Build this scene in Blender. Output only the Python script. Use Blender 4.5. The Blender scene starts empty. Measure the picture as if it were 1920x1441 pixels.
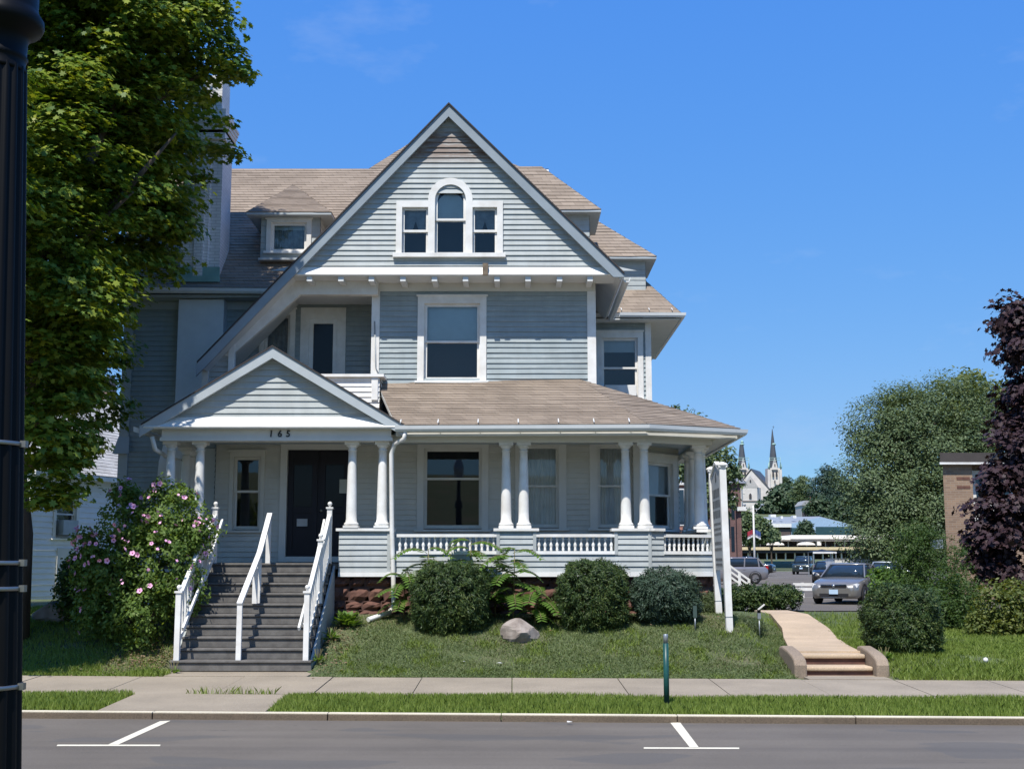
import bpy, math, random
import numpy as np
from mathutils import Vector
rng = np.random.default_rng(11)
random.seed(11)
SC = bpy.context.scene
COL = SC.collection
pi = math.pi
def R(a): return math.radians(a)

# ------------------------------------------------------------------ camera
F = 2350.0                      # focal length in pixels of the 1920 wide photograph
TH = math.atan((1055 - 720.5) / F)   # upward pitch
CT, ST = math.cos(TH), math.sin(TH)
ZC = 2.1
cam = bpy.data.cameras.new('camera'); co = bpy.data.objects.new('camera', cam); COL.objects.link(co)
cam.sensor_width = 36.0; cam.lens = 36.0 * F / 1920.0
cam.clip_end = 4000; cam.clip_start = 0.1
co.location = (0, 0, ZC); co.rotation_euler = (pi / 2 + TH, 0, 0)
SC.camera = co

def px(u, v, Y):
    """world point seen at photograph pixel (u, v) when it stands at distance Y"""
    a = (u - 960) / F; b = (720.5 - v) / F
    dy = CT - b * ST; dz = ST + b * CT
    return Vector((Y * a / dy, Y, ZC + Y * dz / dy))
def pX(u, Y, v=900): return px(u, v, Y).x
def pZ(v, Y): return px(960, v, Y).z

# ------------------------------------------------------------------ light
world = bpy.data.worlds.new('World'); SC.world = world; world.use_nodes = True
nt = world.node_tree
bgn = nt.nodes['Background']
sky = nt.nodes.new('ShaderNodeTexSky'); sky.sky_type = 'NISHITA'; sky.sun_disc = False
EL, AZ = R(58), R(18)           # sun height, and angle to the left of straight behind the camera
SUN = Vector((-math.sin(AZ) * math.cos(EL), -math.cos(AZ) * math.cos(EL), math.sin(EL)))
sky.sun_elevation = EL; sky.sun_rotation = pi + AZ
sky.air_density = 1.0; sky.dust_density = 0.0; sky.ozone_density = 6.0; sky.altitude = 0
bgn.inputs[1].default_value = 0.10
# colour balance of the deep blue summer sky: one power and gain per channel
spl = nt.nodes.new('ShaderNodeSeparateColor'); cmb = nt.nodes.new('ShaderNodeCombineColor'); nt.links.new(sky.outputs[0], spl.inputs[0])
for ch_, (gain, pw, ref) in enumerate(((0.72, 0.9, 1.04), (2.42, 0.52, 1.96), (6.7, 0.10, 3.84))):
    dv = nt.nodes.new('ShaderNodeMath'); dv.operation = 'DIVIDE'; dv.inputs[1].default_value = ref
    pn = nt.nodes.new('ShaderNodeMath'); pn.operation = 'POWER'; pn.inputs[1].default_value = pw
    gn = nt.nodes.new('ShaderNodeMath'); gn.operation = 'MULTIPLY'; gn.inputs[1].default_value = gain
    nt.links.new(spl.outputs[ch_], dv.inputs[0]); mn = nt.nodes.new('ShaderNodeMath'); mn.operation = 'MINIMUM'; mn.inputs[1].default_value = 3.6; nt.links.new(dv.outputs[0], mn.inputs[0]); nt.links.new(mn.outputs[0], pn.inputs[0]); nt.links.new(pn.outputs[0], gn.inputs[0]); nt.links.new(gn.outputs[0], cmb.inputs[ch_])
tcw = nt.nodes.new('ShaderNodeTexCoord'); mpw = nt.nodes.new('ShaderNodeMapping'); mpw.inputs['Scale'].default_value = (2.2, 2.2, 5.5); mpw.inputs['Location'].default_value = (.35, .1, .2)
nsw = nt.nodes.new('ShaderNodeTexNoise'); nsw.inputs['Scale'].default_value = 1.6; nsw.inputs['Detail'].default_value = 6; nsw.inputs['Roughness'].default_value = .62
rmw = nt.nodes.new('ShaderNodeValToRGB'); rmw.color_ramp.elements[0].position = .56; rmw.color_ramp.elements[0].color = (0, 0, 0, 1); rmw.color_ramp.elements[1].position = .82; rmw.color_ramp.elements[1].color = (.30, .30, .30, 1)
mxw = nt.nodes.new('ShaderNodeMix'); mxw.data_type = 'RGBA'; mxw.inputs[7].default_value = (5.5, 6.2, 7.2, 1)
nt.links.new(tcw.outputs['Generated'], mpw.inputs[0]); nt.links.new(mpw.outputs[0], nsw.inputs['Vector']); nt.links.new(nsw.outputs['Fac'], rmw.inputs[0]); nt.links.new(rmw.outputs[0], mxw.inputs[0])
nt.links.new(cmb.outputs[0], mxw.inputs[6]); nt.links.new(mxw.outputs[2], bgn.inputs[0])
sl = bpy.data.lights.new('sun', 'SUN'); so = bpy.data.objects.new('sun', sl); COL.objects.link(so)
sl.energy = 4.8; sl.angle = R(0.53); sl.color = (1.0, 0.95, 0.87)
so.rotation_euler = SUN.to_track_quat('Z', 'Y').to_euler(); so.location = (-20, -40, 60)
SC.view_settings.view_transform = 'Standard'; SC.view_settings.look = 'None'
SC.view_settings.exposure = 0.35; SC.view_settings.gamma = 1.0
SC.cycles.max_bounces = 8; SC.cycles.transparent_max_bounces = 12

# ------------------------------------------------------------------ materials
def nodes(name):
    m = bpy.data.materials.new(name); m.use_nodes = True
    t = m.node_tree; b = t.nodes['Principled BSDF']
    return m, t, b
def nd(t, typ, **k):
    n = t.nodes.new(typ)
    for a, v in k.items():
        if a.startswith('i_'):
            n.inputs[int(a[2:])].default_value = v
        else: setattr(n, a, v)
    return n
def ramp(t, fac, stops):
    n = t.nodes.new('ShaderNodeValToRGB'); e = n.color_ramp.elements
    while len(e) < len(stops): e.new(0.5)
    for i, (p, c) in enumerate(stops):
        e[i].position = p; e[i].color = (c[0], c[1], c[2], 1) if len(c) == 3 else c
    t.links.new(fac, n.inputs[0]); return n.outputs[0]
def noise(t, vec, scale, detail=4, rough=0.6):
    n = nd(t, 'ShaderNodeTexNoise'); n.inputs['Scale'].default_value = scale
    n.inputs['Detail'].default_value = detail; n.inputs['Roughness'].default_value = rough
    if vec is not None: t.links.new(vec, n.inputs['Vector'])
    return n.outputs['Fac']
def coords(t, scale=(1, 1, 1)):
    c = nd(t, 'ShaderNodeTexCoord'); mp = nd(t, 'ShaderNodeMapping')
    mp.inputs['Scale'].default_value = scale
    t.links.new(c.outputs['Object'], mp.inputs['Vector']); return mp.outputs[0]
def mixc(t, fac, a, b, mode='MIX'):
    n = nd(t, 'ShaderNodeMix', data_type='RGBA', blend_type=mode)
    if isinstance(fac, (int, float)): n.inputs[0].default_value = fac
    else: t.links.new(fac, n.inputs[0])
    for i, x in ((6, a), (7, b)):
        if isinstance(x, tuple): n.inputs[i].default_value = (x[0], x[1], x[2], 1)
        else: t.links.new(x, n.inputs[i])
    return n.outputs[2]
def bump(t, b, h, strength, dist=0.01):
    n = nd(t, 'ShaderNodeBump'); n.inputs['Strength'].default_value = strength
    n.inputs['Distance'].default_value = dist
    t.links.new(h, n.inputs['Height']); t.links.new(n.outputs[0], b.inputs['Normal'])

def mat(name, c, rough=0.7, var=0.12, scale=3.0, c2=None, bmp=0.0, bscale=40, metal=0.0, spec=0.4, stretch=(1, 1, 1)):
    m, t, b = nodes(name)
    v = coords(t, stretch)
    f = noise(t, v, scale)
    lo = tuple(x * (1 - var) for x in c) if c2 is None else c2
    hi = tuple(min(1, x * (1 + var)) for x in c) if c2 is None else c
    col = ramp(t, f, [(0.3, lo), (0.7, hi)])
    t.links.new(col, b.inputs['Base Color'])
    b.inputs['Roughness'].default_value = rough; b.inputs['Metallic'].default_value = metal
    b.inputs['Specular IOR Level'].default_value = spec
    if bmp: bump(t, b, noise(t, v, bscale, 3), bmp)
    return m

def siding_mat(name, c, peel=0.35, wood_z=None, grime=0.35):
    m, t, b = nodes(name)
    v = coords(t); vs = coords(t, (0.55, 0.55, 7.0))
    base = ramp(t, noise(t, v, 1.3, 3), [(0.3, tuple(x * 0.9 for x in c)), (0.7, tuple(x * 1.07 for x in c))])
    streak = noise(t, vs, 3.2, 5, 0.7)
    base = mixc(t, ramp(t, streak, [(0.52, (0, 0, 0)), (0.75, (0.5, 0.5, 0.5))]), base, (0.56, 0.58, 0.57))
    vp = coords(t, (1.2, 1.2, 9.0))
    pk = noise(t, vp, 4.0, 6, 0.75)
    base = mixc(t, ramp(t, pk, [(1 - peel, (0, 0, 0)), (1.04 - peel, (0.8, 0.8, 0.8))]), base, (0.30, 0.26, 0.22))
    run = noise(t, coords(t, (2.2, 2.2, 0.5)), 2.0, 5, 0.7)
    base = mixc(t, grime, base, ramp(t, run, [(0.38, (0.80, 0.79, 0.76)), (0.6, (1.04, 1.04, 1.04))]), 'MULTIPLY')
    if wood_z:                   # bare weathered boards between two heights
        z0, z1 = wood_z
        sp = nd(t, 'ShaderNodeSeparateXYZ'); t.links.new(v, sp.inputs[0])
        mr = nd(t, 'ShaderNodeMapRange'); mr.inputs[1].default_value = z0; mr.inputs[2].default_value = z1
        t.links.new(sp.outputs[2], mr.inputs[0])
        band = ramp(t, mr.outputs[0], [(0.0, (0, 0, 0)), (0.3, (1, 1, 1)), (0.7, (1, 1, 1)), (1.0, (0, 0, 0))])
        wn = noise(t, coords(t, (1.0, 1.0, 8)), 2.6, 6, 0.75)
        k = mixc(t, 1.0, band, ramp(t, wn, [(0.32, (0, 0, 0)), (0.5, (1, 1, 1))]), 'MULTIPLY')
        base = mixc(t, k, base, (0.20, 0.155, 0.13))
    t.links.new(base, b.inputs['Base Color']); b.inputs['Roughness'].default_value = 0.6
    b.inputs['Specular IOR Level'].default_value = 0.3
    bump(t, b, noise(t, coords(t, (1, 1, 12)), 14, 3), 0.25, 0.004)
    return m

def shingle_mat(name, c, row=0.105):
    m, t, b = nodes(name)
    tc = nd(t, 'ShaderNodeTexCoord'); sp = nd(t, 'ShaderNodeSeparateXYZ'); t.links.new(tc.outputs['Object'], sp.inputs[0])
    ad = nd(t, 'ShaderNodeMath', operation='MULTIPLY_ADD'); t.links.new(sp.outputs[1], ad.inputs[0])
    ad.inputs[1].default_value = 0.73; t.links.new(sp.outputs[0], ad.inputs[2])
    cb = nd(t, 'ShaderNodeCombineXYZ'); t.links.new(ad.outputs[0], cb.inputs[0]); t.links.new(sp.outputs[2], cb.inputs[1])
    br = nd(t, 'ShaderNodeTexBrick'); t.links.new(cb.outputs[0], br.inputs['Vector'])
    br.inputs['Color1'].default_value = (c[0] * 0.88, c[1] * 0.87, c[2] * 0.86, 1)
    br.inputs['Color2'].default_value = (c[0] * 1.1, c[1] * 1.1, c[2] * 1.1, 1)
    br.inputs['Mortar'].default_value = (c[0] * 0.6, c[1] * 0.6, c[2] * 0.6, 1)
    br.inputs['Scale'].default_value = 1.0; br.inputs['Mortar Size'].default_value = 0.006
    br.inputs['Brick Width'].default_value = 0.33; br.inputs['Row Height'].default_value = row
    n = noise(t, tc.outputs['Object'], 1.1, 4)
    col = mixc(t, 0.75, br.outputs['Color'], ramp(t, n, [(0.3, (0.78, 0.76, 0.75)), (0.72, (1.12, 1.1, 1.08))]), 'MULTIPLY')
    g = noise(t, tc.outputs['Object'], 60, 2)
    col = mixc(t, 0.5, col, ramp(t, g, [(0.3, (0.75, 0.75, 0.75)), (0.7, (1.2, 1.2, 1.2))]), 'MULTIPLY')
    t.links.new(col, b.inputs['Base Color']); b.inputs['Roughness'].default_value = 0.9
    b.inputs['Specular IOR Level'].default_value = 0.2
    bump(t, b, g, 0.4, 0.01)
    return m

def leaf_mat(name, cols, trans=0.35, rough=0.55):
    m, t, b = nodes(name)
    g = nd(t, 'ShaderNodeNewGeometry')
    n = noise(t, coords(t), 0.9, 2)
    ad = nd(t, 'ShaderNodeMath', operation='MULTIPLY_ADD'); ad.inputs[1].default_value = 0.55
    t.links.new(g.outputs['Random Per Island'], ad.inputs[0])
    m2 = nd(t, 'ShaderNodeMath', operation='MULTIPLY'); m2.inputs[1].default_value = 0.45
    t.links.new(n, m2.inputs[0]); t.links.new(m2.outputs[0], ad.inputs[2])
    k = len(cols)
    col = ramp(t, ad.outputs[0], [(0.1 + 0.8 * i / max(1, k - 1), c) for i, c in enumerate(cols)])
    t.links.new(col, b.inputs['Base Color']); b.inputs['Roughness'].default_value = rough
    b.inputs['Specular IOR Level'].default_value = 0.35
    tr = nd(t, 'ShaderNodeBsdfTranslucent')
    warm = mixc(t, 1.0, col, (1.5, 1.35, 0.5), 'MULTIPLY')
    t.links.new(warm, tr.inputs[0])
    mx = nd(t, 'ShaderNodeMixShader'); mx.inputs[0].default_value = trans
    t.links.new(b.outputs[0], mx.inputs[1]); t.links.new(tr.outputs[0], mx.inputs[2])
    t.links.new(mx.outputs[0], t.nodes['Material Output'].inputs[0])
    return m

def glass_mat(name, tint=(0.72, 0.76, 0.78), ior=1.62):
    m, t, b = nodes(name); t.nodes.remove(b)
    tr = nd(t, 'ShaderNodeBsdfTransparent'); tr.inputs[0].default_value = (*tint, 1)
    gl = nd(t, 'ShaderNodeBsdfGlossy'); gl.inputs['Roughness'].default_value = 0.015
    gl.inputs[0].default_value = (1, 1, 1, 1)
    fr = nd(t, 'ShaderNodeFresnel'); fr.inputs[0].default_value = ior
    bp = nd(t, 'ShaderNodeBump'); bp.inputs['Strength'].default_value = 0.03
    t.links.new(noise(t, coords(t), 1.6, 2), bp.inputs['Height'])
    t.links.new(bp.outputs[0], gl.inputs['Normal'])
    mx = nd(t, 'ShaderNodeMixShader'); t.links.new(fr.outputs[0], mx.inputs[0])
    t.links.new(tr.outputs[0], mx.inputs[1]); t.links.new(gl.outputs[0], mx.inputs[2])
    t.links.new(mx.outputs[0], t.nodes['Material Output'].inputs[0])
    return m

def brick_mat(name, c1, c2, mortar, w=0.22, h=0.075, rot=False):
    m, t, b = nodes(name)
    tc = nd(t, 'ShaderNodeTexCoord'); sp = nd(t, 'ShaderNodeSeparateXYZ'); t.links.new(tc.outputs['Object'], sp.inputs[0])
    ad = nd(t, 'ShaderNodeMath', operation='ADD'); t.links.new(sp.outputs[1], ad.inputs[0]); t.links.new(sp.outputs[0], ad.inputs[1])
    cb = nd(t, 'ShaderNodeCombineXYZ'); t.links.new(ad.outputs[0], cb.inputs[0]); t.links.new(sp.outputs[2], cb.inputs[1])
    br = nd(t, 'ShaderNodeTexBrick'); t.links.new(cb.outputs[0], br.inputs['Vector'])
    br.inputs['Color1'].default_value = (*c1, 1); br.inputs['Color2'].default_value = (*c2, 1); br.inputs['Mortar'].default_value = (*mortar, 1)
    br.inputs['Scale'].default_value = 1; br.inputs['Mortar Size'].default_value = 0.008
    br.inputs['Brick Width'].default_value = w; br.inputs['Row Height'].default_value = h
    n = noise(t, tc.outputs['Object'], 0.8, 4)
    col = mixc(t, 0.7, br.outputs['Color'], ramp(t, n, [(0.3, (0.8, 0.8, 0.8)), (0.7, (1.1, 1.1, 1.1))]), 'MULTIPLY')
    t.links.new(col, b.inputs['Base Color']); b.inputs['Roughness'].default_value = 0.85
    bump(t, b, br.outputs['Fac'], -0.3, 0.01)
    return m

M = {}
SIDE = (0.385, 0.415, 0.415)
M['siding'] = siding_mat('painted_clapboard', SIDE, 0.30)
M['slate_siding'] = siding_mat('slate_grey_clapboard', (0.295, 0.345, 0.36), 0.30)  # weathered upper-floor tone; the left wing's shade is put into it too
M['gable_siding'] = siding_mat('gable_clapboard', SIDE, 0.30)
M['white'] = mat('white_paint', (0.78, 0.78, 0.76), 0.5, c2=(0.62, 0.60, 0.56), scale=2.6, bmp=0.12, bscale=30)
M['white_worn'] = siding_mat('worn_white_paint', (0.80, 0.80, 0.78), 0.29)
M['cream'] = mat('porch_trim_paint', (0.62, 0.61, 0.57), 0.55, var=0.06, scale=2)
M['rake'] = mat('rake_blue_grey', (0.25, 0.295, 0.33), 0.5, var=0.1, scale=2)  # main gable rakes: bluer and darker than the other trim
M['greytrim'] = mat('grey_trim_paint', (0.40, 0.44, 0.46), 0.5, var=0.07, scale=2)
M['porchwall'] = siding_mat('porch_wall_paint', (0.58, 0.57, 0.52), 0.2, grime=0.15)
M['chimney'] = brick_mat('white_painted_brick', (0.74, 0.74, 0.73), (0.66, 0.66, 0.65), (0.5, 0.5, 0.5))
M['copper'] = mat('copper_flashing', (0.22, 0.38, 0.34), 0.6)
M['roof'] = shingle_mat('roof_shingles', (0.285, 0.236, 0.19))
M['roofedge'] = mat('shingle_edge', (0.05, 0.045, 0.045), 0.9)
M['gutter'] = mat('gutter_paint', (0.66, 0.68, 0.68), 0.35, var=0.05)
M['soffit'] = mat('soffit_paint', (0.60, 0.62, 0.62), 0.6, var=0.05)
M['ceiling'] = mat('porch_ceiling_paint', (0.40, 0.47, 0.52), 0.5, var=0.05)
M['glass'] = glass_mat('window_glass')
M['dark_room'] = mat('dark_room', (0.035, 0.035, 0.04), 0.9)
M['blind'] = mat('roller_blind', (0.80, 0.85, 0.86), 0.8, var=0.05)
M['curtain'] = mat('curtain_cloth', (0.85, 0.84, 0.82), 0.9, var=0.1)
M['lace'] = mat('lace_curtain', (0.40, 0.43, 0.46), 0.9, var=0.3, scale=8)
M['door'] = mat('door_paint', (0.014, 0.012, 0.018), 0.45, var=0.1, spec=0.25)
M['doorglass'] = mat('door_glass', (0.008, 0.010, 0.014), 0.2, var=0.1, spec=0.25)
M['step'] = mat('step_paint', (0.145, 0.138, 0.128), 0.7, c2=(0.085, 0.08, 0.075), scale=6, bmp=0.3, bscale=20)
M['brownstone'] = mat('brownstone', (0.17, 0.083, 0.06), 0.9, c2=(0.085, 0.043, 0.034), scale=3, bmp=0.6, bscale=18)
M['mortar'] = mat('brownstone_mortar', (0.10, 0.055, 0.045), 0.95)
M['black'] = mat('black_paint', (0.004, 0.0042, 0.005), 0.45, var=0.2, spec=0.14)
M['numeral'] = mat('numeral_black', (0.008, 0.008, 0.008), 0.4)
M['steel'] = mat('steel_band', (0.34, 0.33, 0.30), 0.45, metal=1.0)
M['greenpost'] = mat('green_post_paint', (0.012, 0.07, 0.065), 0.4, var=0.25, scale=12)
M['galv'] = mat('galvanised', (0.33, 0.36, 0.38), 0.45, metal=0.6)
M['bark'] = mat('bark', (0.11, 0.085, 0.065), 0.95, c2=(0.05, 0.04, 0.03), scale=6, bmp=0.8, bscale=14, stretch=(1, 1, 0.3))
M['stone'] = mat('boulder_stone', (0.36, 0.315, 0.28), 0.9, c2=(0.19, 0.155, 0.13), scale=4, bmp=0.7, bscale=12)
M['signface'] = mat('sign_face', (0.45, 0.47, 0.49), 0.5, var=0.05)
M['signmark'] = mat('sign_lettering', (0.10, 0.11, 0.12), 0.6)
# ------------------------------------------------------------------ lie of the land
def sstep(a, b, x): t = np.clip((np.asarray(x, float) - a) / (b - a), 0, 1); return t * t * (3 - 2 * t)
KS = .055
def curb(x): return 17.35 - KS * np.asarray(x, float)
def gz(x, y):
    x = np.asarray(x, float); y = np.asarray(y, float); s = y - curb(x)
    base = np.where(s < 0, 0.0, .07 + .11 * np.clip(s, 0, 4.3) / 4.3)
    fl_ = (sstep(-6.2, -6.08, x) - sstep(-3.58, -3.46, x)) + (sstep(4.86, 4.98, x) - sstep(6.26, 6.38, x))
    s = s - np.clip(s - 4.3, 0, .9) * fl_
    A = .18 + .95 * sstep(4.3, 8.4, s) ** .9 - .35 * sstep(34, 48, y)
    A = A + np.where(x < -9, .0, 0)
    Bz = .18 + .32 * sstep(4.3, 6.2, s) + .36 * sstep(6, 17, s) - .19 * sstep(15, 22, s)
    w = sstep(4.25, 5.05, x)
    up = A * (1 - w) + Bz * w
    up = up + .0035 * np.clip(y - 47, 0, 120) + 19.0 * sstep(230, 470, y)
    z = np.where(s > 4.3001, up, base)
    back = -s - 12.2
    z = np.where(back > 0, .10 + .02 * np.clip(back, 0, 6) + .22 * np.clip(back - 6.5, 0, 40), z)
    return z
def g(x, y): return float(gz(x, y))
# ------------------------------------------------------------------ mesh builder
Z = Vector((0, 0, 1))
class MB:
    def __init__(s): s.v = []; s.f = []; s.sm = []
    def add(s, vs, fs, smooth=False):
        o = len(s.v); s.v.extend(Vector(p) for p in vs)
        for f in fs: s.f.append([o + i for i in f]); s.sm.append(smooth)
        return s
    def quad(s, *p): return s.add(p, [list(range(len(p)))])
    def box(s, x0, y0, z0, x1, y1, z1):
        vs = [(x, y, z) for z in (z0, z1) for y in (y0, y1) for x in (x0, x1)]
        return s.add(vs, [(0, 2, 3, 1), (4, 5, 7, 6), (0, 1, 5, 4), (2, 6, 7, 3), (0, 4, 6, 2), (1, 3, 7, 5)])
    def lbox(s, fr, u0, v0, d0, u1, v1, d1):
        O, U, V, N = fr
        vs = [O + U * u + V * v + N * d for v in (v0, v1) for d in (d0, d1) for u in (u0, u1)]
        return s.add(vs, [(0, 2, 3, 1), (4, 5, 7, 6), (0, 1, 5, 4), (2, 6, 7, 3), (0, 4, 6, 2), (1, 3, 7, 5)])
    def prism(s, poly, vec):
        n = len(poly); vec = Vector(vec); P = [Vector(p) for p in poly]
        vs = P + [p + vec for p in P]
        fs = [list(range(n))[::-1], list(range(n, 2 * n))] + [(i, (i + 1) % n, n + (i + 1) % n, n + i) for i in range(n)]
        return s.add(vs, fs)
    def bar(s, p, q, w, h, up=Z):
        """board from p to q, w wide sideways, h tall along up; p-q is its centre line"""
        p = Vector(p); q = Vector(q); d = (q - p).normalized()
        side = d.cross(up).normalized(); u2 = side.cross(d).normalized()
        c = [side * (a * w / 2) + u2 * (b * h / 2) for a, b in ((-1, -1), (1, -1), (1, 1), (-1, 1))]
        vs = [p + x for x in c] + [q + x for x in c]
        return s.add(vs, [(3, 2, 1, 0), (4, 5, 6, 7), (0, 1, 5, 4), (1, 2, 6, 5), (2, 3, 7, 6), (3, 0, 4, 7)])
    def tube(s, pts, r, n=8, caps=True):
        pts = [Vector(p) for p in pts]; m = len(pts)
        rs = r if isinstance(r, (list, tuple)) else [r] * m
        vs = []; ref = None
        for i, p in enumerate(pts):
            d = (pts[min(i + 1, m - 1)] - pts[max(i - 1, 0)]).normalized()
            if ref is None: ref = d.orthogonal().normalized()
            a = (ref - d * ref.dot(d)).normalized(); b = d.cross(a); ref = a
            for k in range(n):
                t = 2 * pi * k / n; vs.append(p + (a * math.cos(t) + b * math.sin(t)) * rs[i])
        fs = [(i * n + k, i * n + (k + 1) % n, (i + 1) * n + (k + 1) % n, (i + 1) * n + k) for i in range(m - 1) for k in range(n)]
        s.add(vs, fs, True)
        if caps: s.f.append([len(s.v) - n * m + k for k in range(n)][::-1]); s.sm.append(False); s.f.append([len(s.v) - n + k for k in range(n)]); s.sm.append(False)
        return s
    def lathe(s, c, prof, n=24, sq=1.0, flutes=0, fd=0.0):
        c = Vector(c); vs = []
        for r, z in prof:
            for k in range(n):
                t = 2 * pi * k / n
                rr = r * (1 - (fd * (0.5 + 0.5 * math.cos(flutes * t)) if flutes else 0))
                vs.append(c + Vector((rr * math.cos(t), rr * sq * math.sin(t), z)))
        m = len(prof)
        fs = [(i * n + k, i * n + (k + 1) % n, (i + 1) * n + (k + 1) % n, (i + 1) * n + k) for i in range(m - 1) for k in range(n)]
        s.add(vs, fs, True)
        o = len(s.v) - n * m
        s.f.append([o + k for k in range(n)][::-1]); s.sm.append(False)
        s.f.append([len(s.v) - n + k for k in range(n)]); s.sm.append(False)
        return s
    def ball(s, c, r, n=10, sc=(1, 1, 1)):
        c = Vector(c); vs = []; m = max(4, n // 2)
        for i in range(m + 1):
            a = pi * i / m
            for k in range(n):
                t = 2 * pi * k / n
                vs.append(c + Vector((r * sc[0] * math.sin(a) * math.cos(t), r * sc[1] * math.sin(a) * math.sin(t), r * sc[2] * math.cos(a))))
        fs = [((i + 1) * n + k, (i + 1) * n + (k + 1) % n, i * n + (k + 1) % n, i * n + k) for i in range(m) for k in range(n)]
        return s.add(vs, fs, True)

WL = {}
def wl(o): return WL.get(o.name, Vector((0, 0, 0))) if o else Vector((0, 0, 0))
def props(o, label=None, cat=None, group=None, kind=None):
    if label: o['label'] = label
    if cat: o['category'] = cat
    if group: o['group'] = group
    if kind: o['kind'] = kind
    return o
def root(name, label, cat, loc=(0, 0, 0), group=None):
    o = bpy.data.objects.new(name, None); COL.objects.link(o); o.location = loc; o.empty_display_size = 0.3
    WL[o.name] = Vector(loc)
    return props(o, label, cat, group)
def link(name, me, m, parent=None):
    o = bpy.data.objects.new(name, me); COL.objects.link(o)
    if m: me.materials.append(m)
    if parent: o.parent = parent
    WL[o.name] = wl(parent); return o
def obj(name, mb, m, parent=None, loc=None, bevel=0, label=None):
    """one mesh object; with loc (top level only) its origin stands there"""
    base = wl(parent) if parent else Vector(loc or (0, 0, 0))
    me = bpy.data.meshes.new(name)
    me.from_pydata([tuple(p - base) for p in mb.v], [], mb.f)
    me.polygons.foreach_set('use_smooth', mb.sm)
    o = link(name, me, m, parent)
    if loc and not parent: o.location = loc; WL[o.name] = Vector(loc)
    if bevel:
        b = o.modifiers.new('bevel', 'BEVEL'); b.width = bevel; b.segments = 2; b.limit_method = 'ANGLE'; b.angle_limit = R(40)
    if label: o['label'] = label
    return o
def copy_tree(o, parent=None):
    c = o.copy(); COL.objects.link(c)
    if parent: c.parent = parent
    WL[c.name] = wl(o)
    for ch in list(o.children): copy_tree(ch, c)
    return c
def npmesh(name, V, k, m, parent=None, loc=None, smooth=False):
    """V (n*k, 3): n faces of k corners each"""
    base = wl(parent) if parent else Vector(loc or (0, 0, 0))
    V = V - np.array(base)[None, :]
    n = len(V) // k
    me = bpy.data.meshes.new(name)
    me.vertices.add(len(V)); me.vertices.foreach_set('co', V.astype(np.float32).ravel())
    me.loops.add(len(V)); me.loops.foreach_set('vertex_index', np.arange(len(V), dtype=np.int32))
    me.polygons.add(n); me.polygons.foreach_set('loop_start', np.arange(0, len(V), k, dtype=np.int32))
    me.polygons.foreach_set('loop_total', np.full(n, k, dtype=np.int32))
    me.update(calc_edges=True); me.validate()
    o = link(name, me, m, parent)
    if loc and not parent: o.location = loc; WL[o.name] = Vector(loc)
    return o

# ------------------------------------------------------------------ leaves
def unit(a): return a / np.maximum(1e-9, np.linalg.norm(a, axis=1, keepdims=True))
MAPLE = np.array([(0, -.5), (.16, -.22), (.5, -.2), (.34, .02), (.52, .3), (.22, .24), (0, .6), (-.22, .24), (-.52, .3), (-.34, .02), (-.5, -.2), (-.16, -.22)])
OVAL = np.array([(0, -.5), (.24, -.12), (.2, .2), (0, .5), (-.2, .2), (-.24, -.12)])
LANCE = np.array([(0, -.5), (.13, 0), (0, .5), (-.13, 0)])
NEEDLE = np.array([(-.05, -.5), (.05, -.5), (.07, .2), (0, .5), (-.07, .2)])
def leaf_verts(P, N, size, shape, dirs=None, fold=0.12):
    n = len(P); N = unit(N)
    if dirs is None: dirs = rng.normal(size=(n, 3))
    B = unit(dirs - N * np.sum(dirs * N, axis=1, keepdims=True)); T = np.cross(N, B)
    sx = shape[:, 0]; sy = shape[:, 1]
    V = P[:, None, :] + size[:, None, None] * (T[:, None, :] * sx[None, :, None] + B[:, None, :] * sy[None, :, None]
        - N[:, None, :] * (fold * (np.abs(sx) * 2 + sy * sy * 1.5))[None, :, None])
    return V.reshape(-1, 3)
def clumps(blobs, nclump, per, crad, flat=0.45, shell=(0.55, 1.0), up=0.8, out=0.6, jit=0.6, zmin=None, pn=2.0, fan=False):
    """leaf points and normals for a crown made of overlapping ellipsoids"""
    B = np.array(blobs, float)                 # cx cy cz rx ry rz
    w = (B[:, 3] * B[:, 5]) ** 1.0; w = w / w.sum()
    pick = rng.choice(len(B), nclump, p=w)
    d = unit(rng.normal(size=(nclump, 3))); d = d / (np.abs(d) ** pn).sum(1, keepdims=True) ** (1 / pn)
    r = (rng.uniform(shell[0] ** 2, shell[1] ** 2, nclump)) ** 0.5
    C = B[pick, :3] + d * B[pick, 3:6] * r[:, None]
    # surface noise: push some clumps out and pull some in
    cr = crad * rng.uniform(0.6, 1.35, nclump)
    off = unit(rng.normal(size=(nclump * per, 3))).reshape(nclump, per, 3) * (rng.random((nclump, per, 1)) ** 0.45) * 0.95
    off[:, :, 2] *= flat
    off[:, :, 2] -= 0.25 * (off[:, :, 0] ** 2 + off[:, :, 1] ** 2) * flat * 2   # sprays droop at the rim
    P = C[:, None, :] + off * cr[:, None, None]
    N = np.array((0, 0, up)) + d[:, None, :] * out + off * 0.5 + rng.normal(size=(nclump, per, 3)) * jit
    P = P.reshape(-1, 3); N = N.reshape(-1, 3)
    if zmin is not None:
        k = P[:, 2] > zmin; P = P[k]; N = N[k]
    return P, N
def foliage(name, parent, m, blobs, nclump, per, crad, size, shape, **k):
    P, N = clumps(blobs, nclump, per, crad, **k)
    s = size * rng.uniform(0.65, 1.25, len(P))
    return npmesh(name, leaf_verts(P, N, s, shape), len(shape), m, parent)
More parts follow.
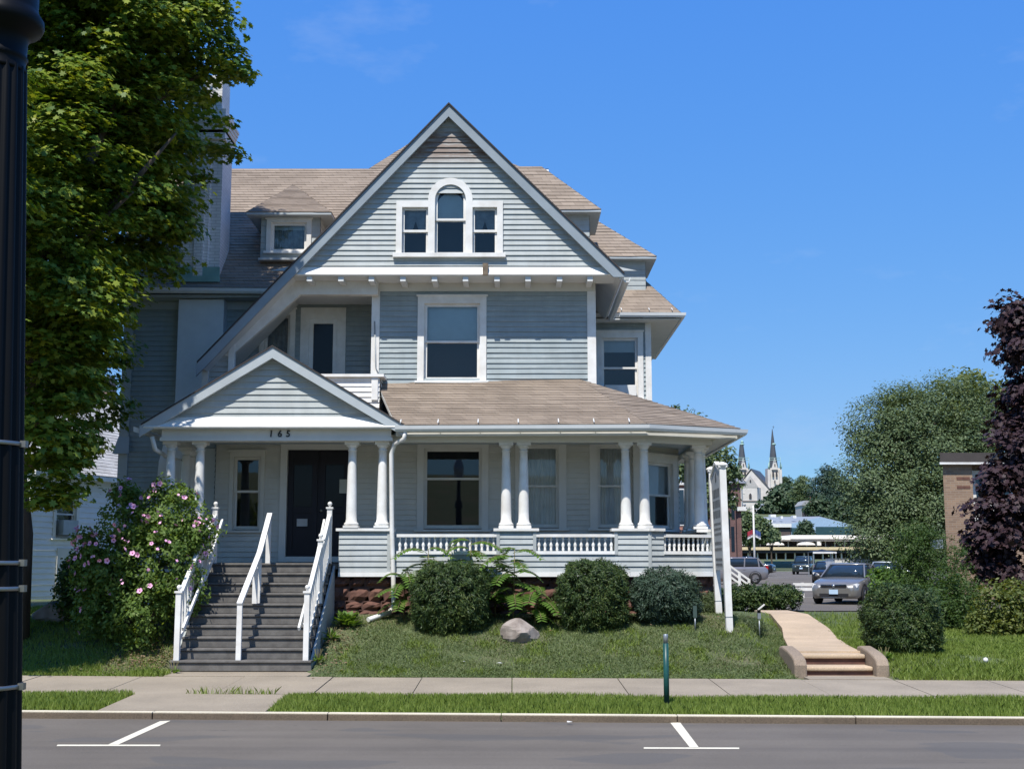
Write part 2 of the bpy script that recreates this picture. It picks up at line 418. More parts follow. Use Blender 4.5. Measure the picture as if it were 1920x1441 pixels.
def trunk(parent, base, top, r, limbs, m=None, name='trunk'):
    mb = MB(); base = Vector(base); top = Vector(top)
    k = 6
    pts = [base.lerp(top, i / k) + Vector((random.uniform(-1, 1), random.uniform(-1, 1), 0)) * r * 0.35 * (i > 0) for i in range(k + 1)]
    mb.tube(pts, [r * (1.35 if i == 0 else 1 - 0.6 * i / k) for i in range(k + 1)], 10)
    for a, q in limbs:
        p = base.lerp(top, a); q = Vector(q); mid = p.lerp(q, 0.5) + Vector((random.uniform(-.1, .1), random.uniform(-.1, .1), 0.12)) * (q - p).length
        rr = r * (0.5 if a < 0.7 else 0.4)
        mb.tube([p, p.lerp(mid, 0.5) + Vector((0, 0, .03)), mid, mid.lerp(q, 0.5), q], [rr, rr * .8, rr * .55, rr * .35, rr * .12], 7)
    return obj(name, mb, m or M['bark'], parent)

# ------------------------------------------------------------------ lapped boards (clapboards and shingle courses)
def spans(poly, z):
    xs = []
    n = len(poly)
    for i in range(n):
        (u0, z0), (u1, z1) = poly[i], poly[(i + 1) % n]
        if (z0 <= z < z1) or (z1 <= z < z0): xs.append(u0 + (u1 - u0) * (z - z0) / (z1 - z0))
    xs.sort(); return [(xs[i], xs[i + 1]) for i in range(0, len(xs) - 1, 2)]
def lapped(fr, poly, lap, out, holes=(), jz=0.003, jd=0.002, seg=1.2, base_off=0.0, mb=None):
    O, U, V, N = fr; mb = mb or MB()
    zs = [p[1] for p in poly]; z = min(zs); zt = max(zs)
    e = 0.002
    while z < zt - 0.01:
        z1 = min(z + lap, zt)
        a, b = spans(poly, z + e), spans(poly, z1 - e)
        if len(a) != len(b): a = b = spans(poly, (z + z1) / 2)
        zm = (z + z1) / 2
        dj = random.uniform(-jd, jd)
        for (l0, r0), (l1, r1) in zip(a, b):
            cuts = [(h[0], h[2]) for h in holes if h[1] < zm < h[3]]
            segs = [(l0, r0, l1, r1)]
            for c0, c1 in cuts:
                new = []
                for s in segs:
                    if c1 <= s[0] or c0 >= s[1]: new.append(s); continue
                    if c0 > s[0]: new.append((s[0], c0, s[2], c0))
                    if c1 < s[1]: new.append((c1, s[1], c1, s[3]))
                segs = new
            for s0, s1, t0, t1 in segs:
                n = max(1, int((s1 - s0) / seg)); vs = []
                for i in range(n + 1):
                    k = i / n; jj = random.uniform(-jz, jz); jo = out + dj + random.uniform(-jd, jd) * 0.6
                    ub = s0 + (s1 - s0) * k; ut = t0 + (t1 - t0) * k
                    vs += [O + U * ub + V * (z + jj) + N * (base_off - 0.004), O + U * ub + V * (z + jj) + N * (base_off + jo), O + U * ut + V * (z1 + lap * 0.08) + N * (base_off + 0.001)]
                fs = []
                for i in range(n):
                    a0 = i * 3; b0 = a0 + 3
                    fs += [(a0, b0, b0 + 1, a0 + 1), (a0 + 1, b0 + 1, b0 + 2, a0 + 2)]
                mb.add(vs, fs)
        z = z1
    return mb
def wall_frame(p, q, out=None):
    """frame on the vertical wall whose base runs from p to q (left to right seen from outside)"""
    p = Vector(p); q = Vector(q); U = Vector((q.x - p.x, q.y - p.y, 0)).normalized(); N = U.cross(Z)
    return (p, U, Z.copy(), N), (Vector((q.x - p.x, q.y - p.y, 0))).length
def roof_plane(pts, lap=0.145, out=0.013, mb=None, lift=0.0):
    """shingle courses on a planar polygon; its first edge is the eave"""
    P = [Vector(p) for p in pts]
    N = (P[1] - P[0]).cross(P[2] - P[0])
    if N.z < 0: N = -N
    N.normalize()
    U = Z.cross(N).normalized() if abs(N.z) < 0.999 else Vector((1, 0, 0)); V = N.cross(U)
    if V.z < 0: V = -V; U = -U
    O = P[0]
    poly = [((p - O).dot(U), (p - O).dot(V)) for p in P]
    return lapped((O, U, V, N), poly, lap, out, jz=0.010, jd=0.004, seg=0.33, base_off=lift, mb=mb)
def slab(pts, th, mb=None):
    """roof deck under the shingles"""
    mb = mb or MB(); P = [Vector(p) for p in pts]
    N = (P[1] - P[0]).cross(P[2] - P[0]); N = -N if N.z < 0 else N
    return mb.prism(P, N.normalized() * -th)

# ------------------------------------------------------------------ windows
def window(parent, fr, u0, v0, u1, v1, cas=0.11, top=0.13, lower=0.5, blind=0, curtain=None, rails=1, m_case='white',
           m_sash='white', sill=True, name='window', arch=False, lower_cur=True, proud=0.05, fill=None):
    """double-hung window; (u0,v0)-(u1,v1) is the outer edge of the casing on the wall frame"""
    O, U, V, N = fr
    w0, w1, b0, b1 = u0 + cas, u1 - cas, v0 + 0.02, v1 - top
    mb = MB()
    mb.lbox(fr, u0, v0, -.03, w0, v1, proud); mb.lbox(fr, w1, v0, -.03, u1, v1, proud)
    mb.lbox(fr, w0, b1, -.03, w1, v1, proud); mb.lbox(fr, u0 - .03, v1, -.03, u1 + .03, v1 + .035, proud + .03)
    for a, b in ((w0, w0 + .02), (w1 - .02, w1)): mb.lbox(fr, a, b0, -.2, b, b1, -.031)
    mb.lbox(fr, w0 + .02, b1 - .02, -.2, w1 - .02, b1, -.031); mb.lbox(fr, w0 + .02, b0, -.2, w1 - .02, b0 + .03, -.031)
    win = obj(name, mb, M[m_case], parent)
    if sill:
        s = MB(); s.lbox(fr, u0 - .05, v0 - .05, -.02, u1 + .05, v0, proud + .05); obj('sill', s, M['white_worn'] if m_case == 'white' else M[m_case], win)
    W0, W1, B0, B1 = w0 + .02, w1 - .02, b0 + .03, b1 - .02
    mid = B0 + (B1 - B0) * lower
    sh = MB(); gl = MB(); r = .045
    for (z0, z1, d) in ((mid - .02, B1, -.075), (B0, mid + .02, -.12)):
        sh.lbox(fr, W0, z0, d, W0 + r, z1, d + .035); sh.lbox(fr, W1 - r, z0, d, W1, z1, d + .035)
        sh.lbox(fr, W0 + r, z1 - r, d, W1 - r, z1, d + .035); sh.lbox(fr, W0 + r, z0, d, W1 - r, z0 + r, d + .035)
        for k in range(1, rails):
            zz = z0 + (z1 - z0) * k / rails; sh.lbox(fr, W0 + r, zz - .012, d + .004, W1 - r, zz + .012, d + .032)
        gl.quad(*[O + U * a + V * b + N * (d + .015) for a, b in ((W0 + r, z0 + r), (W1 - r, z0 + r), (W1 - r, z1 - r), (W0 + r, z1 - r))])
    obj('sash', sh, M[m_sash], win); obj('pane', gl, M['glass'], win)
    rm = MB()
    c = [(W0 - .05, B0 - .05), (W1 + .05, B0 - .05), (W1 + .05, B1 + .05), (W0 - .05, B1 + .05)]
    a = [O + U * x + V * y + N * -.201 for x, y in c]; b = [O + U * x + V * y + N * -.75 for x, y in c]
    rm.add(a + b, [(4, 5, 6, 7)] + [(i, (i + 1) % 4, 4 + (i + 1) % 4, 4 + i) for i in range(4)])
    obj('interior', rm, M['dark_room'], win)
    if blind:
        bl = MB(); zb = B1 - (B1 - B0) * blind; bl.lbox(fr, W0, zb, -.165, W1, B1, -.155); obj('blind', bl, M['blind'], win)
    if curtain:
        cu = MB(); n = max(16, int((W1 - W0) * 60)); vs = []
        zl = B0 if lower_cur else mid
        for i in range(n + 1):
            x = W0 + (W1 - W0) * i / n
            d = -.175 + .02 * math.sin(i * 1.55) + .012 * math.sin(i * .63 + 1)
            vs += [O + U * x + V * zl + N * d, O + U * (x + .01 * math.sin(i)) + V * B1 + N * (d * .8 - .035)]
        cu.add(vs, [(2 * i, 2 * i + 2, 2 * i + 3, 2 * i + 1) for i in range(n)], True)
        obj('curtain', cu, M[curtain], win)
    return win
# ================================================================== the house
house = root('house', 'large grey clapboard house with front gable, pillared porch and house number 165', 'house', (-2.5, 28.0, 1.1))
def FY(Y): return (Vector((0, Y, 0)), Vector((1, 0, 0)), Z.copy(), Vector((0, -1, 0)))
def rect(u0, vt, u1, vb, Y):
    a = px(u0, (vt + vb) / 2, Y); b = px(u1, (vt + vb) / 2, Y)
    return a.x, px(u0, vb, Y).z, b.x, px(u1, vt, Y).z
LAP = 0.118; OUT = 0.027
YP, YW, YG, YL, YB = 25.55, 27.7, 27.05, 29.0, 38.0
EZ = 8.40; FLZ = 2.10
XL, XR = -9.1, 3.57                 # outer corners of the main walls
XC0, XC1 = -3.02, 1.84              # centre block
def hole(r, k=0.05): return (r[0] + k, r[1], r[2] - k, r[3] - k)
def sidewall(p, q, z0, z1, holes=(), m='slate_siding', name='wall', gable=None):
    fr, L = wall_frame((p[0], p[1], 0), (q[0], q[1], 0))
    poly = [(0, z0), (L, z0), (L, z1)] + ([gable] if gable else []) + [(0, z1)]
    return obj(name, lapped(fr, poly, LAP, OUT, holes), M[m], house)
# ---- walls
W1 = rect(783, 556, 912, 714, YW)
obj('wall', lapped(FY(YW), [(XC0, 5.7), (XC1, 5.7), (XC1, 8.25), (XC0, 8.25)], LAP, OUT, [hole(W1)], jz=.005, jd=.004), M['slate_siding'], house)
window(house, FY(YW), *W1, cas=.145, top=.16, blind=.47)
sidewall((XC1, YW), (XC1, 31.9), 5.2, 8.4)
WR = rect(1118, 622, 1206, 748, 31.9)
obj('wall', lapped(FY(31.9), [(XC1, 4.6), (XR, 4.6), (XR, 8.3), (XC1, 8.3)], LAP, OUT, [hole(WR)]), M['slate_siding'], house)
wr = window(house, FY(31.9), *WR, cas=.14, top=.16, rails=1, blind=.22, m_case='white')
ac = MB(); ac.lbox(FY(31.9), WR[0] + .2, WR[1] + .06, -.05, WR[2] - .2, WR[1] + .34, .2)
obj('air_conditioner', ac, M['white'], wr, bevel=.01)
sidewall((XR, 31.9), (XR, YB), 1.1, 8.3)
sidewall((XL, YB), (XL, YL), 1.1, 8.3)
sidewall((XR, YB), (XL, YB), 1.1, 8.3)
# left wing with balcony back wall
BD = rect(563, 577, 648, 735, YL); BW = rect(486, 580, 553, 740, YL)
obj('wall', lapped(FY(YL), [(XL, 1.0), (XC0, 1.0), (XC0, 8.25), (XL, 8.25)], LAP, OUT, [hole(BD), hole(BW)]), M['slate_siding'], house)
window(house, FY(YL), *BW, cas=.12, top=.14, m_case='white', curtain='lace', lower_cur=False)
# balcony door
fr = FY(YL); u0, v0, u1, v1 = BD
d = MB(); c = .2
for a, b in ((u0, u0 + c), (u1 - c, u1)): d.lbox(fr, a, v0, -.03, b, v1, .04)
d.lbox(fr, u0 + c, v1 - .26, -.03, u1 - c, v1, .04)
bd = obj('balcony_door', d, M['white'], house)
d = MB(); L_, R_ = u0 + c, u1 - c; tp = v1 - .26
for a, b in ((L_, L_ + .1), (R_ - .1, R_)): d.lbox(fr, a, v0, -.06, b, tp, .0)
d.lbox(fr, L_ + .1, tp - .12, -.06, R_ - .1, tp, .0); d.lbox(fr, L_ + .1, v0, -.06, R_ - .1, v0 + .3, .0)
obj('door_leaf', d, M['white'], bd)
gl0 = MB(); gl0.lbox(fr, L_ + .1, v0 + .3, -.05, R_ - .1, tp - .12, -.04); obj('pane', gl0, M['doorglass'], bd)
for p, q, z0, z1 in (((XC0, YL), (XC0, YW), 4.9, 8.3), ((-6.55, YL), (-6.55, YW), 1.6, 4.8)):   # closing walls round the balcony and entry
    sidewall(p, q, z0, z1)
# ---- first floor under the porch
FW = rect(782, 832, 916, 992, YW); FA = rect(966, 830, 1062, 990, YW); FB = rect(1106, 830, 1202, 990, YW)
EW = rect(430, 846, 496, 994, YW); DR = rect(525, 832, 668, 1048, YW)
holes = [hole(r) for r in (FW, FA, FB, EW)] + [(DR[0] + .06, 1.9, DR[2] - .06, DR[3] - .06)]
obj('wall', lapped(FY(YW), [(-6.55, 2.0), (2.62, 2.0), (2.62, 4.72), (-6.55, 4.72)], .115, .034, holes), M['porchwall'], house)
window(house, FY(YW), *FW, cas=.15, top=.10, m_case='cream', m_sash='cream', lower=.62)
window(house, FY(YW), *FA, cas=.17, top=.06, m_case='cream', m_sash='cream', curtain='curtain')
window(house, FY(YW), *FB, cas=.17, top=.06, m_case='cream', m_sash='cream', curtain='curtain')
window(house, FY(YW), *EW, cas=.09, top=.12, m_case='porchwall', m_sash='cream', lower=.52)
# angled bay with its window
fr, L = wall_frame((2.62, YW, 0), (3.84, 28.95, 0))
BA = (.34, 2.85, L - .1, 4.52)
obj('wall', lapped(fr, [(0, 2.0), (L, 2.0), (L, 4.72), (0, 4.72)], .115, .028, [hole(BA)]), M['porchwall'], house)
window(house, fr, *BA, cas=.15, top=.17, m_case='white', blind=.5)
fr, L = wall_frame((3.84, 28.95, 0), (3.84, 33, 0))
obj('wall', lapped(fr, [(0, 2.0), (L, 2.0), (L, 4.72), (0, 4.72)], .105, .018), M['siding'], house)
# front door: dark double leaf in a deep frame
fr = FY(YW); u0, v0, u1, v1 = DR; v0 = FLZ + .02
d = MB(); c = .15
for a, b in ((u0, u0 + c), (u1 - c, u1)): d.lbox(fr, a, v0, -.08, b, v1, .06)
d.lbox(fr, u0 + c, v1 - .13, -.08, u1 - c, v1, .06); d.lbox(fr, u0 + c, v0, -.1, u1 - c, v0 + .12, .07)
fd = obj('front_door', d, M['cream'], house)
a0, a1, t0, t1 = u0 + c, u1 - c, v0 + .12, v1 - .13; am = a0 + (a1 - a0) * .5
lf = MB(); lf.lbox(fr, a0, t0, -.12, a1, t1, -.07)
for x0, x1 in ((a0, am - .01), (am + .01, a1)):
    for p, q in ((x0 + .02, x0 + .13), (x1 - .13, x1 - .02)): lf.lbox(fr, p, t0, -.07, q, t1, -.04)
    for p, q in ((t0, t0 + .2), (t0 + .95, t0 + 1.08), (t1 - .32, t1)): lf.lbox(fr, x0 + .13, p, -.07, x1 - .13, q, -.042)
obj('door_leaf', lf, M['door'], fd)
gl0 = MB()
for x0, x1 in ((a0, am - .01), (am + .01, a1)): gl0.lbox(fr, x0 + .14, t0 + 1.09, -.069, x1 - .14, t1 - .33, -.06)
obj('door_glass', gl0, M['doorglass'], fd)
k = MB(); k.ball((am + .07, YW + .02, t0 + 1.0), .035); obj('door_handle', k, M['steel'], fd)
k = MB(); pl = rect(556, 972, 576, 986, YW - .0); k.lbox(fr, pl[0], pl[1], -.045, pl[2], pl[3], -.03); obj('letter_plate', k, mat('letter_plate_metal', (.42, .42, .42), .5), fd)
k = MB(); pl = rect(636, 898, 654, 924, YW); k.lbox(fr, pl[0], pl[1], -.045, pl[2], pl[3], -.038); obj('notice', k, mat('paper_notice', (.45, .46, .40), .8), fd)

# ---- front gable face
pk = px(842, 200, YG - .1); re = px(1170, 517, YG - .1); lc = px(372, 683, YG - .1)
gb = px(960, 500, YG).z
gl_, gr_ = px(548, 500, YG).x, px(1152, 500, YG).x; gt = px(842, 222, YG)
TW = [rect(743, 378, 808, 476, YG), rect(803, 335, 886, 476, YG), rect(881, 378, 943, 476, YG)]
allw = (TW[0][0] + .05, TW[0][1], TW[2][2] - .05, TW[0][3] - .05)
arch_h = (TW[1][0] + .04, TW[1][1], TW[1][2] - .04, TW[1][3] - .3)
gm = siding_mat('gable_face_clapboard', SIDE, 0.32, (gt.z - 1.15 - 1.1, gt.z - .15 - 1.1))
obj('gable_wall', lapped(FY(YG), [(gl_ - .5, gb - .1), (gr_ + .5, gb - .1), (gr_, gb), (gt.x, gt.z), (gl_, gb)], .118, .030, [allw, arch_h], jz=.005, jd=.004), gm, house)
# triple window with an arched middle light
fr = FY(YG)
aw = MB(); aw_ = TW
x0, z0, x1, z1 = TW[0][0], TW[0][1], TW[2][2], TW[0][3]
ma, mb_ = TW[1][0], TW[1][2]; mc = (ma + mb_) / 2; rad = (mb_ - ma) / 2; zsp = TW[1][3] - rad
cw = .15
for a, b in ((x0, x0 + .13), (x1 - .13, x1), (ma, ma + cw), (mb_ - cw, mb_)):
    aw.lbox(fr, a, z0, -.03, b, z1 if a in (x0, x1 - .13) else zsp, .06)
for a, b in ((x0 + .13, ma), (mb_, x1 - .13)): aw.lbox(fr, a, z1 - .14, -.03, b, z1, .06)
n = 28; vs = []
for i in range(n + 1):
    t = pi * i / n
    for rr, dd in ((rad, -.03), (rad, .06), (rad - cw, .06), (rad - cw, -.13)):
        vs.append(Vector((mc + rr * math.cos(t), YG - dd, zsp + rr * math.sin(t))))
aw.add(vs, [(4 * i + k, 4 * i + 4 + k, 4 * i + 5 + k, 4 * i + 1 + k) for i in range(n) for k in range(3)])
aw.lbox(fr, x0 - .06, z0 - .09, -.02, x1 + .06, z0, .12)
tri = obj('arched_window', aw, M['white'], house)
gsh = MB(); ggl = MB(); laces = []; bl = MB()
for (a, b) in ((x0 + .13, ma), (mb_, x1 - .13)):
    zt = z1 - .14; mid = z0 + (zt - z0) * .5; r = .05
    for q0, q1, d in ((mid - .02, zt, -.07), (z0, mid + .02, -.11)):
        gsh.lbox(fr, a, q0, d, a + r, q1, d + .035); gsh.lbox(fr, b - r, q0, d, b, q1, d + .035)
        gsh.lbox(fr, a + r, q1 - r, d, b - r, q1, d + .035); gsh.lbox(fr, a + r, q0, d, b - r, q0 + r, d + .035)
        ggl.quad(*[Vector((x, YG - d - .015, z)) for x, z in ((a + r, q0 + r), (b - r, q0 + r), (b - r, q1 - r), (a + r, q1 - r))])
    m_ = (a + b) / 2
    lac = MB(); lac.quad(*[Vector((x, YG + .14, z)) for x, z in ((a, mid - .02), (m_ - .09, mid - .02), (m_, mid + .25), (m_ + .09, mid - .02), (b, mid - .02), (b, zt), (a, zt))])
    laces.append(lac)
a, b = ma + cw, mb_ - cw; r = .055; mid = z0 + (zsp + rad - cw - z0) * .5
for q0, q1, d in ((z0, mid + .02, -.11),):
    gsh.lbox(fr, a, q0, d, a + r, q1, d + .035); gsh.lbox(fr, b - r, q0, d, b, q1, d + .035)
    gsh.lbox(fr, a + r, q1 - r, d, b - r, q1, d + .035); gsh.lbox(fr, a + r, q0, d, b - r, q0 + r, d + .035)
    ggl.quad(*[Vector((x, YG - d - .015, z)) for x, z in ((a + r, q0 + r), (b - r, q0 + r), (b - r, q1 - r), (a + r, q1 - r))])
d = -.07
gsh.lbox(fr, a, mid - .02, d, a + r, zsp, d + .035); gsh.lbox(fr, b - r, mid - .02, d, b, zsp, d + .035); gsh.lbox(fr, a + r, mid - .02, d, b - r, mid + .03, d + .035)
ro = rad - cw; vs = []
for i in range(n + 1):
    t = pi * i / n
    for rr, dd in ((ro, d + .035), (ro - r, d + .035), (ro - r, d)): vs.append(Vector((mc + rr * math.cos(t), YG - dd, zsp + rr * math.sin(t))))
gsh.add(vs, [(3 * i + k, 3 * i + 3 + k, 3 * i + 4 + k, 3 * i + 1 + k) for i in range(n) for k in range(2)])
ggl.quad(*([Vector((a + r, YG + .055, mid + .03)), Vector((b - r, YG + .055, mid + .03))] + [Vector((mc + (ro - r) * math.cos(pi * i / n), YG + .055, zsp + (ro - r) * math.sin(pi * i / n))) for i in range(n + 1)]))
obj('sash', gsh, M['white'], tri); obj('pane', ggl, M['glass'], tri); [obj('curtain', l_, M['lace'], tri) for l_ in laces]
bl.quad(*([Vector((a, YG + .12, mid)), Vector((b, YG + .12, mid))] + [Vector((mc + ro * .9 * math.cos(pi * i / n), YG + .12, zsp - .12 + ro * .9 * math.sin(pi * i / n))) for i in range(n + 1)]))
obj('blind', bl, M['blind'], tri)
it = MB()
for (p, q, zt) in ((x0 + .1, ma, z1 - .1), (ma + .001, mb_ - .001, zsp + rad - .04), (mb_, x1 - .1, z1 - .1)):
    A = [(p, YG + .15, z0), (q, YG + .15, z0), (q, YG + .15, zt), (p, YG + .15, zt)]; B = [(x, YG + .6, z) for x, _, z in A]
    it.add(A + B, [(4, 5, 6, 7)] + [(i, (i + 1) % 4, 4 + (i + 1) % 4, 4 + i) for i in range(4)])
obj('interior', it, M['dark_room'], tri)
# ---- slanting skirt board, soffit, brackets and frieze below the gable
sb0, sb1 = px(535, 517, YG), px(1163, 515, YG)
zb = sb0.z
sk = MB(); ya, yb_ = YG - .14, YG - .01
sk.add([(sb0.x, ya, zb), (sb1.x, ya, zb), (gr_, yb_, gb - .01), (gl_, yb_, gb - .01), (sb0.x, ya + .03, zb - .025), (sb1.x, ya + .03, zb - .025)], [(0, 1, 2, 3), (0, 4, 5, 1)])
obj('skirt_board', sk, M['white_worn'], house)
so_ = MB(); so_.box(sb0.x + .1, YG - .1, zb - .03, sb1.x - .05, YW, zb - .005); obj('soffit', so_, M['soffit'], house)
for u in (581, 640, 697, 756, 815, 873, 932, 990, 1049, 1106):
    b = MB(); x = px(u, 525, YG).x; b.box(x - .06, YG - .08, zb - .14, x + .06, YW - .031, zb - .031); obj('bracket', b, M['soffit'], house)
frz = MB(); frz.box(px(560, 540, YW).x, YW - .045, 8.16, XC1 + .04, YW + .1, zb - .032); obj('frieze', frz, M['cream'], house)
for a, b in ((px(697, 600, YW).x, px(712, 600, YW).x), (px(1101, 600, YW).x, px(1117, 600, YW).x)):
    cb = MB(); cb.box(a, YW - .04, 5.45, b, YW + .12, 8.158); obj('corner_board', cb, M['white'], house)
cb = MB(); cb.box(XR - .13, 31.86, 4.7, XR + .02, 32.0, 8.25); obj('corner_board', cb, M['white'], house)
cb = MB(); cb.box(XL - .02, YL - .04, 4.75, XL + .2, YL + .1, 8.25); cb.box(XL - .02, YL - .04, 1.0, XL + .2, YL + .1, 4.6)
cb.add([(XL - .12, YL - .16, 4.6), (XL + .26, YL - .16, 4.6), (XL + .22, YL - .04, 5.0), (XL - .03, YL - .04, 5.0), (XL - .12, YL + .1, 4.6), (XL - .03, YL + .1, 5.0)], [(0, 1, 2, 3), (0, 3, 5, 4), (0, 4, 1)])
obj('corner_board', cb, M['greytrim'], house)
# bird-nest stained gap in the skirt board
ng = MB(); p = px(911, 500, YG - .15); ng.box(p.x - .07, YG - .17, zb - .02, p.x + .05, YG - .03, zb + .25); obj('broken_trim', ng, mat('bare_wood', (.22, .17, .12), .9, c2=(.10, .08, .06), scale=9), house)

# ---- roofs
def roof(planes, gut=(), soff='soffit', th=.13, name='roof', lap=.145, edge=True):
    mb = MB(); dk = MB()
    for p in planes: roof_plane(p, lap=lap, mb=mb, lift=.02); slab(p, th, dk)
    r = obj(name, mb, M['roof'], house)
    if edge: obj('roof_edge', dk, M[soff], r)
    return r
dsl = (pk.z - lc.z) / (pk.x - lc.x)
RB = 33.9                                         # where the front gable's ridge ends
def gy(z): return 28.45 + (z - EZ) / .934         # depth at which the left main slope has height z
xv = pk.x - (pk.z - EZ) / dsl
yf = YG - .16
lx, lz = lc.x, lc.z
left_pl = [(lx, yf, lz), (lx, YL, lz), (xv, YL, EZ), (xv, gy(EZ) + .3, EZ), (pk.x, gy(pk.z) + .2, pk.z), (pk.x, yf, pk.z)]
rs = (pk.z - re.z) / (re.x - pk.x)
right_pl = [(re.x, yf, re.z), (re.x, 31.6, re.z), (pk.x, 33.9, pk.z), (pk.x, yf, pk.z)]
roof([[Vector(p) for p in left_pl], [Vector(p) for p in right_pl]])
mr = roof([[(XL - .5, 28.45, EZ), (-1.0, 28.45, EZ), (-1.0, 33.1, 12.74), (XL - .5, 33.1, 12.74)],
           [(XL - .5, 38.5, 7.7), (1.0, 38.5, 7.7), (1.0, 33.1, 12.74), (XL - .5, 33.1, 12.74)]])
gw = MB()
gw.prism([(XL, YL, 8.2), (XL, YB, 8.2), (XL, 33.1, 12.5)], (.05, 0, 0)); obj('gable_end', gw, M['siding'], house)
ap = px(805, 247, 35.5); c4 = [Vector((-3.94, 33.1, 12.72)), Vector((.7, 33.1, 12.6)), Vector((.7, 37.9, 12.6)), Vector((-3.94, 37.9, 12.72))]
roof([[c4[0], c4[1], ap], [c4[1], c4[2], ap], [c4[2], c4[3], ap], [c4[3], c4[0], ap]])
# right wing, hipped
h0, h1 = Vector((4.3, 31.4, EZ)), Vector((4.3 - .7 * 3.5, 34.9, EZ + .98 * 3.5))
roof([[(1.3, 31.4, EZ), h0, h1, (1.3, h1.y, h1.z)], [h0, (4.3, 38.5, EZ), (h1.x, 38.5, h1.z), h1], [(1.3, h1.y, h1.z), h1, (h1.x, 38.4, h1.z), (1.3, 38.4, h1.z)]])
sf = MB(); sf.box(XC1 + .02, 31.42, EZ - .16, 4.28, 31.86, EZ - .13); sf.box(XR + .02, 31.861, EZ - .16, 4.28, 38.4, EZ - .13); obj('soffit', sf, M['soffit'], house)
sf = MB(); sf.box(XL - .45, 28.5, EZ - .2, xv + .3, YL - .03, EZ - .14); obj('soffit', sf, M['greytrim'], house)
fz = MB(); fz.box(XL + .2, YL - .05, 8.0, xv - .3, YL - .02, EZ - .21); obj('frieze', fz, M['greytrim'], house)
def gutter(pts, r=.065, name='gutter', ends=True):
    """half-round gutter as a swept profile along a level line"""
    mb = MB(); prof = [(-.06, .05), (-.06, -.02), (-.03, -.06), (.05, -.065), (.085, -.02), (.10, .05), (.085, .05), (.05, -.04), (-.04, -.03)]
    P = [Vector(p) for p in pts]; n = len(prof); vs = []
    for i, p in enumerate(P):
        d0 = (P[i] - P[max(0, i - 1)]); d1 = (P[min(len(P) - 1, i + 1)] - P[i])
        d = (d0.normalized() if d0.length else Vector()) + (d1.normalized() if d1.length else Vector())
        d.normalize(); nrm = d.cross(Z)
        for a, b in prof: vs.append(p + nrm * a + Z * b)
    fs = [(i * n + k, i * n + (k + 1) % n, (i + 1) * n + (k + 1) % n, (i + 1) * n + k) for i in range(len(P) - 1) for k in range(n)]
    fs += [tuple(range(n)), tuple(range((len(P) - 1) * n, len(P) * n))]
    mb.add(vs, fs); return obj(name, mb, M['gutter'], house)
gutter([(XL - .5, 28.4, EZ - .05), (xv - .02, 28.4, EZ - .09)])
gutter([(XC1 + .9, 31.36, EZ - .05), (4.36, 31.36, EZ - .05), (4.36, 38, EZ - .05)])
gutter([(re.x + .05, 27.0, re.z - .07), (re.x + .05, 31.5, re.z - .07)])
# snow hooks over the gutters
def straps(pts, name='gutter_strap'):
    for p in pts:
        p = Vector(p); b = MB(); b.bar(p + Vector((0, -.09, .03)), p + Vector((0, .10, .12)), .02, .01); obj(name, b, M['gutter'], house)
straps([px(u, 583, 31.4) + Vector((0, 0, -.02)) for u in (1165, 1217, 1260)])
# rake boards
def rake(a, b, w, y0, y1, m, name='rake_board', drop=.0):
    mb = MB(); a = Vector(a); b = Vector(b)
    dv = Vector((0, 0, -w))
    mb.prism([(a.x, y0, a.z), (b.x, y0, b.z), (b.x, y0, b.z - w), (a.x, y0, a.z - w)], (0, y1 - y0, 0))
    return obj(name, mb, M[m], house)
rw = .27; xu = pk.x + (pk.z - rw - re.z + .03) / rs
mb = MB(); mb.prism([(pk.x, yf - .05, pk.z + .01), (re.x + .02, yf - .05, re.z - .01), (re.x, yf - .05, re.z - .05), (xu, yf - .05, re.z - .05), (pk.x, yf - .05, pk.z - rw)], (0, .07, 0)); obj('rake_board', mb, M['rake'], house)
rake((pk.x, 0, pk.z + .01), (lx - .02, 0, lz - .01), .27, yf - .05, yf + .02, 'rake')
dk = MB()                                        # dark shingle edge along the rakes
for q in (re, lc):
    dk.prism([(pk.x, yf - .09, pk.z + .05), (q.x, yf - .09, q.z + .05), (q.x, yf - .09, q.z + .012), (pk.x, yf - .09, pk.z + .012)], (0, .2, 0))
obj('shingle_edge', dk, M['roofedge'], house)
# ---- catslide side: slanting inner board, posts, wall triangle
yc_ = YW - .25
sl0, sl1 = px(548, 540, yc_), px(376, 706, yc_)
cs = MB()
a, b = px(568, 540, yc_), px(432, 668, yc_)
cs.prism([(px(530, 537, yc_).x, yc_, px(530, 530, yc_).z), (a.x + .1, yc_, a.z), (b.x, yc_, b.z), (px(400, 660, yc_).x, yc_, px(400, 665, yc_).z)], (0, .14, 0))
obj('catslide_board', cs, M['white'], house)
for ua, ub, vt, vb in ((428, 438, 640, 800), (380, 390, 692, 760)):
    b = MB(); xa, xb = px(ua, 700, yc_).x, px(ub, 700, yc_).x; b.box(xa, yc_ - .05, 4.9, xb + .02, yc_ + .07, px(430, vt, yc_).z); obj('corner_board', b, M['white'], house)
cw_ = lapped(FY(yc_ + .03), [(px(384, 700, yc_).x, 5.0), (px(430, 700, yc_).x, 5.0), (px(430, 640, yc_).x, px(430, 648, yc_).z), (px(384, 690, yc_).x, px(384, 692, yc_).z)], LAP, OUT)
obj('wall', cw_, M['siding'], house)
bm_ = MB(); bm_.box(px(545, 540, yc_).x, yc_ - .012, px(600, 552, yc_).z, XC0 + .02, yc_ + .2, zb - .033); obj('frieze', bm_, M['white'], house)
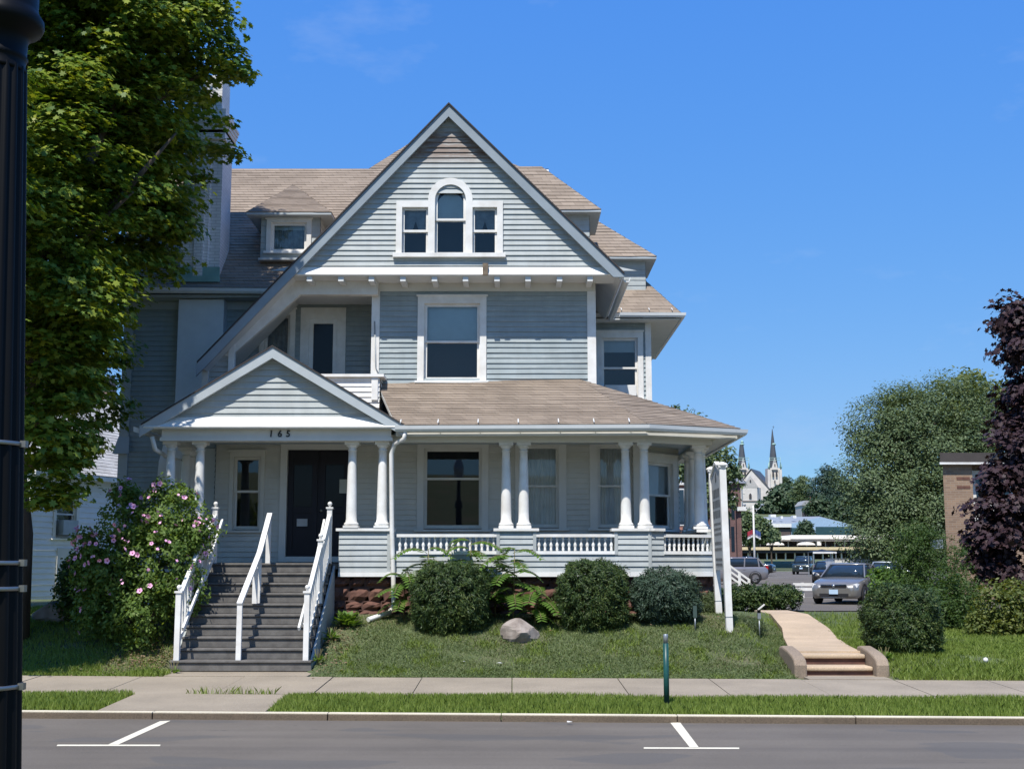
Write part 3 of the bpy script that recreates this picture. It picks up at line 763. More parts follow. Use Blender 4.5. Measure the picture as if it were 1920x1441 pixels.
# balcony floor, ceiling and parapet
bf = MB(); bf.box(-6.5, yc_ + .08, 5.25, XC0 - .03, YL - .03, 5.35); obj('balcony_floor', bf, M['step'], house)
bc = MB(); bc.box(-5.5, yc_ + .21, 8.12, XC0, YL - .05, 8.2); obj('balcony_ceiling', bc, M['soffit'], house)
yp_ = YW - .55
pa, pb_ = px(545, 707, yp_), px(712, 707, yp_)
pw = lapped(FY(yp_), [(pa.x, 5.1), (pb_.x, 5.1), (pb_.x, pa.z), (pa.x, pa.z)], LAP, OUT)
obj('parapet', pw, M['white_worn'], house)
frs, L = wall_frame((pb_.x, yp_, 0), (pb_.x, YW, 0)); obj('parapet', lapped(frs, [(0, 5.1), (L, 5.1), (L, pa.z), (0, pa.z)], LAP, OUT), M['siding'], house)
pc = MB(); pc.box(pa.x, yp_ - .1, pa.z, pb_.x + .1, yp_ + .1, pa.z + .06); pc.box(pb_.x - .1, yp_ + .101, pa.z, pb_.x + .1, YW - .04, pa.z + .06)
obj('parapet_cap', pc, M['white'], house)
b = MB(); b.box(px(697, 720, yp_).x, yp_ - .06, px(700, 750, yp_).z, px(709, 720, yp_).x, yp_ + .04, pa.z); obj('corner_board', b, M['white'], house)
cd = MB(); cd.tube([(px(703, 603, YW).x, YW - .06, px(703, 603, YW).z), (px(705, 690, YW).x, YW - .06, px(705, 690, YW).z), (px(718, 714, YW).x, YW - .09, px(718, 716, YW).z)], .012, 6); obj('cable', cd, M['galv'], house)

# ---- dormers
def dormer(x0, x1, y0, y1, z0, z1, ov, ridge_a, ridge_b, front, win=None, name='dormer', th=.1):
    """box dormer with a hipped roof; front: which way it looks"""
    mb = MB()
    for p, q in (((x0, y0), (x1, y0)), ((x1, y0), (x1, y1)), ((x1, y1), (x0, y1)), ((x0, y1), (x0, y0))):
        f, L = wall_frame((p[0], p[1], 0), (q[0], q[1], 0)); lapped(f, [(0, z0), (L, z0), (L, z1), (0, z1)], .14, .015, [] if not (win and p[1] == y0 == q[1]) else [(win[0] - x0 + .05, win[1], win[2] - x0 - .05, win[3] - .05)], mb=mb, seg=.3)
    dm = obj(name, mb, M['siding'], house)
    A, B = Vector(ridge_a), Vector(ridge_b)
    e = [Vector((x0 - ov, y0 - ov, z1)), Vector((x1 + ov, y0 - ov, z1)), Vector((x1 + ov, y1 + ov, z1)), Vector((x0 - ov, y1 + ov, z1))]
    if front == 'x': pl = [[e[0], e[1], A, B], [e[1], e[2], A], [e[2], e[3], B, A]]
    else: pl = [[e[0], e[1], A], [e[1], e[2], B, A], [e[3], e[0], A, B]]
    rm = MB(); dk = MB()
    for p in pl: roof_plane(p, mb=rm, lift=.005)
    r = obj('roof', rm, M['roof'], dm)
    ed = MB(); ed.prism([p - Z * .055 for p in e], (0, 0, .05)); obj('soffit', ed, M['greytrim'], dm)
    return dm
d1x = px(1105, 420, 30.3).x
e1 = px(1127, 393, 30.0)
ov = e1.x - d1x
dormer(-1.2, d1x, 30.0 + ov, 32.2 - ov, 9.0, e1.z, ov, px(1015, 313, 31.1), Vector((-1.2, 31.1, px(1015, 313, 31.1).z)), 'x')
d2x = px(1210, 510, 32.2).x; e2 = px(1231, 481, 31.9); ov = e2.x - d2x
dormer(1.0, d2x, 31.9 + ov, 34.2 - ov, 8.6, e2.z, ov, px(1120, 415, 33.05), Vector((.6, 33.05, px(1120, 415, 33.05).z)), 'x')
yd = 29.3
dx0, dx1 = px(489, 450, yd).x, px(600, 450, yd).x; de = px(545, 398, yd - .3)
WD = rect(500, 412, 584, 472, yd)
dpk = px(550, 347, 32.2)
dm = dormer(dx0, dx1, yd, 32.4, 9.0, de.z, .3, dpk, dpk + Vector((0, .6, 0)), 'y', WD)
dw = window(house, FY(yd), *WD, cas=.11, top=.07, lower=.0, curtain='lace', blind=.2)
db = MB(); p = px(540, 490, yd); db.box(dx0 + .0, yd - .25, p.z - .02, dx1, yd + .1, p.z + .03); obj('ledge', db, M['greytrim'], dm)

# ---- chimney: painted brick stack over the eave and the white breast below
ch = MB()
cf = 28.75
c0, c1 = px(340, 440, cf).x, px(413, 440, cf).x
zt = px(380, 140, cf).z
ch.box(c0, cf, 8.5, c1, cf + .95, px(380, 262, cf).z)
ch.box(c0 - .02, cf - .07, px(380, 262, cf).z, c1 + .05, cf + 1.0, px(380, 205, cf).z)
ch.box(c0 + .06, cf + .06, px(380, 205, cf).z, c1 - .08, cf + .85, zt)
pa_, pb2 = px(367, 440, cf).x, px(392, 440, cf).x
ch.box(c0 + .02, cf - .08, 8.55, pb2, cf - .001, px(380, 280, cf).z - .3)
ch.box(pa_, cf - .14, 8.6, pb2 - .1, cf - .081, px(380, 280, cf).z - .5)
for k in range(5): ch.box(c0 - .02 - .02 * k, cf - .07 - .02 * k, px(380, 205, cf).z + .08 * k - .6, c1 + .05 + .02 * k, cf + 1.0 + .02 * k, px(380, 205, cf).z + .08 * k - .53)
chim = obj('chimney', ch, M['chimney'], house)
fl = MB(); fl.box(c0 - .06, cf - .12, 8.62, c1 + .04, cf - .085, 8.95); fl.box(c0 - .08, cf - .2, 8.58, c1 + .06, cf - .121, 8.72); obj('flashing', fl, M['copper'], chim)
br_ = MB(); bx0, bx1 = px(334, 600, 28.65).x, px(419, 600, 28.65).x
for za, zb_, e0, e1_ in ((5.8, 8.18, 0, 0), (4.4, 5.8, -.32, 0), (1.0, 4.4, -.5, .0)):
    e_up = 0 if zb_ > 6 else (0 if za > 4.5 and zb_ < 6 and za >= 4.4 else -.32)
    up = {8.18: 0, 5.8: 0, 4.4: -.32}[zb_]
    br_.prism([(bx0 + e0, 28.65, za), (bx1, 28.65, za), (bx1, 28.65, zb_), (bx0 + up, 28.65, zb_)], (0, .34, 0))
obj('chimney_breast', br_, mat('breast_paint', (.74, .75, .75), .6, var=.05), house)
# ================================================================== porch (all parts of the house)
EV = 4.84                                   # porch eave level
A_, B_, C_, D_ = Vector((-2.35, 25.2, EV)), Vector((2.70, 24.98, EV)), Vector((4.74, 25.9, EV)), Vector((4.74, 33.0, EV))
I0, I1, I2 = Vector((-3.0, YW, 6.1)), Vector((1.5, YW, 6.14)), Vector((1.84, 33.0, 6.2))
def onplane(a, b, c, q):                     # drop q vertically onto the plane a b c
    n = (b - a).cross(c - a); return Vector((q.x, q.y, a.z - ((q.x - a.x) * n.x + (q.y - a.y) * n.y) / n.z))
I0 = onplane(A_, B_, I1, I0); D_ = Vector((4.74, 33.0, EV)); I2 = onplane(C_, D_, I1, I2)
roof([[A_, B_, I1, I0], [B_, C_, I1], [C_, D_, I2, I1]], lap=.115, name='porch_roof', th=.09)
gutter([A_ + Vector((0, -.08, -.06)), B_ + Vector((.02, -.08, -.06)), C_ + Vector((.06, -.06, -.06)), D_ + Vector((.08, 0, -.06))])
straps([A_.lerp(B_, k) + Vector((0, -.03, .02)) for k in (.02, .17, .33, .49, .65, .79, .93)])
FLR = [Vector((-7.3, YP, 0)), Vector((2.80, YP, 0)), Vector((4.2, 26.15, 0)), Vector((4.2, 32.5, 0))]
# floor, ceiling, beam
fl = MB(); poly = [(p.x, p.y, FLZ - .12) for p in FLR] + [(-7.3, 32.5, FLZ - .12)]
fl.prism(poly, (0, 0, .12)); obj('porch_floor', fl, M['step'], house)
cl = MB(); cl.prism([(-7.1, 25.7, 4.70), (-2.4, 25.7, 4.70), (-2.4, 25.45, 4.70), (2.8, 25.35, 4.70), (4.5, 26.15, 4.70), (4.5, 32.9, 4.70), (-7.1, 32.9, 4.70)], (0, 0, .03)); obj('porch_ceiling', cl, M['ceiling'], house)
def path_boards(mb, P, w, z0, z1, off=0):
    for p, q in zip(P[:-1], P[1:]):
        d = (q - p).normalized(); n = d.cross(Z)
        a = p + n * off; b = q + n * off
        mb.prism([(a.x, a.y, z0), (b.x, b.y, z0), (b.x - n.x * w, b.y - n.y * w, z0), (a.x - n.x * w, a.y - n.y * w, z0)], (0, 0, z1 - z0))
be = MB(); beam = [Vector((-2.5, 25.58, 0)), Vector((2.74, 25.58, 0)), Vector((4.2, 26.28, 0)), Vector((4.2, 32.5, 0))]
path_boards(be, beam, .16, 4.55, 4.697, .0)
obj('porch_beam', be, M['cream'], house)
fs = MB(); path_boards(fs, [A_ + Vector((0, .07, 0)), B_ + Vector((0, .07, 0)), C_ + Vector((-.06, .03, 0)), D_ + Vector((-.06, 0, 0))], .03, EV - .2, EV - .095)
path_boards(fs, [Vector((-2.5, 25.52, 0)), Vector((2.76, 25.5, 0)), Vector((4.28, 26.24, 0)), Vector((4.28, 32.5, 0))], .02, 4.66, 4.695)
obj('fascia', fs, M['cream'], house)
sf = MB(); sf.add([(A_.x, A_.y + .1, EV - .17), (B_.x, B_.y + .1, EV - .17), (C_.x - .1, C_.y, EV - .17), (D_.x - .1, D_.y, EV - .17), (4.28, 32.5, 4.69), (4.28, 26.24, 4.69), (2.76, 25.5, 4.69), (-2.5, 25.52, 4.69)],
                   [(0, 1, 6, 7), (1, 2, 5, 6), (2, 3, 4, 5)]); obj('soffit', sf, M['soffit'], house)
# ---- entry gable
YE = 25.18
gp, gl2, gr2 = px(512, 652, YE), px(266, 801, YE), px(757, 794, YE)
zl = (gl2.z + gr2.z) / 2
yb = 28.0
roof([[(gl2.x, YE, zl), (gl2.x, yb, zl), (gp.x, yb, gp.z), (gp.x, YE, gp.z)], [(gr2.x, YE, zl), (gr2.x, 27.0, zl), (gp.x, yb, gp.z), (gp.x, YE, gp.z)]], name='porch_roof', lap=.115, th=.09)
YF = YE + .17
gb1, gb2, gtt = px(322, 782, YF), px(716, 778, YF), px(512, 668, YF)
zg = px(512, 781, YF).z
obj('gable_wall', lapped(FY(YF), [(gb1.x - .25, zg - .06), (gb2.x + .25, zg - .06), (gb2.x + .1, zg), (gtt.x, gtt.z + .08), (gb1.x - .1, zg)], .128, .032, jz=.005, jd=.003), M['siding'], house)
rake((gp.x, 0, gp.z + .015), (gr2.x + .03, 0, zl - .005), .23, YE - .06, YE + .02, 'greytrim')
rake((gp.x, 0, gp.z + .015), (gl2.x - .03, 0, zl - .005), .23, YE - .06, YE + .02, 'greytrim')
dk = MB()
for q in (gl2, gr2): dk.prism([(gp.x, YE - .09, gp.z + .045), (q.x, YE - .09, zl + .03), (q.x, YE - .09, zl + .0), (gp.x, YE - .09, gp.z + .016)], (0, .2, 0))
obj('shingle_edge', dk, M['roofedge'], house)
sk = MB(); s0, s1 = px(270, 803, YE), px(752, 799, YE); zz = px(512, 800.5, YE).z
sk.add([(s0.x, YE - .08, zz), (s1.x, YE - .08, zz), (gb2.x + .16, YF - .03, zg - .01), (gb1.x - .16, YF - .03, zg - .01), (s0.x, YE - .05, zz - .03), (s1.x, YE - .05, zz - .03)], [(0, 1, 2, 3), (0, 4, 5, 1)])
obj('skirt_board', sk, M['white_worn'], house)
sf = MB(); sf.box(s0.x + .06, YE - .04, zz - .035, s1.x - .05, yb - .4, zz - .012); obj('soffit', sf, M['soffit'], house)
ent = MB(); e0, e1 = px(308, 815, 25.5).x, px(735, 815, 25.5).x
ent.box(e0, 25.31, 4.62, e1, 25.62, zz - .036); ent.box(e0, 25.621, 4.62, e0 + .16, YW - .03, zz - .036)
obj('entablature', ent, M['cream'], house)
ar = MB(); ar.box(e0 - .03, 25.285, 4.55, e1 + .03, 25.66, 4.619); ar.box(e0 - .03, 25.661, 4.55, e0 + .19, YW - .03, 4.619); obj('architrave', ar, M['cream'], house)
for ch_, u in (('1', 508), ('6', 524.5), ('5', 540)):
    cu = bpy.data.curves.new('numeral', 'FONT'); cu.body = ch_; cu.size = .185; cu.extrude = .012; cu.offset = .002; cu.align_x = 'CENTER'; cu.shear = .08
    to = bpy.data.objects.new('numeral_source', cu); me = bpy.data.meshes.new_from_object(to); me.name = 'house_number'; bpy.data.objects.remove(to)
    p = px(u, 818.5, 25.31); o = link('house_number', me, M['numeral'], house)
    o.rotation_euler = (pi / 2, 0, 0); o.location = Vector((p.x, 25.297, p.z)) - Vector(house.location)
# ---- columns
def column(x, y, z0=2.80, z1=4.55, m='white'):
    mb = MB(); h = z1 - z0; r = .108
    mb.box(x - .15, y - .15, z0, x + .15, y + .15, z0 + .05)
    prof = [(.135, .051), (.148, .075), (.148, .095), (.125, .115), (.116, .125), (.114, .16)]
    for k in range(9):
        t = k / 8; prof.append((r * (1 - .27 * t ** 1.6), .17 + (h - .36) * t))
    rt = prof[-1][0]
    prof += [(rt + .014, h - .185), (rt + .014, h - .165), (rt, h - .16), (rt, h - .12), (rt + .025, h - .10), (rt + .045, h - .075), (rt + .045, h - .06)]
    mb.lathe((x, y, z0), prof, 28)
    mb.box(x - .145, y - .145, z1 - .06, x + .145, y + .145, z1 - .001)
    return obj('porch_column', mb, M[m], house)
YC = 25.74
for u in (319, 374, 660, 717): column(pX(u, 25.58, 905), 25.58)
for u in (949, 982, 1173, 1208): column(pX(u, YC, 905), YC)
for x, y in ((3.93, 26.40), (4.06, 26.85), (4.03, 28.0), (4.03, 28.7)): column(x, y)
for y in (26.9, 27.35): column(e0 + .1, y)
# ---- parapet: boarded pedestals with caps, and railings between them
SB = 1.92                                    # bottom of the boarding
yp = YP - .04
frP = FY(yp)
xa, xe = px(633, 1000, yp).x, 2.80
zcap = 2.74
def ped(u0, u1, ztop=zcap):
    a = u0 if abs(u0) < 20 else px(u0, 1000, yp).x; b = u1 if abs(u1) < 20 else px(u1, 1000, yp).x
    return a, b
P1, P2, P3 = ped(636, 733), ped(931, 1005), ped(1152, xe)
GAPZ = 2.27                                  # boarding height below the railings
body = [(P1[0], SB), (xe, SB), (xe, zcap), (P3[0], zcap), (P3[0], GAPZ), (P2[1], GAPZ), (P2[1], zcap), (P2[0], zcap), (P2[0], GAPZ), (P1[1], GAPZ), (P1[1], zcap), (P1[0], zcap)]
obj('porch_skirt', lapped(frP, body, .112, .028, jz=.004, jd=.003), M['siding'], house)
q0 = Vector((2.80, yp, 0)); q1 = Vector((4.24, yp + .66, 0)); q2 = Vector((4.26, 32.5, 0))
frF, LF = wall_frame(q0, q1)
rf0, rf1 = .30, LF - .14
obj('porch_skirt', lapped(frF, [(0, SB), (LF, SB), (LF, zcap), (rf1, zcap), (rf1, GAPZ), (rf0, GAPZ), (rf0, zcap), (0, zcap)], .112, .028), M['siding'], house)
frS, LS = wall_frame(q1, q2)
obj('porch_skirt', lapped(frS, [(0, SB), (LS, SB), (LS, zcap), (0, zcap)], .112, .028), M['siding'], house)
bk = MB(); path_boards(bk, [Vector((P1[0], yp, 0)), q0, q1, q2], .1, SB + .01, GAPZ - .06, -.03); obj('skirt_backing', bk, M['soffit'], house)
tr = MB(); path_boards(tr, [Vector((P1[0], yp, 0)), q0, q1, q2], .06, SB - .09, SB, .045); obj('water_table', tr, M['white_worn'], house)
def cap(fr, a, b, depth=.42):
    c = MB(); c.lbox(fr, a - .06, zcap, -depth, b + .06, zcap + .055, .07); return obj('pedestal_cap', c, M['white'], house)
cap(frP, *P1); cap(frP, *P2); cap(frP, P3[0], P3[1] + .02); cap(frF, -.0, rf0 - .05); cap(frF, rf1 + .06, LF)
cc = MB(); cc.lbox(frS, .05, zcap - .005, -.4, LS, zcap + .052, .065); obj('pedestal_cap', cc, M['white'], house)
def pedback(fr, a, b):
    c = MB(); c.lbox(fr, a, GAPZ - .05, -.4, b, zcap - .001, -.01); return obj('pedestal', c, M['siding'], house)
for p in (P1, P2, P3): pedback(frP, *p)
pedback(frF, .0, rf0); pedback(frF, rf1, LF)
for u in (P1[1] - .07, P2[0], P2[1] - .06, P3[0], xe - .05):
    cb = MB(); cb.lbox(frP, u, SB if u in (P1[1] - .07, xe - .05) else GAPZ, .0, u + .065, zcap - .001, .032); obj('corner_board', cb, M['siding'], house)
def railing(fr, a, b, n, z0=GAPZ, z1=zcap - .06):
    t = MB(); t.lbox(fr, a, z1 - .06, -.13, b, z1, .03); r = obj('porch_railing', t, M['white'], house)
    t = MB(); t.lbox(fr, a, z0 + .005, -.12, b, z0 + .07, .04); obj('bottom_rail', t, M['white_worn'], r)
    O, U, V, N = fr
    for i in range(n):
        u = a + (b - a) * (i + .5) / n; p = O + U * u + N * -.05
        m_ = MB(); h = z1 - .06 - (z0 + .07)
        m_.lathe((p.x, p.y, z0 + .07), [(.026, 0), (.026, .05), (.018, .06), (.032, .1), (.034, .13), (.022, h - .12), (.017, h - .07), (.026, h - .05), (.026, h)], 8)
        obj('baluster', m_, M['white'], r)
railing(frP, P1[1] + .12, P2[0], 17); railing(frP, P2[1], P3[0], 13); railing(frF, rf0, rf1, 10)
# ---- brownstone foundation: rough blocks
def blocks(fr, L, z0, z1):
    O, U, V, N = fr
    bk = MB(); bk.lbox(fr, 0, z0, -.2, L, z1, -.03); f = obj('foundation', bk, M['mortar'], house)
    mb = MB(); z = z0
    while z < z1 - .05:
        h = min(random.uniform(.17, .3), z1 - z); u = 0.0
        if z1 - z - h < .1: h = z1 - z
        while u < L:
            w = random.uniform(.22, .6); w = min(w, L - u)
            if L - u - w < .12: w = L - u
            n, m_ = max(3, int(w / .09)), 3; vs = []
            for j in range(m_ + 1):
                for i in range(n + 1):
                    e = min(i, n - i, j, m_ - j) == 0
                    d = -.03 if e else random.uniform(.0, .075)
                    uu = u + .012 + (w - .024) * i / n + (random.uniform(-.012, .012) if e else random.uniform(-.02, .02)); vv = z + .012 + (h - .024) * j / m_ + random.uniform(-.012, .012)
                    vs.append(O + U * uu + V * vv + N * d)
            mb.add(vs, [(j * (n + 1) + i, j * (n + 1) + i + 1, (j + 1) * (n + 1) + i + 1, (j + 1) * (n + 1) + i) for j in range(m_) for i in range(n)])
            u += w
        z += h
    obj('stonework', mb, M['brownstone'], f)
for p, q in ((Vector((P1[0] - .35, yp + .1, 0)), Vector((2.76, yp + .1, 0))), (Vector((2.76, yp + .1, 0)), Vector((4.18, yp + .76, 0))), (Vector((4.18, yp + .76, 0)), Vector((4.18, 32, 0)))):
    f, L = wall_frame(p, q); blocks(f, L, .7, SB - .095)
f, L = wall_frame((-7.3, YP + .05, 0), (-6.1, YP + .05, 0)); blocks(f, L, .7, SB)
# ---- downspouts
def pipe(pts, r=.045, name='downspout'):
    mb = MB(); mb.tube(pts, r, 10); return obj(name, mb, M['white'], house)
yd_ = 25.12
d0 = px(760, 806, yd_)
pipe([d0, px(758, 822, yd_), px(740, 832, 25.35), px(734, 850, 25.42), px(735, 1000, 25.42), px(738, 1100, 25.4)] + [Vector((q.x, q.y, float(gz(q.x, q.y)) + h)) for q, h in ((px(738, 1140, 25.38), .17), (px(730, 1160, 25.25), .06), (px(712, 1170, 25.0), .05), (px(690, 1178, 24.75), .05))], .047)
pipe([px(285, 818, 25.3), px(291, 842, 25.35), px(304, 850, 25.7), px(312, 856, 26.4), Vector((e0 - .05, 27.2, 4.3)), Vector((e0 - .05, 27.2, 1.2))])
ob = MB(); ob.prism([gl2 + Vector((-.05, 0, -.02)), gl2 + Vector((-.05, 2.5, -.02)), gl2 + Vector((-.17, 2.5, .02)), gl2 + Vector((-.17, 0, .02))], (0, 0, -.1)); obj('gutter', ob, M['gutter'], house)

# ---- front steps and their railings
SX0, SX1 = -6.02, -3.62
NS, RUN, RISE, Y0, Z0 = 10, .285, .19, 22.72, .2
for i in range(NS):
    z = Z0 + RISE * (i + 1); y = Y0 + RUN * i
    if i == NS - 1: z = FLZ - .0
    m_ = MB(); ye = y + RUN + .05 if i < NS - 1 else YP - .001
    w = .06 if i == 0 else 0
    m_.box(SX0 - w, y - .03, z - .045, SX1 + w, ye, z - (.001 if i == NS - 1 else 0)); m_.box(SX0 - w, y, z - RISE, SX1 + w, y + .03, z - .046)
    obj('step', m_, M['step'], house, bevel=.012)
for x in (SX0 - .05, SX1 + .011):
    st = MB(); st.prism([(x, Y0 - .02, Z0 - .1), (x, YP, Z0 - .1), (x, YP, FLZ - .05), (x, Y0 + .15, Z0 + RISE * .9)], (.04, 0, 0)); obj('stringer', st, M['siding'], house)
def newel(x, y, z, h, w=.095, ball=True):
    m_ = MB(); m_.box(x - w / 2, y - w / 2, z, x + w / 2, y + w / 2, z + h)
    m_.box(x - w * .72, y - w * .72, z + h, x + w * .72, y + w * .72, z + h + .035)
    if ball: m_.lathe((x, y, z + h + .036), [(.02, 0), (.024, .015), (.016, .03)], 10); m_.ball((x, y, z + h + .1), .046, 12)
    return obj('newel_post', m_, M['white'], house)
def zs(y): return Z0 + RISE * (1 + (y - Y0) / RUN)
ymid = Y0 + RUN * 5.3
for x, sgn in ((SX0 + .05, 1), (SX1 - .05, -1)):
    ys = (Y0 + .06, ymid, YP - .2)
    zb_ = (Z0 + RISE, Z0 + RISE * 6, FLZ - .02)
    for y, z in zip(ys, zb_): newel(x, y, z, 1.18 if y != ys[2] else 1.1)
    for k in (0, 1):
        ya, yb2 = ys[k] + .05, ys[k + 1] - .05
        zt0, zt1 = zb_[k] + (1.12 if k == 0 else 1.02), zb_[k + 1] + (.72 if k == 0 else .95)
        zt1 = zt0 + (yb2 - ya) * RISE / RUN * 1.0
        lo = .82
        t = MB(); t.bar((x, ya, zt0), (x, yb2, zt1), .075, .06); r = obj('stair_railing', t, M['white'], house)
        t = MB(); t.bar((x, ya, zt0 - lo), (x, yb2, zt1 - lo), .05, .06); obj('bottom_rail', t, M['white'], r)
        n = 8
        for i in range(n):
            f_ = (i + .5) / n; y = ya + (yb2 - ya) * f_; zt_ = zt0 + (zt1 - zt0) * f_
            b = MB(); b.box(x - .017, y - .017, zt_ - lo + .02, x + .017, y + .017, zt_ - .02); obj('baluster', b, M['white'], r)
    h_ = MB(); xx = x + sgn * .12
    h_.bar((xx, Y0 - .05, zs(Y0) + .55), (xx, ymid - .1, zs(ymid - .1) + .55), .04, .07); h_.bar((xx - sgn * .06, Y0 + .2, zs(Y0 + .2) + .5), (xx, Y0 + .2, zs(Y0 + .2) + .5), .03, .03)
    h_.bar((xx, ymid + .25, zs(ymid) + .75), (xx, YP - .1, FLZ + .85), .04, .07)
    obj('handrail', h_, M['white'], house)
xm = -4.88
mh = MB(); pts = [(Y0 + .05, Z0 + RISE + .98), (ymid - .1, zs(ymid) + .72), (ymid + .22, zs(ymid) + .9), (YP - .18, FLZ + .98)]
for (ya, za), (yb2, zb2) in zip(pts[:-1], pts[1:]): mh.bar((xm, ya, za), (xm, yb2, zb2), .1, .05)
mh_o = obj('handrail', mh, M['white'], house)
for y, z, h in ((Y0 + .1, Z0 + RISE, .98), (ymid - .12, Z0 + RISE * 6, .66), (ymid + .2, Z0 + RISE * 6, .84), (YP - .25, FLZ - .01, .88)):
    b = MB(); b.box(xm - .045, y - .035, z, xm + .045, y + .035, z + h); obj('post', b, M['white'], mh_o)
# ================================================================== ground
def tag(o, kind): o['kind'] = kind; return o
def sheet(name, xs, ys, zf, m, keep=None, kind='structure'):
    X, Y = np.meshgrid(xs, ys); Zv = zf(X, Y)
    V = np.stack([X, Y, Zv], -1).reshape(-1, 3); nx, ny = len(xs), len(ys)
    i = np.arange(nx - 1)[None, :] + nx * np.arange(ny - 1)[:, None]
    Fq = np.stack([i, i + 1, i + nx + 1, i + nx], -1).reshape(-1, 4)
    if keep is not None:
        c = V[Fq].mean(1); Fq = Fq[keep(c[:, 0], c[:, 1])]
    me = bpy.data.meshes.new(name); me.from_pydata(V.tolist(), [], Fq.tolist()); me.polygons.foreach_set('use_smooth', [True] * len(Fq))
    o = link(name, me, m); return tag(o, kind)
gm_, t, b = nodes('lawn_soil')
v = coords(t)
n1 = ramp(t, noise(t, v, .5, 4), [(0.3, (.075, .105, .04)), (0.5, (.10, .125, .05)), (.72, (.16, .13, .08))])
n2 = noise(t, v, 14, 5, .7)
col = mixc(t, ramp(t, n2, [(.45, (0, 0, 0)), (.75, (.7, .7, .7))]), n1, (.035, .055, .018))
col = mixc(t, ramp(t, noise(t, v, .9, 3), [(.62, (0, 0, 0)), (.78, (.8, .8, .8))]), col, (.13, .105, .06))
t.links.new(col, b.inputs['Base Color']); b.inputs['Roughness'].default_value = .95; bump(t, b, n2, .8, .05)
xs = np.concatenate([np.linspace(-1500, -60, 12), np.linspace(-50, -14, 19), np.linspace(-13, 12, 101), np.linspace(13, 60, 40), np.linspace(70, 1500, 20)])
ys = np.concatenate([np.linspace(-400, -40, 8), np.linspace(-30, 4, 18), np.linspace(4.5, 16.5, 8), np.linspace(16.8, 30, 89), np.linspace(30.5, 60, 50), np.linspace(62, 600, 90), np.linspace(620, 2500, 14)])
sheet('ground', xs, ys, lambda X, Y: gz(X, Y) - .03 - np.where((Y - curb(X) < .3) & (Y - curb(X) > -12.4), .12, 0), gm_)
# road
am, t, b = nodes('asphalt')
v = coords(t)
c = ramp(t, noise(t, v, .35, 4), [(.3, (.114, .100, .084)), (.7, (.152, .134, .113))])
c = mixc(t, .55, c, ramp(t, noise(t, v, 110, 2, .8), [(.3, (.42, .42, .42)), (.7, (1.62, 1.6, 1.56))]), 'MULTIPLY')
lane = noise(t, coords(t, (.05, 1.6, 1)), 1.0, 3)
c = mixc(t, .6, c, ramp(t, lane, [(.35, (.78, .78, .8)), (.6, (1.08, 1.08, 1.07))]), 'MULTIPLY')
c = mixc(t, ramp(t, noise(t, coords(t, (.7, 2.4, 1)), 1.3, 6, .75), [(.64, (0, 0, 0)), (.7, (.75, .75, .75))]), c, (.055, .055, .057))
t.links.new(c, b.inputs['Base Color']); b.inputs['Roughness'].default_value = .85; b.inputs['Specular IOR Level'].default_value = .3
patch = noise(t, coords(t, (.5, 1.1, 1)), .9, 2, .4)
c2_ = mixc(t, ramp(t, patch, [(.60, (0, 0, 0)), (.615, (.45, .45, .45))]), c, (.085, .084, .083))
spot = noise(t, coords(t, (1, 1, 1)), 5.5, 3, .6)
c2_ = mixc(t, ramp(t, spot, [(.70, (0, 0, 0)), (.76, (.6, .6, .6))]), c2_, (.05, .05, .05))
t.links.new(c2_, b.inputs['Base Color'])
bump(t, b, noise(t, v, 160, 2), .5, .006)
M['asphalt'] = am
rd = MB()
xr = np.linspace(-120, 120, 61)
for x0, x1 in zip(xr[:-1], xr[1:]):
    for s0, s1, z0, z1 in ((-12.2, -6, -.02, .03), (-6, .05, .03, -.02)):
        rd.quad((x0, curb(x0) + s0, z0), (x1, curb(x1) + s0, z0), (x1, curb(x1) + s1, z1), (x0, curb(x0) + s1, z1))
tag(obj('road', rd, am), 'structure')
def conc(name, c, dark=.62, speck=1.0):
    m, t, b = nodes(name); v = coords(t)
    col = ramp(t, noise(t, v, .8, 5), [(.3, tuple(x * .8 for x in c)), (.7, tuple(x * 1.1 for x in c))])
    col = mixc(t, .7 * speck, col, ramp(t, noise(t, v, 55, 3, .8), [(.32, (dark, dark, dark)), (.68, (1.3, 1.28, 1.25))]), 'MULTIPLY')
    t.links.new(col, b.inputs['Base Color']); b.inputs['Roughness'].default_value = .9; bump(t, b, noise(t, v, 70, 3), .5, .008)
    return m
M['walk'] = conc('sidewalk_concrete', (.305, .258, .195)); M['path'] = conc('path_concrete', (.50, .385, .265))
M['kerb'] = conc('kerb_stone', (.15, .115, .08), .4); M['kerbtop'] = conc('kerb_top', (.62, .56, .43), .85)
kb = MB(); kt = MB(); x = -60.0
while x < 60:
    L = 2.4 + random.uniform(-.1, .1); a, b_ = x + .006, x + L - .006
    for mb, s0, s1, z0, z1 in ((kb, .05, .2, -.1, .064), (kt, .052, .198, .0641, .076)):
        mb.prism([(a, curb(a) + s0, z0), (b_, curb(b_) + s0, z0), (b_, curb(b_) + s1, z0), (a, curb(a) + s1, z0)], (0, 0, z1 - z0))
    x += L
ko = tag(obj('kerb', kb, M['kerb'], bevel=.012), 'structure'); obj('kerb_top', kt, M['kerbtop'], ko)
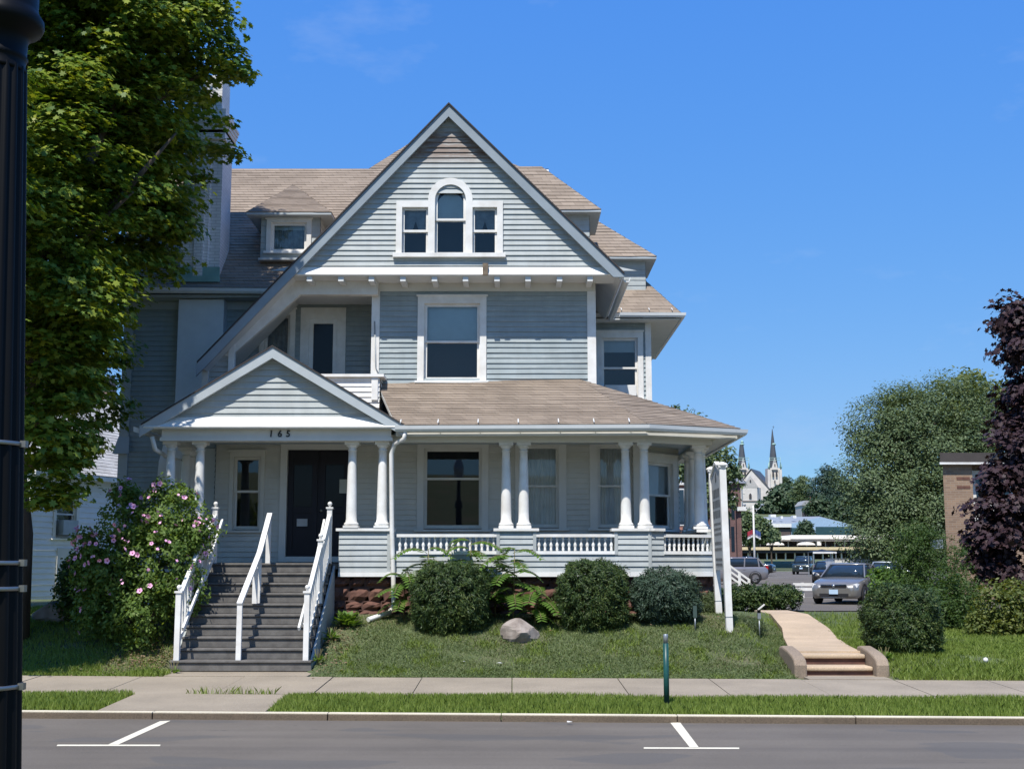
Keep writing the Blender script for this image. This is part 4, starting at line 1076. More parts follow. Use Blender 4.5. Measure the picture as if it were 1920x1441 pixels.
# sidewalk slabs
sw = MB(); x = -40.0
S0, S1 = 2.0, 4.28
def slabq(mb, x0, x1, s0, s1, lift=.0, th=.1, sk=0.0):
    P = [(x0 - sk, s0), (x1 - sk, s0), (x1 + sk, s1), (x0 + sk, s1)]
    top = [Vector((a, float(curb(a)) + s, g(a, float(curb(a)) + min(s, 4.29)) + lift)) for a, s in P]
    mb.prism([p - Z * th for p in top], (0, 0, th))
while x < 40:
    L = 1.52 + random.choice((0, 0, .25)); slabq(sw, x + .008, x + L - .008, S0, S1, .004 + random.uniform(-.004, .006)); x += L
tag(obj('sidewalk', sw, M['walk']), 'structure')
wk = MB()
for a, b2 in ((-5.75, -3.4),):
    slabq(wk, a, b2, .21, 1.98, .006)
slabq(wk, -6.05, -3.5, S1 + .01, 5.6, .012)
slabq(wk, 4.95, 6.32, S1 + .01, 5.15, .012)
tag(obj('walkway', wk, M['walk']), 'structure')
# parking lot, slightly rising
def lotz(X, Y): return .67 + .0035 * np.clip(Y - 47, 0, 120) + 0 * X
sheet('parking_lot', np.linspace(5, 75, 36), np.linspace(36.5, 160, 63), lotz, am, keep=lambda x, y: (y > 37.5 + .62 * np.clip(9.6 - x, 0, 9)) )
# garden path and its two steps
pt = MB()
ed = [(22.75, 5.02, 6.2), (24.3, 5.25, 6.42), (26.2, 5.58, 6.68), (28.0, 5.93, 6.95), (31.5, 6.4, 7.32), (36.5, 6.95, 7.9)]
for (y0, a0, b0), (y1, a1, b1) in zip(ed[:-1], ed[1:]):
    zz0, zz1 = g(.5 * (a0 + b0), y0) + .04, g(.5 * (a1 + b1), y1) + .04
    if y0 < 23: zz0 = .55
    pt.prism([(a0, y0 + .012, zz0 - .1), (b0, y0 + .012, zz0 - .1), (b1, y1 - .012, zz1 - .1), (a1, y1 - .012, zz1 - .1)], (0, 0, .1))
tag(obj('path', pt, M['path']), 'structure')
gst = root('garden_steps', 'two worn concrete garden steps between low rounded cheek walls', 'steps', (5.75, 22.4, .18))
for i, (y, z) in enumerate(((21.95, .345), (22.4, .52))):
    m_ = MB(); m_.box(5.03, y, z - .075, 6.19, y + .47, z); so_ = obj('step', m_, M['path'], gst, bevel=.025); m_ = MB(); m_.box(5.03, y + .05, z - .2, 6.19, y + .4, z - .076); obj('riser', m_, M['brownstone'], so_)  # dark brown on the concrete riser paints in shade from the tread's overhang
rs_ = MB()
for x0, x1 in ((4.80, 5.02), (6.20, 6.42)):
    prof = [(21.78, .05), (21.76, .38), (21.82, .47), (21.98, .53), (22.3, .59), (22.8, .64), (23.0, .62), (23.0, .2)]
    mb = MB(); mb.prism([(x0, y, z) for y, z in prof], (x1 - x0, 0, 0)); obj('cheek_wall', mb, conc('cheek_concrete', (.30, .235, .175), .42) if x0 < 5 else bpy.data.materials['cheek_concrete'], gst, bevel=.035)
# painted parking marks
M['paint'] = mat('road_paint', (.74, .69, .55), .7, c2=(.66, .61, .48), scale=14)
t = M['paint'].node_tree; b = t.nodes['Principled BSDF']; src = b.inputs['Base Color'].links[0].from_socket
t.links.new(mixc(t, ramp(t, noise(t, coords(t), 26, 5, .75), [(.60, (0, 0, 0)), (.68, (.9, .9, .9))]), src, (.16, .15, .14)), b.inputs['Base Color'])
def mark(name, quads, label=None):
    mb = MB()
    for q in quads: mb.quad(*[(p.x, p.y, p.z) for p in q])
    return tag(obj(name, mb, M['paint']), 'structure')
def rp(u, v):                                # road point seen at a pixel
    b = (720.5 - v) / F; Y = ZC / -((ST + b * CT) / (CT - b * ST)); p = px(u, v, Y)
    s = p.y - float(curb(p.x)); p.z = (.03 + (-.02 - .03) * (s + 6) / 6.05) + .004
    return px(u, v, (ZC - p.z) / -((ST + b * CT) / (CT - b * ST)))
for q in (([rp(300, 1351), rp(320, 1350), rp(222, 1394.5), rp(203, 1394.5)], [rp(108, 1394.8), rp(301, 1394.8), rp(300, 1397.5), rp(106, 1397.5)]),
          ([rp(1257, 1354), rp(1275, 1353), rp(1310, 1399.5), rp(1293, 1399.5)], [rp(1207, 1399.8), rp(1386, 1400.3), rp(1386, 1403), rp(1207, 1402.5)])):
    mark('road_marking', q)
# white stall lines on the lot
lm = MB()
for y, x0, x1 in ((52.5, 9.3, 13.5), (58, 8.7, 10.8), (63, 8.5, 12), (94, 14, 18), (110, 17.5, 24), (124, 20, 26)):
    z = float(lotz(0, y)) + .004; z2 = float(lotz(0, y + .15)) + .004
    lm.quad((x0, y, z), (x1, y, z), (x1, y + .15, z2), (x0, y + .15, z2))
tag(obj('stall_marking', lm, M['paint']), 'structure')

# ------------------------------------------------------------------ grass
def blades(name, x, y, h, w, mats, lean=.35, zoff=0.0, kind='stuff', zf=None):
    n = len(x); z = (gz(x, y) - .03 if zf is None else zf(x, y)) + zoff
    a = rng.uniform(0, 2 * pi, n); ld = rng.uniform(0, 2 * pi, n); lv = rng.uniform(0, lean, n) * h * 1.6
    dx, dy = np.cos(a) * w / 2, np.sin(a) * w / 2; lx_, ly_ = np.cos(ld) * lv, np.sin(ld) * lv
    V = np.empty((n, 5, 3))
    V[:, 0] = np.stack([x - dx, y - dy, z], -1); V[:, 1] = np.stack([x + dx, y + dy, z], -1)
    V[:, 2] = np.stack([x + dx * .8 + lx_ * .35, y + dy * .8 + ly_ * .35, z + h * .6], -1)
    V[:, 3] = np.stack([x + lx_, y + ly_, z + h], -1)
    V[:, 4] = np.stack([x - dx * .8 + lx_ * .35, y - dy * .8 + ly_ * .35, z + h * .6], -1)
    return tag(npmesh(name, V.reshape(-1, 3), 5, mats), kind)
M['grass'] = leaf_mat('verge_grass_blade', [(.11, .16, .03), (.165, .235, .04), (.22, .30, .06), (.30, .35, .11)], .35)
M['lawn'] = leaf_mat('lawn_blade', [(.08, .12, .05), (.115, .16, .06), (.15, .20, .07), (.24, .26, .11)], .3)
M['dryleaf'] = leaf_mat('dry_leaf', [(.10, .06, .035), (.2, .13, .08), (.3, .23, .16)], .1)
n = 80000
x = rng.uniform(-10.5, 10.5, n); s = rng.uniform(.2, 2.06, n); y = curb(x) + s
k = ~((x > -5.78) & (x < -3.38))
x, y = x[k], y[k]; s = s[k]
pt_ = .5 + .5 * np.sin(x * 1.3 + np.sin(y * 2.1) * 2) * np.sin(x * .47 + 1)
h = rng.uniform(.05, .12, len(x)) * (.75 + .5 * pt_) * np.where((s > 1.85) | (s < .3), .8, 1)
blades('verge_grass', x, y, h, .012, M['grass'])
n = 270000
x = rng.uniform(-10.6, 13, n); y = rng.uniform(21.6, 38, n) if 0 else 21.6 + 12 * rng.beta(1, 2.4, n); s = y - curb(x)
keep = (s > 4.3) & ~((x > 4.8) & (x < 6.4) & (s < 5.2)) & ~((x > -6.2) & (x < -3.45) & (s > 4.25)) & ~((x > -7.5) & (x < 4.4) & (y > 25.35)) & ~((x > 4.8) & (x < 6.42) & (y < 23.0))
for (y0, a0, b0), (y1, a1, b1) in zip(ed[:-1], ed[1:]):
    f_ = (y - y0) / (y1 - y0); keep &= ~((y >= y0) & (y < y1) & (x > a0 + (a1 - a0) * f_ + .02) & (x < b0 + (b1 - b0) * f_ - .02))
clump_ = np.sin(x * 3.1 + 2 * np.sin(y * 1.7)) * np.sin(y * 4.3 + np.sin(x * 2.2))
bare = ((clump_ < -.5) & (rng.random(n) < .4)) | (np.sin(x * 2.2 + 1.1 * np.sin(y * 3)) * np.sin(y * 2.7 + x * .8) > .74) | ((x > -3.5) & (x < -2.75 - .12 * (y - 22)) & (rng.random(n) < .93)) | ((y > 24.9) & (x > -3.3) & (x < 3.6) & (rng.random(n) < .75)) | ((x > -7.3) & (x < -6.2) & (y > 22.4) & (rng.random(n) < .85))
keep &= ~(bare & (rng.random(n) < .8))
x, y = x[keep], y[keep]
right = x > 6.0
h = rng.uniform(.03, .075, len(x)) * np.where(right | (x < -6), 1.3, 1.0)
mid = ~right & (x > -3.6)
blades('lawn_grass', x[~mid], y[~mid], h[~mid], .011, M['grass'], lean=.6)
blades('lawn_grass', x[mid], y[mid], h[mid] * .85, .011, M['lawn'], lean=.8)
nw = 5200; cx_ = rng.uniform(-3.2, 4.6, 65); cs_ = 4.4 + 3.0 * rng.beta(1, 1.4, 65); ki = rng.integers(0, 65, nw)
xw = cx_[ki] + rng.normal(0, .10, nw); yw = curb(xw) + np.clip(cs_[ki] + rng.normal(0, .09, nw), 4.32, 7.6)
blades('weed_tufts', xw, yw, rng.uniform(.04, .10, nw), .013, M['grass'], lean=.8)
# low ground cover leaves mixed into the front slope
n = 24000; x = rng.uniform(-3.3, 4.7, n); s = 4.32 + 3.4 * rng.beta(1, 1.5, n); y = curb(x) + s
P = np.stack([x, y, gz(x, y) - .03 + rng.uniform(.02, .06, n)], -1)
N = np.stack([rng.normal(0, .45, n), rng.normal(-.2, .45, n), np.ones(n)], -1)
tag(npmesh('ground_cover', leaf_verts(P, N, rng.uniform(.016, .032, n), OVAL), 6, M['lawn']), 'stuff')
# long tufts at edges
for nm, xs_, ss_ in (('edge_grass', rng.uniform(-6.6, -5.95, 500), rng.uniform(4.2, 4.7, 500)), ('edge_grass', rng.uniform(6.45, 9, 2600), 4.25 + np.abs(rng.normal(0, .45, 2600))), ('edge_grass', rng.uniform(-5, -3.6, 130), rng.uniform(1.97, 2.02, 130))):
    blades(nm, xs_, curb(xs_) + ss_, rng.uniform(.05, .14, len(xs_)), .012, M['grass'], lean=.6, zoff=.03)
# fallen leaves beside the steps, under the big shrub
n = 1400; x = np.concatenate([rng.normal(-6.7, .45, 1000), rng.normal(-3.25, .2, 250), rng.normal(1.0, 1.6, 150)]); y = np.concatenate([rng.normal(23.3, .5, 1000), rng.normal(23.4, .7, 250), rng.normal(24.7, .25, 150)])
P = np.stack([x, y, gz(x, y) + .015], -1)
tag(npmesh('fallen_leaves', leaf_verts(P, np.stack([rng.normal(0, .3, n), rng.normal(0, .3, n), np.ones(n)], -1), rng.uniform(.03, .08, n), OVAL), 6, M['dryleaf']), 'stuff')
# ================================================================== plants near the house
M['maple'] = leaf_mat('maple_leaf', [(.04, .095, .016), (.09, .165, .022), (.20, .26, .03), (.36, .38, .045)], .34, .5)
M['purple'] = leaf_mat('purple_leaf', [(.022, .013, .018), (.036, .019, .025), (.052, .028, .033), (.072, .046, .050)], .15, .6)
M['yew'] = leaf_mat('yew_needle', [(.014, .032, .011), (.028, .058, .016), (.055, .09, .02), (.12, .145, .035)], .14)
M['bluebush'] = leaf_mat('blue_green_leaf', [(.03, .055, .035), (.05, .085, .055), (.075, .12, .075)], .15)
M['shrubleaf'] = leaf_mat('shrub_leaf', [(.025, .055, .012), (.05, .095, .02), (.09, .15, .03)], .35)
M['juniper'] = leaf_mat('juniper_sprig', [(.04, .065, .03), (.075, .11, .04), (.12, .15, .06)], .2)
M['sumac'] = leaf_mat('sumac_leaf', [(.06, .13, .02), (.10, .19, .03), (.16, .26, .05)], .4)
M['hosta'] = leaf_mat('bright_leaf', [(.07, .14, .025), (.11, .20, .035), (.16, .26, .06)], .35)
M['green'] = leaf_mat('tree_leaf', [(.08, .12, .055), (.105, .15, .065), (.14, .185, .08)], .24)
M['yellowgreen'] = leaf_mat('yellow_green_leaf', [(.07, .10, .025), (.12, .155, .035), (.19, .20, .05)], .35)
M['pine'] = leaf_mat('pine_needle', [(.022, .048, .034), (.034, .066, .045), (.05, .088, .056)], .1)
M['darktree'] = leaf_mat('dark_leaf', [(.035, .06, .032), (.05, .085, .042), (.07, .11, .05)], .22)
M['hibleaf'] = leaf_mat('hibiscus_leaf', [(.06, .115, .024), (.115, .19, .036), (.19, .27, .06)], .4)
M['petal'] = mat('pink_petal', (.78, .45, .62), .6, c2=(.68, .32, .52), scale=5)
M['petalcore'] = mat('petal_heart', (.35, .02, .12), .6)
M['green_stem'] = mat('green_stem', (.16, .14, .06), .7)
def blob(u, v, r, Y, sy=1.0, sz=1.0):
    p = px(u, v, Y); k = Y / F * r
    return (p.x, p.y, p.z, k, k * sy, k * sz)
# ---- street maple on the left
mb_l = [blob(*a) for a in (
    (60, 30, 170, 24.2), (190, 10, 180, 24.0), (330, 40, 120, 24.3), (415, 25, 52, 24.6), (425, 128, 52, 25.0), (345, 150, 60, 24.6),
    (110, 190, 150, 23.6), (230, 210, 130, 24.4), (330, 255, 66, 26.0), (110, 330, 150, 23.2), (250, 360, 110, 25.0), (288, 330, 48, 26.4), (412, 288, 22, 26.8), (395, 222, 24, 26.8), (385, 340, 20, 26.8), (300, 400, 60, 25.6),
    (90, 470, 140, 23.0), (215, 465, 100, 24.6), (285, 450, 38, 26.2), (365, 452, 15, 26.8), (290, 500, 44, 25.6), (130, 580, 95, 22.9), (200, 560, 50, 24.6), (90, 690, 110, 23.0), (148, 650, 50, 23.2), (145, 730, 42, 23.0),
    (80, 800, 85, 22.8), (128, 850, 40, 22.9), (85, 900, 68, 22.6), (165, 890, 34, 23.1), (100, 945, 34, 22.6), (45, 990, 22, 22.6))]
mb_l += [(-9.75, 20.2, 8.4, 1.45, 1.4, 1.6), (-9.85, 20.4, 10.2, 1.4, 1.5, 1.3), (-9.8, 20.2, 6.6, 1.4, 1.3, 1.5), (-10.6, 24.2, 14.6, 3.4, 3.0, 2.2), (-8.5, 25.4, 16.0, 1.7, 1.9, 1.6), (-10.1, 24.5, 17.3, 3.1, 3.0, 2.0), (-12.6, 24.0, 13, 3.0, 3.6, 3.2), (-13, 23.5, 8.5, 3.0, 3.6, 3.0), (-11.0, 26.3, 9.0, 2.6, 1.8, 4.0),  # first three: unseen leaf masses added to keep sun off the lower crown
         (-8.4, 26.4, 15.0, 1.7, 1.2, 1.6), (-9.6, 27.0, 9.0, 1.4, 1.0, 3.5), (-9.4, 26.6, 6.0, 1.2, 1.0, 2.0), (-8.2, 27.4, 11.5, 1.2, .9, 2.2), (-9.5, 26.0, 12.5, 1.8, 1.2, 2.2)]
tb = px(8, 1150, 24.2); mz = g(tb.x, 24.2)
mt = root('street_maple', 'tall leafy maple with bright yellow-green leaf tips shading the left side of the house', 'tree', (tb.x, 24.2, mz))
foliage('crown', mt, M['maple'], mb_l, 2550, 88, .62, .135, MAPLE, flat=.30, shell=(.2, 1.03), up=1.0, out=.45, jit=.33)
trunk(mt, (tb.x, 24.2, mz - .1), (tb.x - .1, 24.2, 13), .36, [(.42, px(250, 360, 23.4)), (.38, px(330, 250, 23.8)), (.6, px(410, 120, 24.8)), (.55, px(240, 140, 24)), (.3, px(215, 560, 23.2)), (.28, px(160, 740, 23.2)), (.26, px(120, 860, 22.9)), (.5, (-12.5, 24, 12)), (.7, (-7.4, 25.4, 15.6)), (.8, (-9.5, 24.5, 17.5))])
# ---- purple-leaved maple on the right
pb_r = [blob(*a) for a in ((1905, 590, 48, 33.0), (1935, 640, 70, 33), (1960, 740, 85, 33), (1930, 850, 78, 32.6), (1870, 905, 40, 32.4), (1880, 960, 62, 32.2), (1845, 1010, 48, 32.2), (1900, 1040, 70, 32), (1980, 960, 100, 32.5), (1840, 1060, 30, 32.2), (1915, 1080, 30, 32), (2030, 800, 150, 33), (2040, 1000, 120, 33), (1990, 620, 110, 33.4), (1868, 1070, 22, 32))]
bx = px(2040, 1150, 33).x
pt2 = root('purple_maple', 'dark purple-leaved maple at the edge of the side lawn', 'tree', (bx, 33, g(bx, 33)))
foliage('crown', pt2, M['purple'], pb_r, 950, 44, .45, .16, MAPLE, flat=.5, shell=(.3, 1.0), up=.8, out=.6, jit=.5)
trunk(pt2, (bx, 33, g(bx, 33) - .1), (bx - .1, 33, 7.5), .22, [(.4, px(1900, 1000, 32.4)), (.55, px(1890, 880, 32.6)), (.7, px(1920, 640, 33)), (.3, px(1850, 1010, 32.3))])
# ---- clipped evergreens before the porch
def bush(name, label, x, y, rx, ry, h, m, n, size, shape=LANCE, group=None, boxy=True, crad=.085, per=20, jit=.8, cat='shrub', stem=True, up=.35):
    z = g(x, y) - .03
    r = root(name, label, cat, (x, y, z), group)
    if boxy: bl = [(x, y, z + h * .5 - .06, rx, ry, h * .5 + .04)]
    else: bl = [(x, y, z + h * .5, rx, ry, h * .5), (x - rx * .4, y - .1, z + h * .45, rx * .6, ry * .7, h * .42), (x + rx * .4, y, z + h * .42, rx * .58, ry * .7, h * .4)]
    pn = 3.5 if boxy else 2.2
    V1 = clumps(bl, n // 3, per, crad * 1.3, flat=.9, shell=(.55, .86), up=up, out=1, jit=jit, zmin=z - .10, pn=pn)
    V2 = clumps(bl, n, per, crad, flat=.9, shell=(.86, 1.05), up=up, out=1, jit=jit, zmin=z - .10, pn=pn)
    P = np.concatenate([V1[0], V2[0]]); q_ = P - np.array([x, y, z + h * .45]); ph = rng.uniform(0, 6, 3)
    P = P + q_ * (.035 * np.sin(P[:, :1] * 7 + ph[0]) * np.sin(P[:, 2:] * 6 + ph[1]) + .03 * np.sin(P[:, 1:2] * 5 + P[:, :1] * 3 + ph[2]) + .03 * np.sin(P[:, :1] * 17 + P[:, 2:] * 13))
    N = np.concatenate([V1[1], V2[1]])
    D = P - np.array([x, y, z + h * .45]); D = unit(D) + rng.normal(size=P.shape) * .55      # sprigs point outwards
    npmesh('foliage', leaf_verts(P, N, size * rng.uniform(.6, 1.3, len(P)), shape, D), len(shape), m, r)
    if stem:
        mb = MB()
        for k in range(7):
            a = k * .9; mb.tube([(x + .06 * math.cos(a), y + .06 * math.sin(a), z - .03), (x + rx * .35 * math.cos(a), y + ry * .35 * math.sin(a), z + h * .4), (x + rx * .75 * math.cos(a), y + ry * .75 * math.sin(a), z + h * .72)], [.028, .018, .006], 6)
        obj('stem', mb, M['bark'], r)
    return r
G_ = 'clipped evergreens along the porch'
bush('yew_shrub', 'dark clipped round evergreen left of the grey boulder', pX(846, 24.5, 1120), 24.48, .70, .62, 1.22, M['yew'], 1700, .07, group=G_)
bush('yew_shrub', 'dark clipped round evergreen right of the grey boulder', pX(1111, 24.5, 1120), 24.48, .63, .6, 1.22, M['yew'], 1600, .07, group=G_)
bush('grey_green_shrub', 'loose blue-green shrub at the porch corner beside the clipped evergreen', pX(1248, 24.5, 1120), 24.62, .66, .56, 1.02, M['bluebush'], 1300, .07, group=G_, boxy=False, jit=.9)
bush('yew_shrub', 'squat clipped evergreen beside the concrete garden steps', pX(1690, 23.5, 1170), 23.45, .63, .6, 1.2, M['yew'], 1700, .07)
for u, Y, r_, h, lab in ((1335, 26.2, .38, .42, 'low spreading juniper behind the sign posts, nearest the porch'), (1392, 27.4, .42, .4, 'low spreading juniper between the sign posts and the garden path')):
    bush('juniper', lab, pX(u, Y, 1140), Y, r_, .4, h, M['juniper'], 260, .07, NEEDLE, boxy=False, crad=.14, stem=False, group='low junipers by the sign')
# hedge beyond the path
def hedge(name, label, p, q, w, h, m, n, size):
    p = Vector(p); q = Vector(q); z = g(p.x, p.y) - .03
    r = root(name, label, 'hedge', tuple((p + q) / 2 + Vector((0, 0, z))))
    L = (q - p).length; k = max(3, int(L / (w * .7)))
    bl = []
    for i in range(k + 1):
        c = p.lerp(q, i / k); bl.append((c.x, c.y, z + h * .5, w * .55, w * .5, h * .52)); bl.append((c.x, c.y, z + h * .62, w * .55, w * .5, h * .36))
    foliage('foliage', r, m, bl, n, 20, .13, size, OVAL, flat=.8, shell=(.75, 1.03), up=.4, out=1, jit=.8, zmin=z)
    mb = MB()
    for i in range(k + 1):
        c = p.lerp(q, i / k); mb.tube([(c.x, c.y, z), (c.x, c.y, z + h * .7)], [.03, .015], 6)
    obj('stem', mb, M['bark'], r); return r
hedge('hedge', 'long low clipped hedge between the garden path and the car park', (pX(1376, 38, 1110), 38.2, 0), (pX(1472, 38.5, 1110), 38.6, 0), .95, .80, M['yew'], 900, .075)
# ---- flowering shrub by the steps
hb = [blob(*a) for a in ((320, 965, 62, 24.1), (245, 985, 60, 24.0), (360, 1010, 40, 24.1), (300, 1050, 85, 23.9), (215, 1070, 70, 23.9), (170, 1060, 38, 23.8), (190, 1140, 55, 23.8), (270, 1140, 70, 23.7), (340, 1110, 42, 23.8), (235, 930, 30, 24.2), (310, 920, 26, 24.2), (385, 985, 22, 24.1), (155, 1010, 22, 23.9))]
hx = pX(262, 23.9, 1190); hr = root('rose_of_sharon', 'big flowering shrub with pink blossoms left of the porch steps', 'shrub', (hx, 23.95, g(hx, 23.95)))
foliage('foliage', hr, M['hibleaf'], hb, 950, 26, .2, .085, OVAL, flat=.8, shell=(.45, 1.02), up=.5, out=.7, jit=.7)
mb = MB()
for k in range(12):
    b_ = hb[k % len(hb)]; mb.tube([(hx + .2 * math.cos(k), 23.95 + .15 * math.sin(k), g(hx, 23.95) - .03), ((hx + b_[0]) / 2, (23.95 + b_[1]) / 2, (b_[2] + .9) / 2), (b_[0], b_[1], b_[2])], [.03, .02, .008], 6)
obj('stem', mb, M['bark'], hr)
def flower_mesh():
    mb = MB()
    for k in range(5):
        a = 2 * pi * k / 5; c, s_ = math.cos(a), math.sin(a)
        P = [(0, 0, 0), (.022, .018, .012), (.040, .022, .022), (.052, 0, .024), (.040, -.022, .022), (.022, -.018, .012)]
        mb.add([(x * c - y * s_, x * s_ + y * c, z) for x, y, z in P], [(0, 1, 2, 3, 4, 5)])
    return mb
fm = flower_mesh(); me0 = None; nf = 0
while nf < 100:
    b_ = hb[rng.integers(len(hb))]; d = unit(rng.normal(size=(1, 3)) + np.array([[-.1, -1.0, .45]]))[0]
    p = np.array(b_[:3]) + d * np.array(b_[3:]) * rng.uniform(.96, 1.1)
    if any(((p - np.array(c[:3])) ** 2 / np.array(c[3:]) ** 2).sum() < .75 for c in hb): continue
    if p[2] < 1.55 and rng.random() < .8: continue
    if me0 is None:
        f0 = obj('flower', fm, M['petal']); f0.parent = hr; me0 = f0.data; o = f0
        hm = MB(); hm.lathe((0, 0, .004), [(.012, 0), (.008, .012), (.003, .03)], 6); hc = obj('heart', hm, M['petalcore']); hc.parent = f0
    else:
        o = f0.copy(); COL.objects.link(o); h2 = hc.copy(); COL.objects.link(h2); h2.parent = o
    o.location = Vector(p) - hr.location; s_ = rng.uniform(.7, 1.15); o.scale = (s_, s_, s_)
    dd = Vector(d) + Vector(rng.normal(size=3) * .4); o.rotation_euler = dd.to_track_quat('Z', 'Y').to_euler(); nf += 1
Pf, Nf = clumps(hb, 150, 1, .02, flat=1, shell=(.98, 1.08), up=.2, out=1.2, jit=.25)
kf = (Pf[:, 2] > 1.7) & (Nf[:, 1] < .2)
STAR = np.array([(.5 * (1 if k % 2 == 0 else .62) * math.sin(pi * k / 5), .5 * (1 if k % 2 == 0 else .62) * math.cos(pi * k / 5)) for k in range(10)])
tag(npmesh('blossoms', leaf_verts(Pf[kf], Nf[kf], rng.uniform(.05, .085, int(kf.sum())), STAR, fold=-.25), 10, M['petal'], hr), 'stuff')
bush('dense_shrub', 'dark dense leafy bush at the left end of the flowering shrub', pX(168, 25.4, 1080), 25.3, .5, .55, 1.4, M['shrubleaf'], 420, .09, OVAL, boxy=False, crad=.2, jit=.8)
# ---- weedy plants with feathered fronds in front of the porch
def frond_plant(name, label, x, y, z, H, nfr, L, m, seed, group=None, spread=1.0):
    rr = np.random.default_rng(seed); r = root(name, label, 'plant', (x, y, z), group)
    st = MB(); P = []; N = []; D = []; Sz = []
    st.tube([(x, y, z - .03), (x + .02, y - .02, z + H * .5), (x + .03, y - .03, z + H)], [.018, .013, .006], 6)
    for i in range(nfr):
        h0 = H * (.25 + .75 * i / max(1, nfr - 1)); a = i * 2.4 + rr.uniform(-.3, .3); el = rr.uniform(.35, .9) * spread
        dirv = np.array([math.cos(a), math.sin(a) * .7 - .25, 0]); l = L * rr.uniform(.7, 1.1)
        pts = []
        for k in range(12):
            t = k / 11; pts.append(np.array([x, y, z + h0]) + dirv * l * t * math.cos(el * .6) + np.array([0, 0, l * (math.sin(el) * t - .75 * t * t)]))
        st.tube([tuple(p) for p in pts[::2]] + [tuple(pts[-1])], [.006] * 6 + [.002], 5)
        for k in range(1, 12):
            tang = pts[k] - pts[k - 1]; tang /= np.linalg.norm(tang); side = np.cross(tang, [0, 0, 1]); side /= np.linalg.norm(side)
            ls = l * .36 * (1 - .55 * abs(k / 11 - .4))
            for sg in (-1, 1):
                d = side * sg + tang * .45 + np.array([0, 0, -.25]); d /= np.linalg.norm(d)
                P.append(pts[k] + d * ls * .5); D.append(d); N.append(np.cross(d, tang) * sg + np.array([0, -.15, .6])); Sz.append(ls)
    obj('stem', st, M['green_stem'], r)
    sh = np.array([(0, -.5), (.17, -.25), (.15, .1), (0, .5), (-.15, .1), (-.17, -.25)])
    npmesh('leaves', leaf_verts(np.array(P), np.array(N), np.array(Sz), sh, np.array(D)), 6, m, r)
    return r
fg = 'weedy feather-leaved plants in front of the porch'
for i, (u, Y, H, nf_, L, lab) in enumerate(((962, 24.7, 1.4, 15, .72, 'tall feather-leaved sapling rising between the two dark evergreens'), (800, 25.05, 1.35, 14, .7, 'feather-leaved weed behind the left evergreen against the railing'),
        (880, 25.1, 1.5, 15, .72, 'feather-leaved weed rising above the left evergreen to the railing'), (1003, 24.5, .7, 11, .6, 'small feather-leaved weed just behind the boulder'), (757, 25.0, .95, 12, .6, 'feather-leaved weed close beside the white downspout'), (928, 25.1, 1.1, 12, .66, 'feather-leaved weed between the left evergreen and the tall sapling'))):
    x = pX(u, Y, 1120); frond_plant('feather_leaf_plant', lab, x, Y, g(x, Y) - .03, H, nf_, L, M['sumac'], 40 + i, fg)
def leafy(name, label, x, y, n, L, m, seed, h=.25, group=None):
    rr = np.random.default_rng(seed); z = g(x, y) - .03; r = root(name, label, 'plant', (x, y, z), group)
    a = rr.uniform(0, 2 * pi, n); e = rr.uniform(.2, 1.2, n); d = np.stack([np.cos(a) * np.cos(e), np.sin(a) * np.cos(e), np.sin(e)], -1)
    P = np.array([x, y, z]) + d * L * rr.uniform(.6, 1.3, n)[:, None] * np.array([1, .8, h / .25])
    N = np.stack([-np.cos(a) * np.sin(e), -np.sin(a) * np.sin(e), np.cos(e)], -1) + rr.normal(0, .25, (n, 3)) + np.array([0, 0, .5])
    npmesh('leaves', leaf_verts(P, N, L * rr.uniform(.5, 1, n), np.array([(0, -.5), (.2, -.15), (.17, .2), (0, .5), (-.17, .2), (-.2, -.15)]), d), 6, m, r)
    st = MB()
    for k in range(6): st.tube([(x, y, z - .02), (x + .6 * L * math.cos(k), y + .5 * L * math.sin(k), z + h)], [.006, .003], 5)
    obj('stem', st, M['green_stem'], r); return r
for i, (u, Y, n, L, lab) in enumerate(((652, 24.6, 150, .24, 'bright broad-leaved clump by the brownstone beside the steps'), (622, 23.9, 60, .16, 'small bright weed against the side of the steps'), (1022, 24.9, 170, .26, 'bright leafy weed between boulder and right evergreen'), (1655, 22.55, 40, .16, 'small pale weed right of the garden steps'), (330, 22.5, 40, .13, 'little bright weed at the foot of the left newel post'), (598, 22.9, 30, .12, 'little weed at the right corner of the bottom step'))):
    leafy('leafy_weed', lab, pX(u, Y, 1160), Y, n, L, M['hosta'], 70 + i, group='leafy weeds')
# ---- stones
def rock(name, label, x, y, sx, sy, sz, seed, cuts=12):
    rr = random.Random(seed); mb = MB(); mb.ball((0, 0, 0), 1, 24)
    pl = [(Vector((rr.uniform(-1, 1), rr.uniform(-1, 1), rr.uniform(-.4, 1))).normalized(), rr.uniform(.62, .86)) for _ in range(cuts)]
    for i, v_ in enumerate(mb.v):
        for nrm, d in pl:
            k = v_.dot(nrm)
            if k > d: v_ = v_ - nrm * (k - d)
        v_ = v_ * (1 + rr.uniform(-.015, .015)); mb.v[i] = Vector((v_.x * sx + x, v_.y * sy + y, v_.z * sz + g(x, y) + sz * .45))
    mb.sm = [False] * len(mb.f)
    o = obj(name, mb, M['stone'], loc=(x, y, g(x, y) - .03)); return props(o, label, 'boulder')
rock('boulder', 'grey angular boulder lying between the two clipped evergreens', pX(976, 23.8, 1178), 23.8, .39, .34, .25, 5)
rock('boulder', 'rough brown-grey rock half in shade by the flowering shrub', pX(103, 25.3, 1150), 25.3, .46, .35, .26, 9)
